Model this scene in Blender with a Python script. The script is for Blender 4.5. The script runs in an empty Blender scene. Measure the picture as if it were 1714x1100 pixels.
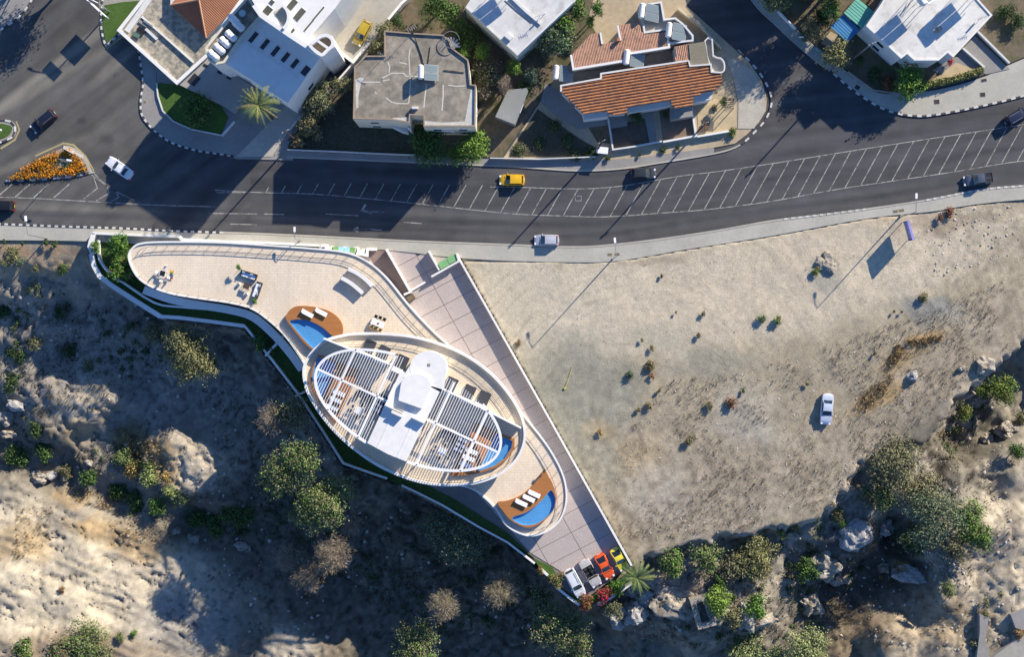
import bpy, math, random
import numpy as np
from mathutils import Vector, noise as mnoise
random.seed(7); rng = np.random.default_rng(7)
R = math.radians
sc = bpy.context.scene
COL = sc.collection
# ------------------------------------------------------------------ camera, sky, sun, exposure
CAM_H = 220.0
cam = bpy.data.objects.new('camera', bpy.data.cameras.new('camera')); COL.objects.link(cam)
cam.location = (0, 0, CAM_H); cam.rotation_euler = (0, 0, 0)
cam.data.sensor_width = 36; cam.data.angle = 2*math.atan(85.7/CAM_H)
cam.data.clip_start = 1; cam.data.clip_end = 3000
sc.camera = cam
SUN_EL = 23.0
SD = (0.67, 0.742)                      # horizontal direction towards the sun
w = bpy.data.worlds.new('World'); sc.world = w; w.use_nodes = True
nt = w.node_tree; sky = nt.nodes.new('ShaderNodeTexSky'); sky.sky_type = 'NISHITA'
sky.sun_disc = False; sky.sun_elevation = R(SUN_EL); sky.sun_rotation = math.atan2(SD[0], SD[1])
sky.air_density = 1.0; sky.dust_density = 0.2; sky.ozone_density = 6.0
tint = nt.nodes.new('ShaderNodeMix'); tint.data_type = 'RGBA'; tint.blend_type = 'MULTIPLY'; tint.inputs[0].default_value = 1; tint.inputs[7].default_value = (.86, .95, 1.10, 1)
nt.links.new(sky.outputs[0], tint.inputs[6]); nt.links.new(tint.outputs[2], nt.nodes['Background'].inputs[0]); nt.nodes['Background'].inputs[1].default_value = 0.10
sl = bpy.data.lights.new('sun', 'SUN'); sl.energy = 5.0; sl.angle = R(0.5); sl.color = (1.0, 0.895, 0.74)
so = bpy.data.objects.new('sun', sl); COL.objects.link(so)
ce = math.cos(R(SUN_EL)); so.rotation_euler = Vector((-SD[0]*ce, -SD[1]*ce, -math.sin(R(SUN_EL)))).to_track_quat('-Z', 'Y').to_euler()
so.location = (60, 60, 60)
sc.view_settings.view_transform = 'Standard'; sc.view_settings.look = 'None'; sc.view_settings.gamma = 1
sc.view_settings.use_curve_mapping = False; sc.view_settings.exposure = 0.82

# ------------------------------------------------------------------ helpers
def P(px, py, z=0.0):
    k = (CAM_H - z)/CAM_H/10.0
    return ((px-857)*k, (550-py)*k, z)
def PX(pts, z=0.0): return [P(a, b, z)[:2] for a, b in pts]
def smooth(pts, n=6, closed=False):
    out = []; N = len(pts)
    rg = range(N) if closed else range(N-1)
    for i in rg:
        if closed: p0, p1, p2, p3 = pts[(i-1) % N], pts[i], pts[(i+1) % N], pts[(i+2) % N]
        else: p0, p1, p2, p3 = pts[max(i-1, 0)], pts[i], pts[i+1], pts[min(i+2, N-1)]
        for k in range(n):
            t = k/n
            out.append(tuple(0.5*((2*p1[j]) + (-p0[j]+p2[j])*t + (2*p0[j]-5*p1[j]+4*p2[j]-p3[j])*t*t + (-p0[j]+3*p1[j]-3*p2[j]+p3[j])*t**3) for j in range(2)))
    if not closed: out.append(tuple(pts[-1]))
    return out
def offset(pts, d, closed=False):
    N = len(pts); out = []
    for i in range(N):
        a = pts[(i-1) % N] if (closed or i > 0) else None
        b = pts[i]; c = pts[(i+1) % N] if (closed or i < N-1) else None
        ns = []
        for p, q in ((a, b), (b, c)):
            if p is None or q is None: continue
            dx, dy = q[0]-p[0], q[1]-p[1]; l = math.hypot(dx, dy)
            if l < 1e-6: continue
            ns.append((-dy/l, dx/l))
        if not ns: out.append(b); continue
        nx = sum(n[0] for n in ns)/len(ns); ny = sum(n[1] for n in ns)/len(ns); l2 = max(nx*nx+ny*ny, 0.3)
        out.append((b[0]+nx*d/l2, b[1]+ny*d/l2))
    return out
def area(p): return 0.5*sum(p[i][0]*p[(i+1) % len(p)][1]-p[(i+1) % len(p)][0]*p[i][1] for i in range(len(p)))
def resample(pts, step):
    out = [pts[0]]; acc = 0
    for a, b in zip(pts, pts[1:]):
        L = math.hypot(b[0]-a[0], b[1]-a[1]); d = step-acc
        while d <= L:
            t = d/L; out.append((a[0]+(b[0]-a[0])*t, a[1]+(b[1]-a[1])*t)); d += step
        acc = (acc+L) % step if L > 0 else acc
    return out
class MB:
    def __init__(s): s.v = []; s.f = []
    def add(s, vs, fs):
        o = len(s.v); s.v += [tuple(v) for v in vs]; s.f += [tuple(o+i for i in f) for f in fs]; return s
    def prism(s, pts, z0, z1, bottom=False):
        pts = list(pts)
        if area(pts) < 0: pts = pts[::-1]
        n = len(pts)
        f = [tuple(range(n, 2*n))] + [(i, (i+1) % n, n+(i+1) % n, n+i) for i in range(n)]
        if bottom: f.append(tuple(range(n-1, -1, -1)))
        return s.add([(x, y, z0) for x, y in pts]+[(x, y, z1) for x, y in pts], f)
    def sheet(s, pts, z):
        pts = list(pts)
        if area(pts) < 0: pts = pts[::-1]
        return s.add([(x, y, z) for x, y in pts], [tuple(range(len(pts)))])
    def wall(s, pts, wd, z0, z1, closed=False, side=0):
        if side == 0: a, b = offset(pts, wd/2, closed), offset(pts, -wd/2, closed)
        else: a, b = offset(pts, wd*side, closed), list(pts)
        n = len(pts); zz0 = z0 if isinstance(z0, (list, tuple)) else [z0]*n; zz1 = z1 if isinstance(z1, (list, tuple)) else [z1]*n
        vs = [(a[i][0], a[i][1], zz0[i]) for i in range(n)]+[(a[i][0], a[i][1], zz1[i]) for i in range(n)] \
            + [(b[i][0], b[i][1], zz1[i]) for i in range(n)]+[(b[i][0], b[i][1], zz0[i]) for i in range(n)]
        fs = []
        for i in range(n if closed else n-1):
            j = (i+1) % n
            for k in range(4):
                k2 = (k+1) % 4; fs.append((k*n+i, k*n+j, k2*n+j, k2*n+i))
        if not closed: fs += [(0, n, 2*n, 3*n), (n-1, 4*n-1, 3*n-1, 2*n-1)]
        return s.add(vs, fs)
    def box(s, cx, cy, cz, sx, sy, sz, rot=0.0):
        c, q = math.cos(rot), math.sin(rot); vs = []
        for dz in (-.5, .5):
            for dx, dy in ((-.5, -.5), (.5, -.5), (.5, .5), (-.5, .5)):
                x, y = dx*sx, dy*sy; vs.append((cx+x*c-y*q, cy+x*q+y*c, cz+dz*sz))
        return s.add(vs, [(3, 2, 1, 0), (4, 5, 6, 7), (0, 1, 5, 4), (1, 2, 6, 5), (2, 3, 7, 6), (3, 0, 4, 7)])
    def tube(s, p0, p1, r0, r1=None, n=8):
        if r1 is None: r1 = r0
        p0, p1 = Vector(p0), Vector(p1); d = p1-p0
        if d.length < 1e-6: return s
        q = d.to_track_quat('Z', 'Y'); vs = []
        for p, r in ((p0, r0), (p1, r1)):
            for k in range(n):
                a = 2*math.pi*k/n; vs.append(p+q @ Vector((math.cos(a)*r, math.sin(a)*r, 0)))
        return s.add(vs, [(k, (k+1) % n, n+(k+1) % n, n+k) for k in range(n)]+[tuple(range(n-1, -1, -1)), tuple(range(n, 2*n))])
    def path(s, pts, r, n=6):
        for a, b in zip(pts, pts[1:]): s.tube(a, b, r, r, n)
        return s
    def build(s, name, m, parent=None, smooth=False, local=False):
        me = bpy.data.meshes.new(name); vs = s.v
        if parent is not None and not local:
            o = wloc(parent); vs = [(v[0]-o[0], v[1]-o[1], v[2]-o[2]) for v in vs]
        me.from_pydata(vs, [], s.f); me.materials.append(m)
        if smooth:
            me.polygons.foreach_set('use_smooth', [True]*len(me.polygons))
            try: me.set_sharp_from_angle(angle=R(40))
            except Exception: pass
        me.update(); ob = bpy.data.objects.new(name, me); COL.objects.link(ob)
        if parent is not None: ob.parent = parent
        return ob
def wloc(o):
    v = Vector((0, 0, 0))
    while o is not None: v = v+Vector(o.location); o = o.parent
    return v
def rawmesh(name, V, F, m, parent=None, local=False):
    V = np.asarray(V, dtype=np.float32); F = np.asarray(F, dtype=np.int32)
    if parent is not None and not local: V = V-np.array(wloc(parent), dtype=np.float32)
    me = bpy.data.meshes.new(name); k = F.shape[1]
    me.vertices.add(len(V)); me.vertices.foreach_set('co', V.ravel())
    me.loops.add(F.size); me.loops.foreach_set('vertex_index', F.ravel())
    me.polygons.add(len(F)); me.polygons.foreach_set('loop_start', np.arange(0, F.size, k, dtype=np.int32))
    me.polygons.foreach_set('loop_total', np.full(len(F), k, dtype=np.int32))
    me.materials.append(m); me.update(calc_edges=True)
    ob = bpy.data.objects.new(name, me); COL.objects.link(ob)
    if parent is not None: ob.parent = parent
    return ob
def tag(o, label=None, cat=None, group=None, kind=None):
    if label: o['label'] = label
    if cat: o['category'] = cat
    if group: o['group'] = group
    if kind: o['kind'] = kind
    return o
def thing(name, label, cat, loc=(0, 0, 0), rot=0.0, group=None):
    o = bpy.data.objects.new(name, None); COL.objects.link(o); o.location = loc; o.rotation_euler = (0, 0, rot)
    o.empty_display_size = 0.3
    return tag(o, label, cat, group)
def dup(o, loc=None, rot=None, label=None, scale=None, parent=None, group=None):
    c = o.copy(); COL.objects.link(c)
    if parent is not None: c.parent = parent
    if loc is not None: c.location = loc
    if rot is not None: c.rotation_euler = (0, 0, rot)
    if scale is not None: c.scale = (scale,)*3 if not isinstance(scale, tuple) else scale
    if label: c['label'] = label
    if group: c['group'] = group
    for ch in list(o.children): dup(ch, parent=c)
    return c
def struct(o): o['kind'] = 'structure'; return o

# numpy value noise
def _h(ix, iy, s): v = np.sin(ix*127.1+iy*311.7+s*74.7)*43758.5453; return v-np.floor(v)
def vn(x, y, s=0):
    ix, iy = np.floor(x), np.floor(y); fx, fy = x-ix, y-iy; fx = fx*fx*(3-2*fx); fy = fy*fy*(3-2*fy)
    a = _h(ix, iy, s)*(1-fx)+_h(ix+1, iy, s)*fx; b = _h(ix, iy+1, s)*(1-fx)+_h(ix+1, iy+1, s)*fx
    return a*(1-fy)+b*fy
def fbm(x, y, s=0, o=4):
    t = 0; a = .5; n = 0
    for k in range(o): t = t+a*vn(x*2**k, y*2**k, s+k); n += a; a *= .5
    return t/n
def sstep(a, b, x): t = np.clip((x-a)/(b-a), 0, 1); return t*t*(3-2*t)
def inside(poly, X, Y):
    c = np.zeros(X.shape, bool); n = len(poly)
    for i in range(n):
        x1, y1 = poly[i]; x2, y2 = poly[(i+1) % n]
        if y1 == y2: continue
        c ^= ((y1 > Y) != (y2 > Y)) & (X < (x2-x1)*(Y-y1)/(y2-y1)+x1)
    return c
def pdist(poly, X, Y, closed=True):
    d = np.full(X.shape, 1e9); n = len(poly)
    for i in range(n if closed else n-1):
        x1, y1 = poly[i]; x2, y2 = poly[(i+1) % n]; dx, dy = x2-x1, y2-y1; l = dx*dx+dy*dy+1e-9
        t = np.clip(((X-x1)*dx+(Y-y1)*dy)/l, 0, 1); d = np.minimum(d, np.hypot(X-x1-t*dx, Y-y1-t*dy))
    return d

# ------------------------------------------------------------------ materials
MATS = {}
def mat(name, col, rough=.85, var=.18, scale=1.2, bump=.0, bscale=8.0, metal=0., spec=.3, coat=0., attr=None, big=.12, island=0., coords='pos', stretch=None, col2=None, c2scale=.6, c2th=.55, tile=None):
    if name in MATS: return MATS[name]
    m = bpy.data.materials.new(name); m.use_nodes = True; MATS[name] = m
    nt = m.node_tree; N = nt.nodes; L = nt.links; b = N['Principled BSDF']
    b.inputs['Roughness'].default_value = rough; b.inputs['Metallic'].default_value = metal
    b.inputs['Specular IOR Level'].default_value = spec; b.inputs['Coat Weight'].default_value = coat
    if coords == 'pos': src = N.new('ShaderNodeNewGeometry').outputs['Position']
    else: src = N.new('ShaderNodeTexCoord').outputs['Object']
    if stretch:
        mp = N.new('ShaderNodeMapping'); mp.inputs['Rotation'].default_value = (0, 0, stretch[0]); mp.inputs['Scale'].default_value = stretch[1]
        L.new(src, mp.inputs[0]); src = mp.outputs[0]
    base = None
    if attr:
        a = N.new('ShaderNodeAttribute'); a.attribute_name = attr; base = a.outputs['Color']
    else:
        c = N.new('ShaderNodeRGB'); c.outputs[0].default_value = (*col, 1); base = c.outputs[0]
    if col2:
        n2 = N.new('ShaderNodeTexNoise'); n2.inputs['Scale'].default_value = c2scale; n2.inputs['Detail'].default_value = 8; n2.inputs['Roughness'].default_value = .65
        L.new(src, n2.inputs['Vector']); rp = N.new('ShaderNodeValToRGB'); rp.color_ramp.elements[0].position = c2th-.06; rp.color_ramp.elements[1].position = c2th+.08
        L.new(n2.outputs[0], rp.inputs[0]); mx = N.new('ShaderNodeMix'); mx.data_type = 'RGBA'; L.new(rp.outputs[0], mx.inputs[0])
        L.new(base, mx.inputs[6]); mx.inputs[7].default_value = (*col2, 1); base = mx.outputs[2]
    def modulate(base, fac_out, amp):
        mr = N.new('ShaderNodeMapRange'); mr.inputs[1].default_value = .25; mr.inputs[2].default_value = .75
        mr.inputs[3].default_value = 1-amp; mr.inputs[4].default_value = 1+amp; L.new(fac_out, mr.inputs[0])
        vm = N.new('ShaderNodeVectorMath'); vm.operation = 'SCALE'; L.new(base, vm.inputs[0]); L.new(mr.outputs[0], vm.inputs['Scale']); return vm.outputs[0]
    if var > 0:
        n = N.new('ShaderNodeTexNoise'); n.inputs['Scale'].default_value = scale; n.inputs['Detail'].default_value = 10; n.inputs['Roughness'].default_value = .72
        L.new(src, n.inputs['Vector']); base = modulate(base, n.outputs[0], var)
    if big > 0:
        n = N.new('ShaderNodeTexNoise'); n.inputs['Scale'].default_value = scale*.12; n.inputs['Detail'].default_value = 4
        L.new(src, n.inputs['Vector']); base = modulate(base, n.outputs[0], big)
    if tile:
        bt = N.new('ShaderNodeTexBrick'); bt.inputs['Scale'].default_value = 1; bt.inputs['Brick Width'].default_value = tile[0]; bt.inputs['Row Height'].default_value = tile[1]
        bt.inputs['Mortar Size'].default_value = .035; bt.inputs['Color1'].default_value = (1, 1, 1, 1); bt.inputs['Color2'].default_value = (.95, .945, .93, 1); bt.inputs['Mortar'].default_value = (.84, .82, .79, 1)
        L.new(src, bt.inputs['Vector']) if not stretch else L.new(N.new('ShaderNodeNewGeometry').outputs['Position'], bt.inputs['Vector'])
        mx = N.new('ShaderNodeMix'); mx.data_type = 'RGBA'; mx.blend_type = 'MULTIPLY'; mx.inputs[0].default_value = 1; L.new(base, mx.inputs[6]); L.new(bt.outputs[0], mx.inputs[7]); base = mx.outputs[2]
    if island > 0:
        g = N.new('ShaderNodeNewGeometry')
        mr = N.new('ShaderNodeMapRange'); mr.inputs[3].default_value = 1-island; mr.inputs[4].default_value = 1+island; L.new(g.outputs['Random Per Island'], mr.inputs[0])
        vm = N.new('ShaderNodeVectorMath'); vm.operation = 'SCALE'; L.new(base, vm.inputs[0]); L.new(mr.outputs[0], vm.inputs['Scale']); base = vm.outputs[0]
    L.new(base, b.inputs['Base Color'])
    if bump > 0:
        n = N.new('ShaderNodeTexNoise'); n.inputs['Scale'].default_value = bscale; n.inputs['Detail'].default_value = 8; n.inputs['Roughness'].default_value = .7
        L.new(src, n.inputs['Vector']); bp = N.new('ShaderNodeBump'); bp.inputs['Strength'].default_value = min(1, bump); bp.inputs['Distance'].default_value = .12*max(1, bump)
        L.new(n.outputs[0], bp.inputs['Height']); L.new(bp.outputs[0], b.inputs['Normal'])
    return m
def leafmat(name, col, island=.45):
    if name in MATS: return MATS[name]
    m = mat(name, col, rough=.65, var=.35, scale=.9, big=0, island=island, spec=.2)
    b = m.node_tree.nodes['Principled BSDF']
    b.inputs['Subsurface Weight'].default_value = 0
    return m
def painted(name, col, metal=.0, rough=.32):
    return mat(name, col, rough=rough, var=.12, scale=2, big=.08, metal=metal, spec=.5, coat=.6, coords='obj')
WHITE = mat('white_render', (.72, .71, .68), rough=.8, var=.09, scale=.9, big=.07, bump=.05)
WHITE2 = mat('weathered_white_render', (.62, .62, .60), rough=.85, var=.16, scale=.8, big=.1)
CONC = mat('concrete', (.30, .28, .245), var=.2, scale=1.3, bump=.3)
CONCL = mat('light_concrete', (.40, .375, .32), var=.15, scale=1.6, bump=.2)
GREYROOF = mat('weathered_roof_screed', (.29, .258, .208), var=.34, scale=.8, bump=.3, big=.15, col2=(.205, .185, .15), c2scale=.45, c2th=.5)
WROOF = mat('whitewashed_roof', (.58, .58, .56), var=.15, scale=.7, bump=.15, col2=(.44, .435, .41), c2scale=.4, c2th=.56)
WROOF2 = mat('clean_white_roof', (.66, .65, .61), var=.12, scale=.7, bump=.15, col2=(.50, .49, .45), c2scale=.5, c2th=.57)
TERRACE = mat('terrace_tiles', (.70, .60, .47), var=.12, scale=2.2, big=.07, bump=.08, stretch=(.5, (1, .3, 1)), tile=(.9, .45))
TERRACE2 = mat('tower_floor_tiles', (.71, .60, .45), var=.12, scale=3, big=.06, bump=.08, tile=(.9, .45))
WOOD = mat('teak_deck', (.36, .15, .048), rough=.6, var=.28, scale=1.5, big=.05, stretch=(-.43, (.25, 6, 1)))
POOLT = mat('pool_tiles', (.15, .38, .64), rough=.5, var=.10, scale=1.5, tile=(.5, .5))
GLASS = mat('dark_glass', (.02, .025, .03), rough=.08, var=0, big=0, spec=.8)
DARKW = mat('dark_window', (.035, .035, .04), rough=.25, var=.1, spec=.6)
BLACK = mat('black_plastic', (.02, .02, .022), rough=.5, var=.1)
TYRE = mat('tyre_rubber', (.02, .02, .02), rough=.9, var=.1)
METAL = mat('grey_metal', (.35, .36, .37), rough=.45, metal=.6, var=.08)
WMETAL = mat('white_metal', (.80, .80, .80), rough=.4, var=.03)
DFAB = mat('charcoal_fabric', (.05, .053, .065), rough=.95, var=.1)
WFAB = mat('white_fabric', (.80, .80, .79), rough=.9, var=.04)
GRASS = mat('lawn_grass', (.06, .115, .022), rough=.95, var=.35, scale=2.5, bump=.6, bscale=20)
HEDGE = mat('garden_ground_cover', (.045, .085, .02), rough=.95, var=.5, scale=2.5, bump=1, bscale=10)
DIRT = mat('yard_dirt', (.16, .125, .085), var=.3, scale=1.5, bump=.5, col2=(.10, .095, .05), c2scale=.25, c2th=.5)
DIRTL = mat('light_yard_soil', (.42, .34, .23), var=.18, scale=1.5, bump=.4)
PAVE = mat('pavement_slabs', (.40, .385, .33), var=.12, scale=2, bump=.2)
PAVEG = mat('grey_paving', (.26, .25, .235), var=.15, scale=2, bump=.2)
GRANITE = mat('granite_paving', (.41, .355, .33), rough=.8, var=.55, scale=7, big=.06, bump=.1)
BROWNPAV = mat('brown_ramp_paving', (.20, .15, .14), rough=.8, var=.3, scale=6)
PAINT = mat('road_paint', (.36, .35, .32), rough=.8, var=.3, scale=3, big=.2, col2=(.13, .128, .12), c2scale=1.1, c2th=.53)
YPAINT = mat('yellow_paint', (.36, .31, .16), rough=.8, var=.25, scale=3)
KW = mat('kerb_white', (.55, .54, .51), rough=.8, var=.12)
KB = mat('kerb_black', (.06, .06, .065), rough=.8, var=.1)
BARK = mat('tree_bark', (.12, .085, .06), rough=.95, var=.3, scale=4)
ROCK = mat('limestone', (.34, .305, .25), rough=.95, var=.42, scale=.9, bump=1.5, bscale=1.6, col2=(.17, .14, .10), c2scale=.7, c2th=.56)
# ------------------------------------------------------------------ ground
SOUTH_KERB = [(-400,372),(-60,374),(0,375),(100,379),(200,382),(300,387),(430,391),(560,397),(700,404),(860,410),(930,413),(1000,412),(1100,401),(1200,386),(1290,370),(1380,359),(1450,350),(1550,335),(1640,318),(1714,311),(1850,303),(2200,290)]
SOUTH_EDGE = [(-400,402),(-60,402),(0,402),(150,404),(300,413),(430,416),(560,421),(640,418),(760,431),(860,437),(1000,439),(1060,433),(1140,419),(1290,395),(1450,366),(1560,354),(1600,347),(1650,340),(1714,334),(1850,325),(2200,312)]
PLATEAU = [(-2600,-2500),(-2600,402),(-60,408),(60,408),(148,405),(149,430),(166,466),(268,532),(408,552),(498,667),(573,782),(648,808),(700,832),(848,912),(978,1022),(1025,1005),(1062,958),(1085,928),(1130,912),(1180,905),(1240,888),(1290,880),(1335,878),(1372,862),(1410,815),(1440,780),(1475,752),(1520,742),(1555,712),(1585,688),(1625,660),(1660,612),(1714,560),(1850,430),(2300,380),(2600,200),(2600,-2500)]
PLOT = [(149,388),(149,430),(166,466),(268,532),(408,552),(498,667),(573,782),(648,808),(848,912),(978,1022),(1058,948),(768,428),(560,404),(300,396)]
RAV = [(-300,440,-2),(-100,440,-1.5),(0,430,-.9),(60,432,-1.0),(140,445,-2.5),(0,470,-2),(60,475,-3.2),(0,540,-6),(100,530,-6),(200,540,-6),(300,580,-7),(0,620,-8),(100,600,-8.5),(250,640,-8.5),(400,610,-8),(450,700,-9),(330,700,-9.5),
 (100,668,-6.2),(135,672,-5.9),(170,668,-6.0),(140,690,-6.6),(95,700,-7),(200,705,-9),(200,770,-9.5),(150,740,-9),(290,748,-7.2),(310,765,-6.6),(335,785,-6.8),(300,790,-7.2),(355,800,-7.6),(265,780,-8.2),(390,790,-9.5),(0,700,-10),(0,770,-11),(100,790,-11.5),(200,835,-12),(330,880,-12),(430,905,-12),(550,960,-13),(650,1010,-14),(700,1100,-14.5),(600,800,-9),(700,880,-11),(500,800,-11),(600,900,-12.5),
 (0,825,-8.0),(0,900,-6.5),(0,1000,-4.5),(0,1100,-2),(0,1200,0),(100,880,-8.5),(130,950,-7.0),(100,1020,-5.0),(100,1100,-2.5),(200,905,-9),(260,915,-9.2),(200,1000,-7.5),(200,1100,-4.5),(270,980,-9),(300,1100,-7.5),(340,960,-9.6),(400,1050,-11),(400,1120,-9.5),(480,1085,-9),(-200,900,-4),(-200,1200,2),(200,1250,0),(500,1250,-8),
 (800,960,-12),(900,1080,-14),(1000,1060,-13),(1020,1120,-14),(1090,1095,-11),(850,1120,-15),(800,1250,-15),(1100,1250,-13),
 (1060,1000,-7),(1030,1030,-8),(1100,970,-3.5),(1150,960,-3),(1110,1000,-3.5),(1200,1000,-3.0),(1250,1030,-3.8),(1185,1045,-4.0),(1140,1030,-5),(1300,1060,-8),(1290,920,-5),(1340,940,-7.5),(1400,1000,-12),(1380,890,-4),(1430,860,-3.5),(1440,900,-4.5),(1460,960,-12),(1500,1000,-9),(1500,900,-12),(1530,950,-9),(1480,800,-4),(1560,780,-8),(1600,740,-15),(1650,720,-15.5),(1700,660,-15),(1590,800,-4.5),(1560,860,-4.5),(1640,800,-9),(1690,760,-9),(1600,870,-6),(1640,890,-4),(1714,800,-6.5),(1714,900,-3.5),(1600,1000,-3.5),(1560,930,-4.5),(1700,1000,-3),(1500,1080,-4.5),(1600,1100,-3.5),(1714,1100,-3),(1400,1090,-8),(1350,1060,-9),(1230,1100,-11),(1850,700,-6),(1900,1000,-1.5),(1500,1250,-4),(1900,1250,-1)]
def to_xy(lst, z=0): return [P(a, b, z)[:2] for a, b in lst]
axx = np.concatenate([np.linspace(-900,-140,20), np.linspace(-135,-98,24), np.arange(-97.6,97.7,.36), np.linspace(98,135,24), np.linspace(140,900,20)])
axy = np.concatenate([np.linspace(-900,-110,20), np.linspace(-105,-66,24), np.arange(-65.6,62.1,.36), np.linspace(63,105,24), np.linspace(110,900,20)])
GX, GY = np.meshgrid(axx, axy)
cp = np.array([P(a, b, z) for a, b, z in RAV])
num = np.zeros(GX.shape); den = np.zeros(GX.shape)
for x, y, z in cp:
    wgt = 1.0/((GX-x)**2+(GY-y)**2+2.0)**1.9; num += wgt*z; den += wgt
ZR = num/den
plat_xy = to_xy(PLATEAU)
SGN = np.where(inside(plat_xy, GX, GY), 1, -1)*pdist(plat_xy, GX, GY)
nz = fbm(GX/5, GY/5, 3, 4)-.5; nz2 = fbm(GX/1.6, GY/1.6, 9, 4)-.5; nz3 = fbm(GX/.8, GY/.8, 19, 3)-.5
rocky = sstep(-6, -1, SGN+nz*4)*(1-sstep(0, 1.5, SGN))
xpix = GX*10+857
wleft = 1-sstep(110, 160, xpix)                         # soft earth bank by the road on the left
cw = 1.2+wleft*7+sstep(1050, 1100, xpix)*1.0
jit = np.where(xpix > 1055, nz*5.0+nz2*2.5, 0)
tt = sstep(-1, 0, (SGN+jit)/cw)
LOTP = to_xy([(700,436)]+[p for p in SOUTH_EDGE if p[0] > 760]+[(2300,380),(2300,900),(1000,1200),(1000,900),(768,440)])
inlot = inside(LOTP, GX, GY)
ZP = np.where(inlot, .03+nz*.25*sstep(2,12,SGN)+nz2*.07+nz3*.05, -.25)
ZP = ZP-inlot*sstep(25, 0, SGN)*.7
ZP = np.where(inside(to_xy(PLOT), GX, GY), -1.9, ZP)
nz4 = np.abs(fbm(GX/3.1, GY/3.1, 29, 4)-.5)*2; rough_amp = (1.5*nz+.55*nz2+.4*nz3-.55*(1-sstep(0, .12, nz4)))*np.where(xpix > 1300, .7, 1)
cliff = (1-tt)*tt*4
# jagged limestone ledges
led = fbm(GX/2.2+5, GY/2.2, 33, 4); ledge = (np.floor(led*9)/9-.5)*2.6
rockzone = sstep(1040, 1080, xpix)*np.exp(-np.abs(SGN+5)/6)*.8
lft = (1-sstep(420, 560, xpix))*sstep(790, 860, 550-GY*10+(xpix<0)*0); sx_ = (GX*.93-GY*.36); sy_ = (GX*.36+GY*.93)
stri = fbm(sx_/7, sy_/.9, 41, 4)-.5; crk_ = np.abs(fbm(sx_/6+3, sy_/1.5, 47, 4)-.5)
ZZ = ZR+rough_amp*(1-.85*lft)+lft*(stri*.9-.55*(1-sstep(0, .025, crk_)))+ledge*rockzone
Z = ZZ*(1-tt)+ZP*tt
def hz(x, y):
    i = int(np.searchsorted(axx, x))-1; j = int(np.searchsorted(axy, y))-1
    i = max(0, min(len(axx)-2, i)); j = max(0, min(len(axy)-2, j))
    fx = (x-axx[i])/(axx[i+1]-axx[i]); fy = (y-axy[j])/(axy[j+1]-axy[j])
    return float((Z[j,i]*(1-fx)+Z[j,i+1]*fx)*(1-fy)+(Z[j+1,i]*(1-fx)+Z[j+1,i+1]*fx)*fy)
def ground_at(px, py):                      # ground point seen at a pixel of the aerial survey
    z = 0
    for _ in range(4): x, y, _z = P(px, py, z); z = hz(x, y)
    return x, y, z
# earth colours: sand, grey gravel, dry grass, ochre straw, darker ground; also painted sun patches and gully shade
def C(*c): return np.array(c)
COLR = np.zeros(GX.shape+(3,)); COLR[:] = C(.32,.275,.195)
jx = (fbm(GX/4, GY/4, 51, 4)-.5)*7; jy = (fbm(GX/4, GY/4, 61, 4)-.5)*7
gz = np.where(SGN > 0, 0, Z); PXX = GX*10*220/(220-gz)+857; PYY = 550-GY*10*220/(220-gz)
def blob(px, py, rx, ry, ang, col, s=1.0, soft=.5, nzs=0.0):
    dx = (PXX+jx*6*min(1, rx/60)-px); dy = (PYY+jy*6*min(1, rx/60)-py); c, q = math.cos(R(ang)), math.sin(R(ang))
    d = np.hypot((dx*c+dy*q)/rx, (-dx*q+dy*c)/ry)+(nz2*nzs*2 if nzs else 0)
    m = (1-sstep(1-soft, 1+soft*.6, d))*s
    COLR[:] = COLR*(1-m[..., None])+C(*col)*m[..., None]
GRAV = (.225,.225,.185); DRY = (.29,.245,.18); STRAW = (.36,.25,.12); PALE = (.40,.35,.27); DARKSOIL = (.13,.112,.085); OLIVE = (.105,.095,.045); PALER = (.42,.37,.28)
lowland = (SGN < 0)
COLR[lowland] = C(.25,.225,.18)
blob(700,1000,420,170,-10,DARKSOIL,.85); blob(420,880,200,110,20,DARKSOIL,.9); blob(620,900,170,120,20,DARKSOIL,.8); blob(60,760,130,60,20,DARKSOIL,.7); blob(900,1060,300,80,0,DARKSOIL,.7)
blob(130,580,190,120,10,(.25,.225,.19),.8); blob(230,650,220,70,5,(.27,.245,.21),.8)
blob(40,440,120,30,0,(.34,.27,.18),1); blob(60,420,120,8,0,(.30,.20,.13),.6)
for a in ((140,670,60,30,-10),(330,775,70,40,20),(300,790,60,25,10)): blob(*a,PALE,1)  # pale soil at the sun patches, sunlight put into the colour
blob(250,770,60,35,30,STRAW,.8); blob(215,740,30,40,0,OLIVE,.8); blob(130,720,30,20,0,STRAW,.5)
blob(140,1000,260,120,8,PALER,1,.4); blob(60,900,130,60,10,PALER,.95); blob(250,960,80,60,10,PALE,.9)
blob(30,910,60,40,0,STRAW,.6); blob(190,895,90,22,10,STRAW,.75); blob(250,925,50,22,0,STRAW,.6); blob(120,830,40,20,0,STRAW,.5)
blob(150,1085,180,30,0,(.20,.15,.10),.75); blob(480,1090,50,40,0,PALE,.9); blob(300,1050,100,50,0,(.25,.235,.21),.8)  # the pale blob at the lower sun patch paints its sunlight too
lot = (SGN > 0) & inlot
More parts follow.
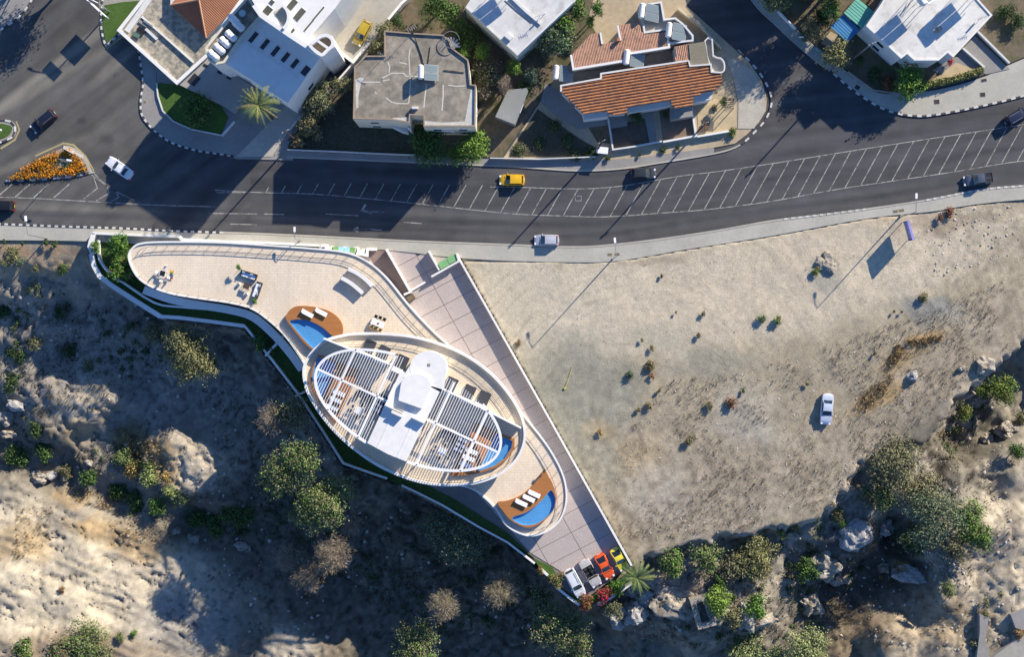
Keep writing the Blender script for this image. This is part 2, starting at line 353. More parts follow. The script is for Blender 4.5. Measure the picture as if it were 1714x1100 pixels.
# lot
blob(1120,500,440,90,-8,(.46,.405,.305),1,.5); blob(1350,460,360,95,-14,(.455,.395,.295),1,.5); blob(900,500,130,80,30,(.45,.40,.305),1)
blob(985,640,120,75,30,GRAV,.75); blob(930,700,80,60,40,GRAV,.6); blob(1190,610,90,30,0,GRAV,.5); blob(1100,560,60,25,0,GRAV,.35); blob(1000,760,90,60,20,(.27,.26,.20),.6); blob(1555,520,60,25,10,(.20,.21,.20),.7); blob(1380,465,30,30,0,(.26,.26,.22),.7)
blob(1220,780,220,120,-10,DRY,.6); blob(1150,840,180,60,-15,DRY,.6); blob(1400,700,200,110,-15,(.29,.25,.18),.6); blob(1300,800,190,60,-15,DRY,.5)
blob(1570,630,150,60,-25,DRY,.75); blob(1650,560,110,60,-30,DRY,.75); blob(1480,720,110,40,-25,DRY,.7)
blob(1465,665,55,16,-38,STRAW,.85); blob(1510,600,50,14,-25,STRAW,.6); blob(1545,565,40,9,-8,STRAW,.7); blob(1000,720,35,22,20,STRAW,.35); blob(1075,770,50,40,40,STRAW,.35); blob(1480,360,60,12,-5,STRAW,.15)
blob(1100,870,120,28,-20,DRY,.7); blob(1230,875,120,25,-10,DRY,.7); blob(1250,700,70,50,30,(.40,.37,.31),.5); blob(1100,830,60,60,30,(.40,.37,.31),.4)
blob(1600,370,90,16,-5,(.25,.20,.14),.6); blob(1100,430,60,8,-5,(.28,.235,.17),.6)
# right lowland
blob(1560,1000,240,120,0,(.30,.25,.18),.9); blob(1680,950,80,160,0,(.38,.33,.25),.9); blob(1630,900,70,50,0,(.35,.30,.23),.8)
blob(1420,960,90,90,0,(.11,.10,.085),.9); blob(1560,770,80,90,-30,(.13,.12,.10),.8); blob(1420,1060,70,50,0,(.16,.11,.06),.7); blob(1490,960,60,70,30,(.15,.13,.10),.6); blob(1600,1040,90,40,0,STRAW,.3)  # gully soil darkened, part of its shadow put into the colour
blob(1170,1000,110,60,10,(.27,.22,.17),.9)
blob(1600,745,90,60,-35,(.10,.09,.07),.7); blob(1480,930,90,70,-30,(.09,.08,.06),.7); blob(1390,1010,80,70,0,(.09,.08,.06),.6)  # near-black patches painting the gully's shadow band and hollows
# fine streaks and speckle that belong to the soil
sp = fbm(GX/.9, GY/.9, 71, 3); st2 = fbm((GX*.9+GY*.4)/.6, (-GX*.4+GY*.9)/2.8, 77, 3)
amp = np.where(lot, .11+.26*sstep(560, 800, PYY)+.22*sstep(1450, 1650, PXX), np.where(PXX < 420, .30, .50))
COLR *= (1+amp*(sp-.5)*2.2+amp*.6*(st2-.5)*2)[..., None]
# wheel tracks on the vacant lot
TR = fbm(GX/14, GY/14, 81, 3)
trk = np.abs(np.sin((np.hypot(GX-20, GY+18)*1.6+TR*8)))
COLR *= (1-np.where(lot, .16*np.exp(-(trk/.25)**2)*sstep(.4,.7,vn(GX/7, GY/7, 91)), 0))[..., None]
bare = cliff*sstep(1040, 1090, xpix)+sstep(-.1, .9, rockzone)*(led > .62)*.9
COLR = COLR*(1-np.clip(bare, 0, 1)[..., None]*.8)+C(.38,.34,.28)*np.clip(bare, 0, 1)[..., None]*.8*(.7+.6*sp[..., None])
far_ = np.clip((np.maximum(np.abs(GX)-99, np.abs(GY)-66))/25, 0, 1)[..., None]; COLR = COLR*(1-far_)+C(.30,.26,.19)*far_
COLR = np.clip(COLR*np.where(lot, 1.10, 1.0)[..., None], .02, .7)
ny, nx = GX.shape
V = np.stack([GX, GY, Z], -1).reshape(-1, 3)
idx = np.arange(ny*nx).reshape(ny, nx)
F = np.stack([idx[:-1, :-1], idx[:-1, 1:], idx[1:, 1:], idx[1:, :-1]], -1).reshape(-1, 4)
SOIL = mat('soil', (.3,.25,.2), rough=.97, var=.24, scale=1.3, big=.07, bump=.8, bscale=3.2, attr='soil', spec=.1)
def vcol(ob, cols, name):
    a = ob.data.color_attributes.new(name, 'FLOAT_COLOR', 'POINT')
    c = np.ones((len(ob.data.vertices), 4), dtype=np.float32); c[:, :3] = cols.reshape(-1, 3); a.data.foreach_set('color', c.ravel())
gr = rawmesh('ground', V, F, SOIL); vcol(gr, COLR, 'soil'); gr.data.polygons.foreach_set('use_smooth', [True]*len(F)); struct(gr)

# ------------------------------------------------------------------ road
MID = to_xy([((a[0]+b[0])/2, (a[1]+b[1])/2+3) for a, b in zip(resample(SOUTH_KERB, 25), resample(SOUTH_KERB, 25))])
rk = smooth(SOUTH_KERB, 6); 
ax2 = np.arange(-120, 120.1, .5); ay2 = np.arange(12, 80, .5); AX, AY = np.meshgrid(ax2, ay2)
kx = np.array([P(p[0], 0)[0] for p in SOUTH_KERB]); ky = np.array([P(0, p[1]+6)[1] for p in SOUTH_KERB])
lim = np.interp(AX, kx, ky)
RP = AX*10+857; RQ = 550-AY*10
base = np.zeros(AX.shape+(3,)); base[:] = C(.068,.069,.073)
def rb(px, py, rx, ry, ang, col, s, soft=.6):
    dx, dy = RP-px, RQ-py; c, q = math.cos(R(ang)), math.sin(R(ang)); d = np.hypot((dx*c+dy*q)/rx, (-dx*q+dy*c)/ry)+(fbm(AX/6, AY/6, 5, 3)-.5)*.5
    m = (1-sstep(1-soft, 1+soft*.5, d))*s; base[:] = base*(1-m[..., None])+C(*col)*m[..., None]
rb(120,200,230,190,0,(.098,.096,.09),.9)
LT = (.22,.205,.17)
rb(90,110,200,9,-37,LT,.7); rb(60,150,160,10,-30,LT,.6); rb(190,110,80,10,-42,LT,.5); rb(50,60,120,14,-40,(.07,.07,.07),.6); rb(150,235,60,14,-40,(.12,.113,.10),.5); rb(40,270,120,9,-22,LT,.6); rb(60,345,200,9,2,LT,.5); rb(60,320,160,12,0,(.11,.106,.095),.5); rb(110,180,110,14,-38,(.068,.068,.07),.6)  # pale tyre streaks, with the road's sheen put into the colour
rb(1330,140,40,90,25,(.095,.09,.085),.5)
for a_ in ((137,202,7,6),(193,127,5,3),(262,374,6,4),(178,232,14,10),(900,375,5,4),(1050,390,9,5),(640,395,8,4),(1290,300,7,4),(760,388,5,4)): rb(a_[0],a_[1],a_[2],a_[3],0,(.035,.035,.037),.6)
dk = np.interp(RP, [p[0] for p in SOUTH_KERB], [p[1] for p in SOUTH_KERB])-RQ     # distance up from the south kerb, in survey pixels
for off, wd, s in ((10,7,.4),(27,5,.25),(46,5,.25)):
    m = np.exp(-((dk-off)/wd)**2)*s; base[:] = base*(1-m[..., None])+C(.115,.110,.10)*m[..., None]
for off, wd, s in ((19,4,.35),(37,4,.3),(118,6,.25)):
    m = np.exp(-((dk-off)/wd)**2)*s; base[:] = base*(1-m[..., None])+C(.050,.051,.055)*m[..., None]
base *= (1+.30*(fbm(AX/2.2, AY/2.2, 15, 3)-.5)+.42*(fbm(AX/16, dk/9, 17, 4)-.5)*2*(RP > 420)+.4*(fbm((AX*.78+AY*.62)/14, (-AX*.62+AY*.78)/1.3, 18, 4)-.5)*2*(RP <= 420))[..., None]
AV = np.stack([AX, AY, np.zeros_like(AX)], -1).reshape(-1, 3); ny, nx = AX.shape; idx = np.arange(ny*nx).reshape(ny, nx)
AF = np.stack([idx[:-1, :-1], idx[:-1, 1:], idx[1:, 1:], idx[1:, :-1]], -1).reshape(-1, 4)
keep = (AY > lim)[:-1, :-1].reshape(-1); AF = AF[keep]
ASPH = mat('asphalt', (.07,.07,.07), rough=.82, var=.13, scale=3.0, big=.10, bump=.15, bscale=14, attr='tarmac', spec=.25)
rd = rawmesh('road', AV, AF, ASPH); vcol(rd, base, 'tarmac'); struct(rd)

def region(name, pts, z, m, zb=-.5, closed_smooth=False, n=5):
    p = smooth(pts, n, True) if closed_smooth else pts
    return struct(MB().prism(PX(p, z), zb, z).build(name, m))
# pavements
sk = smooth(SOUTH_KERB, 5); se = smooth(SOUTH_EDGE, 5)
ps = struct(MB().prism(PX([(a, b+2) for a, b in sk])+PX(se)[::-1], -.6, .12).build('pavement', PAVE))
def tile_joints(name, poly_a, poly_b, n, parent): 
    m = MB()
    for i in range(n+1): m.prism([], 0, 0) if 0 else None
# kerbs
def kerb(pts, painted_ranges=(), plain=True, wd=.28, h=.15, start_white=True, seg=.6, name='kerb'):
    xy = PX(pts); k = struct(MB().wall(xy, wd, -.3, h-.012).build(name, CONCL))
    if painted_ranges:
        st = resample(xy, seg); mw, mk = MB(), MB()
        for i, (a, b) in enumerate(zip(st, st[1:])):
            mid = ((a[0]+b[0])/2*10+857)
            if not any(lo <= mid <= hi for lo, hi, *_ in painted_ranges): continue
            dash = [r for r in painted_ranges if r[0] <= mid <= r[1]][0]
            dx, dy = b[0]-a[0], b[1]-a[1]; l = math.hypot(dx, dy)
            tgt = mw if (i % 2 == 0) == start_white else (mk if len(dash) < 3 else None)
            if tgt is None: continue
            tgt.box((a[0]+b[0])/2, (a[1]+b[1])/2, h/2+.02, l*.96, wd+.03, h+.02, math.atan2(dy, dx))
        if mw.v: tag(mw.build('white_kerb_stones', KW, k), kind='stuff')
        if mk.v: tag(mk.build('black_kerb_stones', KB, k), kind='stuff')
    return k
kerb(sk, [(-200, 372), (1308, 1452, 'w'), (1546, 1900, 'w')])
NK = [(232,82),(236,110),(240,140),(236,165),(237,190),(247,206),(265,224),(290,240),(330,252),(370,258),(395,262)]
kerb(smooth(NK, 5), [(200, 400)])
NK2 = [(480,263),(560,266),(700,272),(860,279),(950,285),(1000,285),(1050,281),(1100,273),(1150,265),(1195,257),(1225,249),(1245,238),(1262,222),(1280,202),(1290,180),(1291,163),(1285,145),(1270,120),(1252,100),(1235,83)]
kerb(smooth(NK2, 5), [(1236, 1300)], seg=.9)
EK = [(1220,-60),(1262,5),(1296,39),(1330,71),(1370,105),(1388,117),(1420,145),(1445,163),(1470,178),(1495,188),(1520,193),(1550,194),(1590,188),(1640,178),(1714,160),(1850,120)]
kerb(smooth(EK, 5), [(1386, 1900)], seg=.8)
EP = [(1240,-70),(1280,-5),(1303,18),(1333,48),(1365,78),(1390,100),(1420,122),(1462,152),(1500,157),(1550,153),(1600,143),(1650,127),(1714,98),(1850,50)]
struct(MB().prism(PX(smooth(EK, 5))+PX(smooth(EP, 5))[::-1], -.5, .12).build('pavement', PAVE))
NW = [(395,262),(480,263),(560,266),(700,272),(860,279),(950,285),(1000,285),(1050,281),(1100,273),(1150,265),(1195,257)]
struct(MB().prism(PX(smooth(NW, 4))+PX([(1195,247),(1150,253),(1100,260),(1060,265),(1000,268),(860,268),(700,262),(480,252),(395,256)]), -.5, .12).build('pavement', PAVEG))
W1 = [(262,140),(264,160),(272,185),(290,203),(320,216),(370,226),(420,235),(475,238)]
struct(MB().prism(PX(smooth(NK, 5))+PX([(480,263),(485,236)])+PX(smooth(W1[:-1], 4))[::-1]+PX([(262,120),(245,85)]), -.5, .127).build('pavement', PAVEG))
# parcels of private ground north of the road
region('yard', [(262,120),(245,80),(260,-60),(480,-80),(700,-80),(690,-10),(600,110),(480,236),(420,236),(370,227),(320,217),(290,204),(272,186),(264,160)], .15, PAVEG)
region('yard', [(480,252),(485,236),(600,110),(690,-10),(700,-100),(1020,-100),(985,30),(1000,60),(930,130),(840,262),(700,262)], .14, DIRT)
region('yard', [(840,268),(862,235),(930,130),(960,60),(1020,-60),(1130,-60),(1150,10),(1232,84),(1255,105),(1275,135),(1284,165),(1282,185),(1270,205),(1250,225),(1230,240),(1200,246),(1150,253),(1060,265),(1000,268)], .13, DIRTL)
region('yard', [(1245,-70),(1283,-5),(1305,16),(1335,46),(1366,75),(1391,97),(1422,119),(1463,149),(1500,154),(1550,150),(1600,140),(1650,124),(1714,95),(1900,20),(1900,-120),(1300,-120)], .15, DIRT)
region('pavement', [(380,258),(440,248),(487,234),(490,268),(395,266)], .137, PAVEG)
# street islands
region('traffic_island', [(164,-60),(173,20),(170,45),(174,66),(180,77),(200,60),(245,40),(300,-40)], .13, CONC)
kerb(smooth([(176,-40),(170,20),(170,45),(174,66),(179,76),(190,66),(206,52)], 5), [(150, 215)], name='kerb')
region('lawn', [(173,26),(172,45),(176,64),(180,71),(202,50),(240,0),(205,3),(175,8)], .22, GRASS, .1, False)
region('yellow_line', smooth([(166,0),(165,45),(172,72),(179,82),(205,62),(205,58),(180,79),(173,71),(168,45),(169,0)], 1), .012, YPAINT, .008)
ISL = [(-40,262),(-5,240),(5,237),(22,229),(26,216),(22,206),(12,202),(-10,203),(-60,230)]
region('traffic_island', smooth(ISL, 4, True), .1, CONC); kerb(smooth(ISL, 5), [(-100, 60)], seg=1.0)
region('lawn', smooth([(-40,255),(-5,235),(14,226),(20,215),(14,209),(-10,208),(-50,228)], 4, True), .18, GRASS, .05)
TRI = [(10,302),(60,268),(108,246),(122,248),(138,262),(150,287),(120,295),(60,300)]
region('traffic_island', TRI, .12, CONC); kerb([(10,303),(60,301),(120,296),(158,288)], [(0, 160)], seg=1.0); kerb(smooth([(106,246),(122,249),(140,264),(152,288)], 5), [(0, 200, 'w')], seg=4.0, wd=.5)
region('pavement', [(-80,-60),(60,-60),(52,2),(30,30),(8,45),(-80,95)], .12, PAVEG); kerb(smooth([(62,-40),(52,2),(30,30),(5,47),(-60,90)], 5), [(-90, 80)], seg=.9)

# ------------------------------------------------------------------ road markings
mk = struct(thing('road_marking', None, None))
def line(pts, wd=.14, z=.010, m=None, name='line'):
    a = MB(); xy = PX(pts); l, r = offset(xy, wd/2), offset(xy, -wd/2); n = len(xy)
    a.add([(x, y, z) for x, y in l]+[(x, y, z) for x, y in r], [(i, n+i, n+i+1, i+1) for i in range(n-1)])
    return a.build(name, m or PAINT, mk)
UP = smooth([(820,313),(860,313),(950,316),(1000,315),(1050,310),(1100,301),(1150,293),(1200,287),(1290,274),(1390,258),(1447,249),(1550,233),(1683,213),(1760,200)], 4)
LO = smooth([(360,318),(430,322),(530,325),(620,333),(700,341),(780,350),(860,358),(930,361),(1000,363),(1050,361),(1100,357),(1180,351),(1290,337),(1400,317),(1500,302),(1600,287),(1690,272),(1780,262)], 4)
line(UP, .13, .014); line(LO, .13, .014)
def yat(L, x): return float(np.interp(x, [p[0] for p in L], [p[1] for p in L]))
x = 445.0
while x < 1760:
    yb = yat(LO, x); 
    if x > 800:
        tx = x+18; 
        for _ in range(4): tx = x+(yb-yat(UP, tx))*.54
        top = (tx, yat(UP, tx)+.6)
    else:
        hgt = 10+(x-445)*.09; top = (x+hgt*.54, yb-hgt)
    line([(x, yb-.6), top], .14, .009, name='stripe'); x += 26.2
def ln(*a, **k): line(list(a), **k)
ln((0,330),(60,332),(130,336),(200,340),(250,343),(360,346)); ln((155,288),(180,312),(205,326),(235,340)); ln((150,290),(176,309),(196,321))
for c in ((157,297,163,315,140,333),(178,309,183,323,161,336),(193,319,199,330,184,338)): ln((c[0],c[1]),(c[2],c[3]),(c[4],c[5]))
for xx in (0,30,62,96,-30): ln((xx+20,308),(xx-6,331), name='stripe', wd=.2)
ln((0,255-10),(60,222),(130,245) ) if 0 else None
ln((363,322),(410,322)); ln((350,357),(430,358)); ln((442,358),(475,359)); ln((676,372),(706,374)); ln((385,375),(430,376)); ln((545,358),(600,361)); ln((620,354),(643,355)); ln((592,384),(640,385))
def arrow(x, y, s=1): return line([(x, y),(x+26*s, y)], .2), line([(x, y-3),(x-6*s, y), (x, y+3)], .5)
arrow(600,384.0); ln((612,342),(606,352),(622,356), wd=.35)
ln((966,328),(973,328),(973,336),(963,336),(963,328), wd=.08); ln((1675,213),(1683,207),(1683,213), wd=.08)
ln((232,219),(256,246), wd=.2) if 0 else None
for pts in ([(178,84),(210,64),(232,50)],): pass
region('yellow_line', smooth([(0,247),(24,232),(31,217),(26,203),(28,202),(34,217),(26,235),(2,250)], 1), .012, YPAINT, .008)
region('yellow_line', [(60,262),(106,241),(122,244),(142,262),(156,286),(158,285),(144,260),(124,241),(106,238),(58,260)], .012, YPAINT, .008)
# covers in the pavements
def cover(px, py, sx, sy, rot, label, col=None, z=.12):
    x, y, _ = P(px, py, z); t = thing('service_cover', label, 'manhole cover', (x, y, z), R(rot), 'service covers in the pavements')
    MB().box(0, 0, .008, sx, sy, .03).build('frame', CONCL, t, local=True); MB().box(0, 0, .026, sx*.86, sy*.8, .03).build('lid', col or mat('brown_cover', (.17,.14,.08), var=.3), t, local=True)
cover(1021,426,.85,.5,2,'brown cover left of the two beside the lamp post at the vacant lot'); cover(1033,425.5,.9,.5,4,'brown cover right of the two beside the lamp post at the vacant lot')
cover(1499,353.5,.85,.5,8,'brown cover left of the two near the blue billboard'); cover(1509,352,.9,.5,8,'brown cover right of the two near the blue billboard')
DKC = mat('dark_cover', (.04,.04,.045), var=.2)
cover(1435,146,.9,.8,-30,'dark square cover in the shaded pavement above the bend', DKC); cover(1568,170,1.0,.9,5,'dark square cover in the middle of the wide pavement', DKC); cover(1645,158,.95,.85,5,'dark square cover with pale lid near the hedge end', DKC); cover(1647,134,1.0,.6,12,'dark cover in a pale frame beside the garden hedge', DKC)
cover(243,170,.5,.5,0,'small brown cover in the sunlit corner pavement by the lawn'); cover(193,381,.7,.4,0,'brown drain cover at the painted kerb above the villa garden wall')
for i, (a, b, c_, d_) in enumerate(((1165,38,1150,6),(1183,55,1172,46))):
    pass
# ------------------------------------------------------------------ villa
import bmesh
def holed(mb, outer, hole, z0, z1):
    bm = bmesh.new()
    for lp in (outer, hole):
        vs = [bm.verts.new((x, y, z1)) for x, y in lp]
        for i in range(len(vs)): bm.edges.new((vs[i], vs[(i+1) % len(vs)]))
    bmesh.ops.triangle_fill(bm, use_beauty=True, use_dissolve=False, edges=bm.edges[:], normal=(0, 0, 1))
    bm.verts.index_update(); bm.faces.index_update()
    mb.add([v.co[:] for v in bm.verts], [tuple(v.index for v in (f.verts if f.normal.z > 0 else reversed(f.verts))) for f in bm.faces]); bm.free()
    for lp, sg in ((outer, 1), (hole, -1)):
        lp = lp if area(lp)*sg > 0 else lp[::-1]; n = len(lp)
        mb.add([(x, y, z0) for x, y in lp]+[(x, y, z1) for x, y in lp], [(i, (i+1) % n, n+(i+1) % n, n+i) for i in range(n)])
    return mb
WATER = bpy.data.materials.new('pool_water'); WATER.use_nodes = True
_n = WATER.node_tree; _n.nodes.remove(_n.nodes['Principled BSDF'])
_t = _n.nodes.new('ShaderNodeBsdfTransparent'); _t.inputs[0].default_value = (.80, .93, 1, 1); _g = _n.nodes.new('ShaderNodeBsdfGlossy'); _g.inputs['Roughness'].default_value = .05
_m = _n.nodes.new('ShaderNodeMixShader'); _f = _n.nodes.new('ShaderNodeFresnel'); _f.inputs[0].default_value = 1.33
_no = _n.nodes.new('ShaderNodeTexNoise'); _no.inputs['Scale'].default_value = 2.2; _ge = _n.nodes.new('ShaderNodeNewGeometry'); _n.links.new(_ge.outputs['Position'], _no.inputs['Vector'])
_b = _n.nodes.new('ShaderNodeBump'); _b.inputs['Strength'].default_value = .25; _b.inputs['Distance'].default_value = .05; _n.links.new(_no.outputs[0], _b.inputs['Height']); _n.links.new(_b.outputs[0], _g.inputs['Normal'])
_m.inputs[0].default_value = .07; _n.nodes.remove(_f); _n.links.new(_t.outputs[0], _m.inputs[1]); _n.links.new(_g.outputs[0], _m.inputs[2]); _n.links.new(_m.outputs[0], _n.nodes['Material Output'].inputs[0])

ZP_, ZT_, ZR_ = 3.0, 6.5, 9.4
vc = P(693, 685)
villa = thing('residential_building', 'white ship shaped residence with roof pools and an oval slatted pergola deck', 'building', (vc[0], vc[1], 0))
POD = [(216,432),(222,416),(240,407),(290,405),(370,406),(450,411),(520,416),(575,422),(610,435),(645,463),(690,518),(740,569),(790,608),(840,650),(880,700),(915,745),(938,785),(947,815),(947,845),(936,872),(916,889),(890,897),(866,891),(846,877),(832,855),(810,832),(780,815),(700,800),(620,760),(560,700),(525,640),(508,606),(480,565),(450,536),(420,516),(380,506),(330,499),(285,491),(250,478),(228,460)]
pod = PX(smooth(POD, 5, True), ZP_)
MB().prism(pod, -9, ZP_-.3).build('podium_wall', WHITE, villa)
fl = MB().prism(offset(pod, .05 if area(pod) > 0 else -.05, True), ZP_-.32, ZP_).build('terrace_floor', TERRACE, villa)
MB().wall(pod, .29, ZP_-.5, ZP_+.22, True).build('parapet', WHITE, villa)
# ledge below the garden side of the podium
LED = [(240,478),(285,494),(330,503),(380,511),(420,522),(450,545),(480,577),(506,612)]
MB().wall(PX(smooth([(a-2, b+7) for a, b in LED], 4), 2), 1.3, -9, 1.2).build('lower_ledge', WHITE, villa)
# paler border strip along the roadside edge
def railing(line_xy, z, closed=False, h=.85, gap=1.75, dbl=True, name='railing'):
    r = MB(); pts = resample(line_xy, gap)
    for x, y in pts: r.box(x, y, z+h/2, .06, .06, h)
    for hh, rr in ((h, .035), (h-.22, .015)) if dbl else ((h, .035),):
        r.wall(line_xy, rr*2, z+hh-rr, z+hh+rr, closed)
    return r.build(name, METAL, villa)
edge = smooth([(228,424),(243,414),(290,411),(370,412),(450,417),(520,422),(575,428),(607,441),(641,468),(686,523),(735,573)], 5)
rlp = PX(edge, 4.1); railing(rlp, ZP_)
railing(PX(smooth([(886,716),(912,750),(934,790),(942,818),(942,845),(931,868),(914,883),(892,890)], 5), 4.1), ZP_)
railing(PX(smooth([(232,462),(252,476),(287,488),(332,496),(382,503),(420,513),(450,533),(478,561),(505,602)], 5), 3.9), ZP_)
MB().wall(PX(smooth([(236,430),(246,423),(290,420),(370,421),(450,426),(520,431),(570,436),(600,449),(634,475),(678,529),(725,578)], 5), 3), .10, ZP_, ZP_+.035).build('floor_channel', CONC, villa)
MB().wall(PX(smooth([(868,722),(890,752),(911,789)], 5), 3), .10, ZP_, ZP_+.035).build('floor_channel', CONC, villa)

def pool(outer, inner, zfloor, hd, smo=True):
    o = PX(smooth(outer, 4, True) if smo else outer, zfloor+hd); i = PX(smooth(inner, 4, True) if smo else inner, zfloor+hd)
    d = holed(MB(), o, i, zfloor, zfloor+hd).build('pool_deck', WOOD, villa)
    ii = offset(i, .01 if area(i) > 0 else -.01, True)
    MB().wall(offset(i, (.03 if area(i) > 0 else -.03), True), .05, zfloor+.03, zfloor+hd-.03, True).build('pool_wall', POOLT, d)
    MB().sheet(i, zfloor+hd-.42).build('pool_floor', POOLT, d)
    MB().sheet(i, zfloor+hd-.07).build('water', WATER, d)
    return d
POOL1o = [(479,535),(480,526),(488,516.5),(501,512),(525,513.5),(550,520.5),(566,532),(573,545),(572,560),(556,570),(535,588),(526,587),(512,577),(494,556)]
POOL1i = [(485,539),(491,535.5),(501,534.6),(520,538),(538,547),(552,559),(556,563),(545,571),(531,583),(524,583),(513,573),(498,556)]
pool(POOL1o, POOL1i, ZP_, .75)
POOL2o = [(911,789.5),(924,808),(930,826.5),(931,839),(927,854),(916,868),(900.5,879),(885,884),(870,880),(854,870.6),(842,856),(833,842),(849.5,839),(870,831),(888,817),(903.6,799)]
POOL2i = [(857,867),(879,859),(897.5,846.6),(912,832),(922,821),(929,833),(929,845),(924,857.5),(913,868),(897.5,877.5),(880.5,880),(866.6,876)]
pool(POOL2o, POOL2i, ZP_, .7)
# tower
TW = [(506,622),(513,600),(527,582),(548,567),(580,558.5),(612,556.5),(650,557.5),(690,562),(730,572),(768,587),(800,606),(830,631),(855,661),(872,690),(880,717),(879,743),(868,768),(848,789),(822,803),(790,812),(755,815),(715,812),(675,801),(635,783),(597,758),(560,725),(530,688),(512,655)]
tw = PX(smooth(TW, 5, True), 7.1); sg = 1 if area(tw) > 0 else -1
MB().prism(offset(tw, .9*sg, True), ZP_-.6, ZT_-.5).build('tower_wall', WHITE, villa)
# glazed bays behind the terrace edge
inner_w = offset(tw, .86*sg, True); gp = resample(inner_w+[inner_w[0]], 3.2)
for a, b in list(zip(gp, gp[1:]))[::1]:
    dx, dy = b[0]-a[0], b[1]-a[1]; l = math.hypot(dx, dy)
    if l < 2: continue
    wn = MB().box((a[0]+b[0])/2, (a[1]+b[1])/2, 4.6, 2.4, .14, 2.1, math.atan2(dy, dx)).build('window', METAL, villa)
    MB().box((a[0]+b[0])/2, (a[1]+b[1])/2, 4.6, 2.2, .18, 1.9, math.atan2(dy, dx)).build('pane', GLASS, wn)
MB().prism(tw, ZT_-.5, ZT_).build('tower_floor', TERRACE2, villa)
MB().wall(offset(tw, .2*sg, True), .42, ZT_-.9, ZT_+.55, True).build('tower_parapet', WHITE, villa)
# low outer lip around the lower left of the tower
railing(PX(smooth([(546,574),(580,565),(612,563),(650,564),(690,569),(728,579),(764,594),(795,612),(824,637),(848,666),(864,694),(872,718),(871,742)], 5), 7.5), ZT_, h=1.0)
railing(PX(smooth([(871,742),(861,765),(842,784),(818,797),(788,806),(755,809),(716,806),(677,795),(638,777),(601,753),(565,721),(537,686),(519,655)], 5), 7.5), ZT_, h=.9, dbl=False)
for k in range(9):
    q = smooth([(760,609+k*0),(800,640),(830,672),(850,705)], 5); q = [(a-4*k*.55+10, b+3.6*k*.6-13) for a, b in q]
    MB().wall(PX(q, ZT_), .05, ZT_, ZT_+.02).build('floor_joint', CONC, villa)
# local frame of the tower (survey pixels)
CX, CY, CA = 683.0, 687.0, R(24.8); CU, SU = math.cos(CA), math.sin(CA)
def L2(u, v): return (CX+u*CU-v*SU, CY+u*SU+v*CU)
def LX(pts, z): return PX([L2(u, v) for u, v in pts], z)
# partitions
def partition(a, b, z0, h, th=.16): return MB().wall(PX([a, b], z0+h), th, z0, z0+h).build('partition', WHITE, villa)
partition((541,567),(588,586), ZT_, 2.3); partition((588,586),(652,611), ZT_, 2.3); partition((737,650),(826,694), ZT_, 2.3); partition((826,694),(872,717.5), ZT_, 2.3)
# roof pools
pool([(533,594),(552,601),(602,621),(581,668),(561.5,709),(548,690),(535.5,672),(522.5,650.5),(519.5,633),(522.5,616)],
     [(532,597.5),(548,603),(563,608.5),(552,640),(538,671),(526,650),(522.5,633),(525.5,616)], ZT_, .5, False)
pool([(797,708),(828,722.6),(839,726.7),(861.4,735.6),(861,751),(849,769.5),(831,783),(801,792.5),(776,796),(754,797)],
     [(829.5,726),(838,729.6),(858,739),(856,751),(845,768),(827,780.5),(800,789.5),(815,758)], ZT_, .5, False)
# central core: stair and lift house
CORE = [L2(-39,-55),L2(-39,78.5),L2(0,81),L2(33,79.5),L2(35,-50)]
MB().prism(PX(CORE, 9.8), ZT_, 9.8).build('roof_core', WHITE, villa)
MB().wall(PX([L2(-39,-30),L2(-39,-5),L2(-32,10)][0:2], 10.1), .2, 9.7, 10.1).build('core_rim', WHITE, villa)
MB().wall(PX([L2(-20,15),L2(-20,80)], 9.9), .3, 9.8, 9.84).build('core_seam', WHITE, villa); MB().wall(PX([L2(17,15),L2(17,80)], 9.9), .3, 9.8, 9.84).build('core_seam', WHITE, villa)
circ = [(717+31*math.cos(t), 616+28*math.sin(t)) for t in np.linspace(0, 2*math.pi, 40, endpoint=False)]
dome = MB(); c0 = P(717, 616, 11)
pr = PX(circ, 9.86); dome.prism(pr, ZT_, 9.86)
dome.build('round_roof', WHITE, villa)
MB().prism(PX([(686,612),(747,628),(740,652),(674,632)], 9.83), ZT_, 9.83).build('link_roof', WHITE, villa)
arc = [(696+25.5*math.cos(t), 648+22*math.sin(t)) for t in np.linspace(R(-175), R(-8), 16)]
MB().prism(PX([(667,670.6)]+arc+[(721,650),(706,684.4)], 10.4), 9.8, 10.4).build('lift_house', WHITE, villa)
MB().box(*P(717.5, 611, 11)[:2], 9.9, .4, .4, .1).build('roof_vent', CONC, villa)
# recessed light wells with a louvre in the core roof
bl = mat('well_floor', (.62,.62,.62))
def lid(a, b, c_, d_, z, m, nm): MB().prism(LX([(a, c_), (b, c_), (b, d_), (a, d_)], z), z-.1, z).build(nm, m, villa)
MB().wall(LX([(-38,8),(-24,8)], 10.7), .25, 9.8, 10.7).build('core_upstand', WHITE, villa); MB().wall(LX([(-24,14),(-4,14)], 10.4), .25, 9.8, 10.7).build('core_upstand', WHITE, villa); MB().wall(LX([(11,8),(34,8)], 10.7), .25, 9.8, 10.6).build('core_upstand', WHITE, villa)
gl = MB(); 
for k in range(3): gl.wall(LX([(-24,2+k*4),(-6,2+k*4)], 10.5), .14, 10.3, 10.55)
gl.build('louvre', METAL, villa)
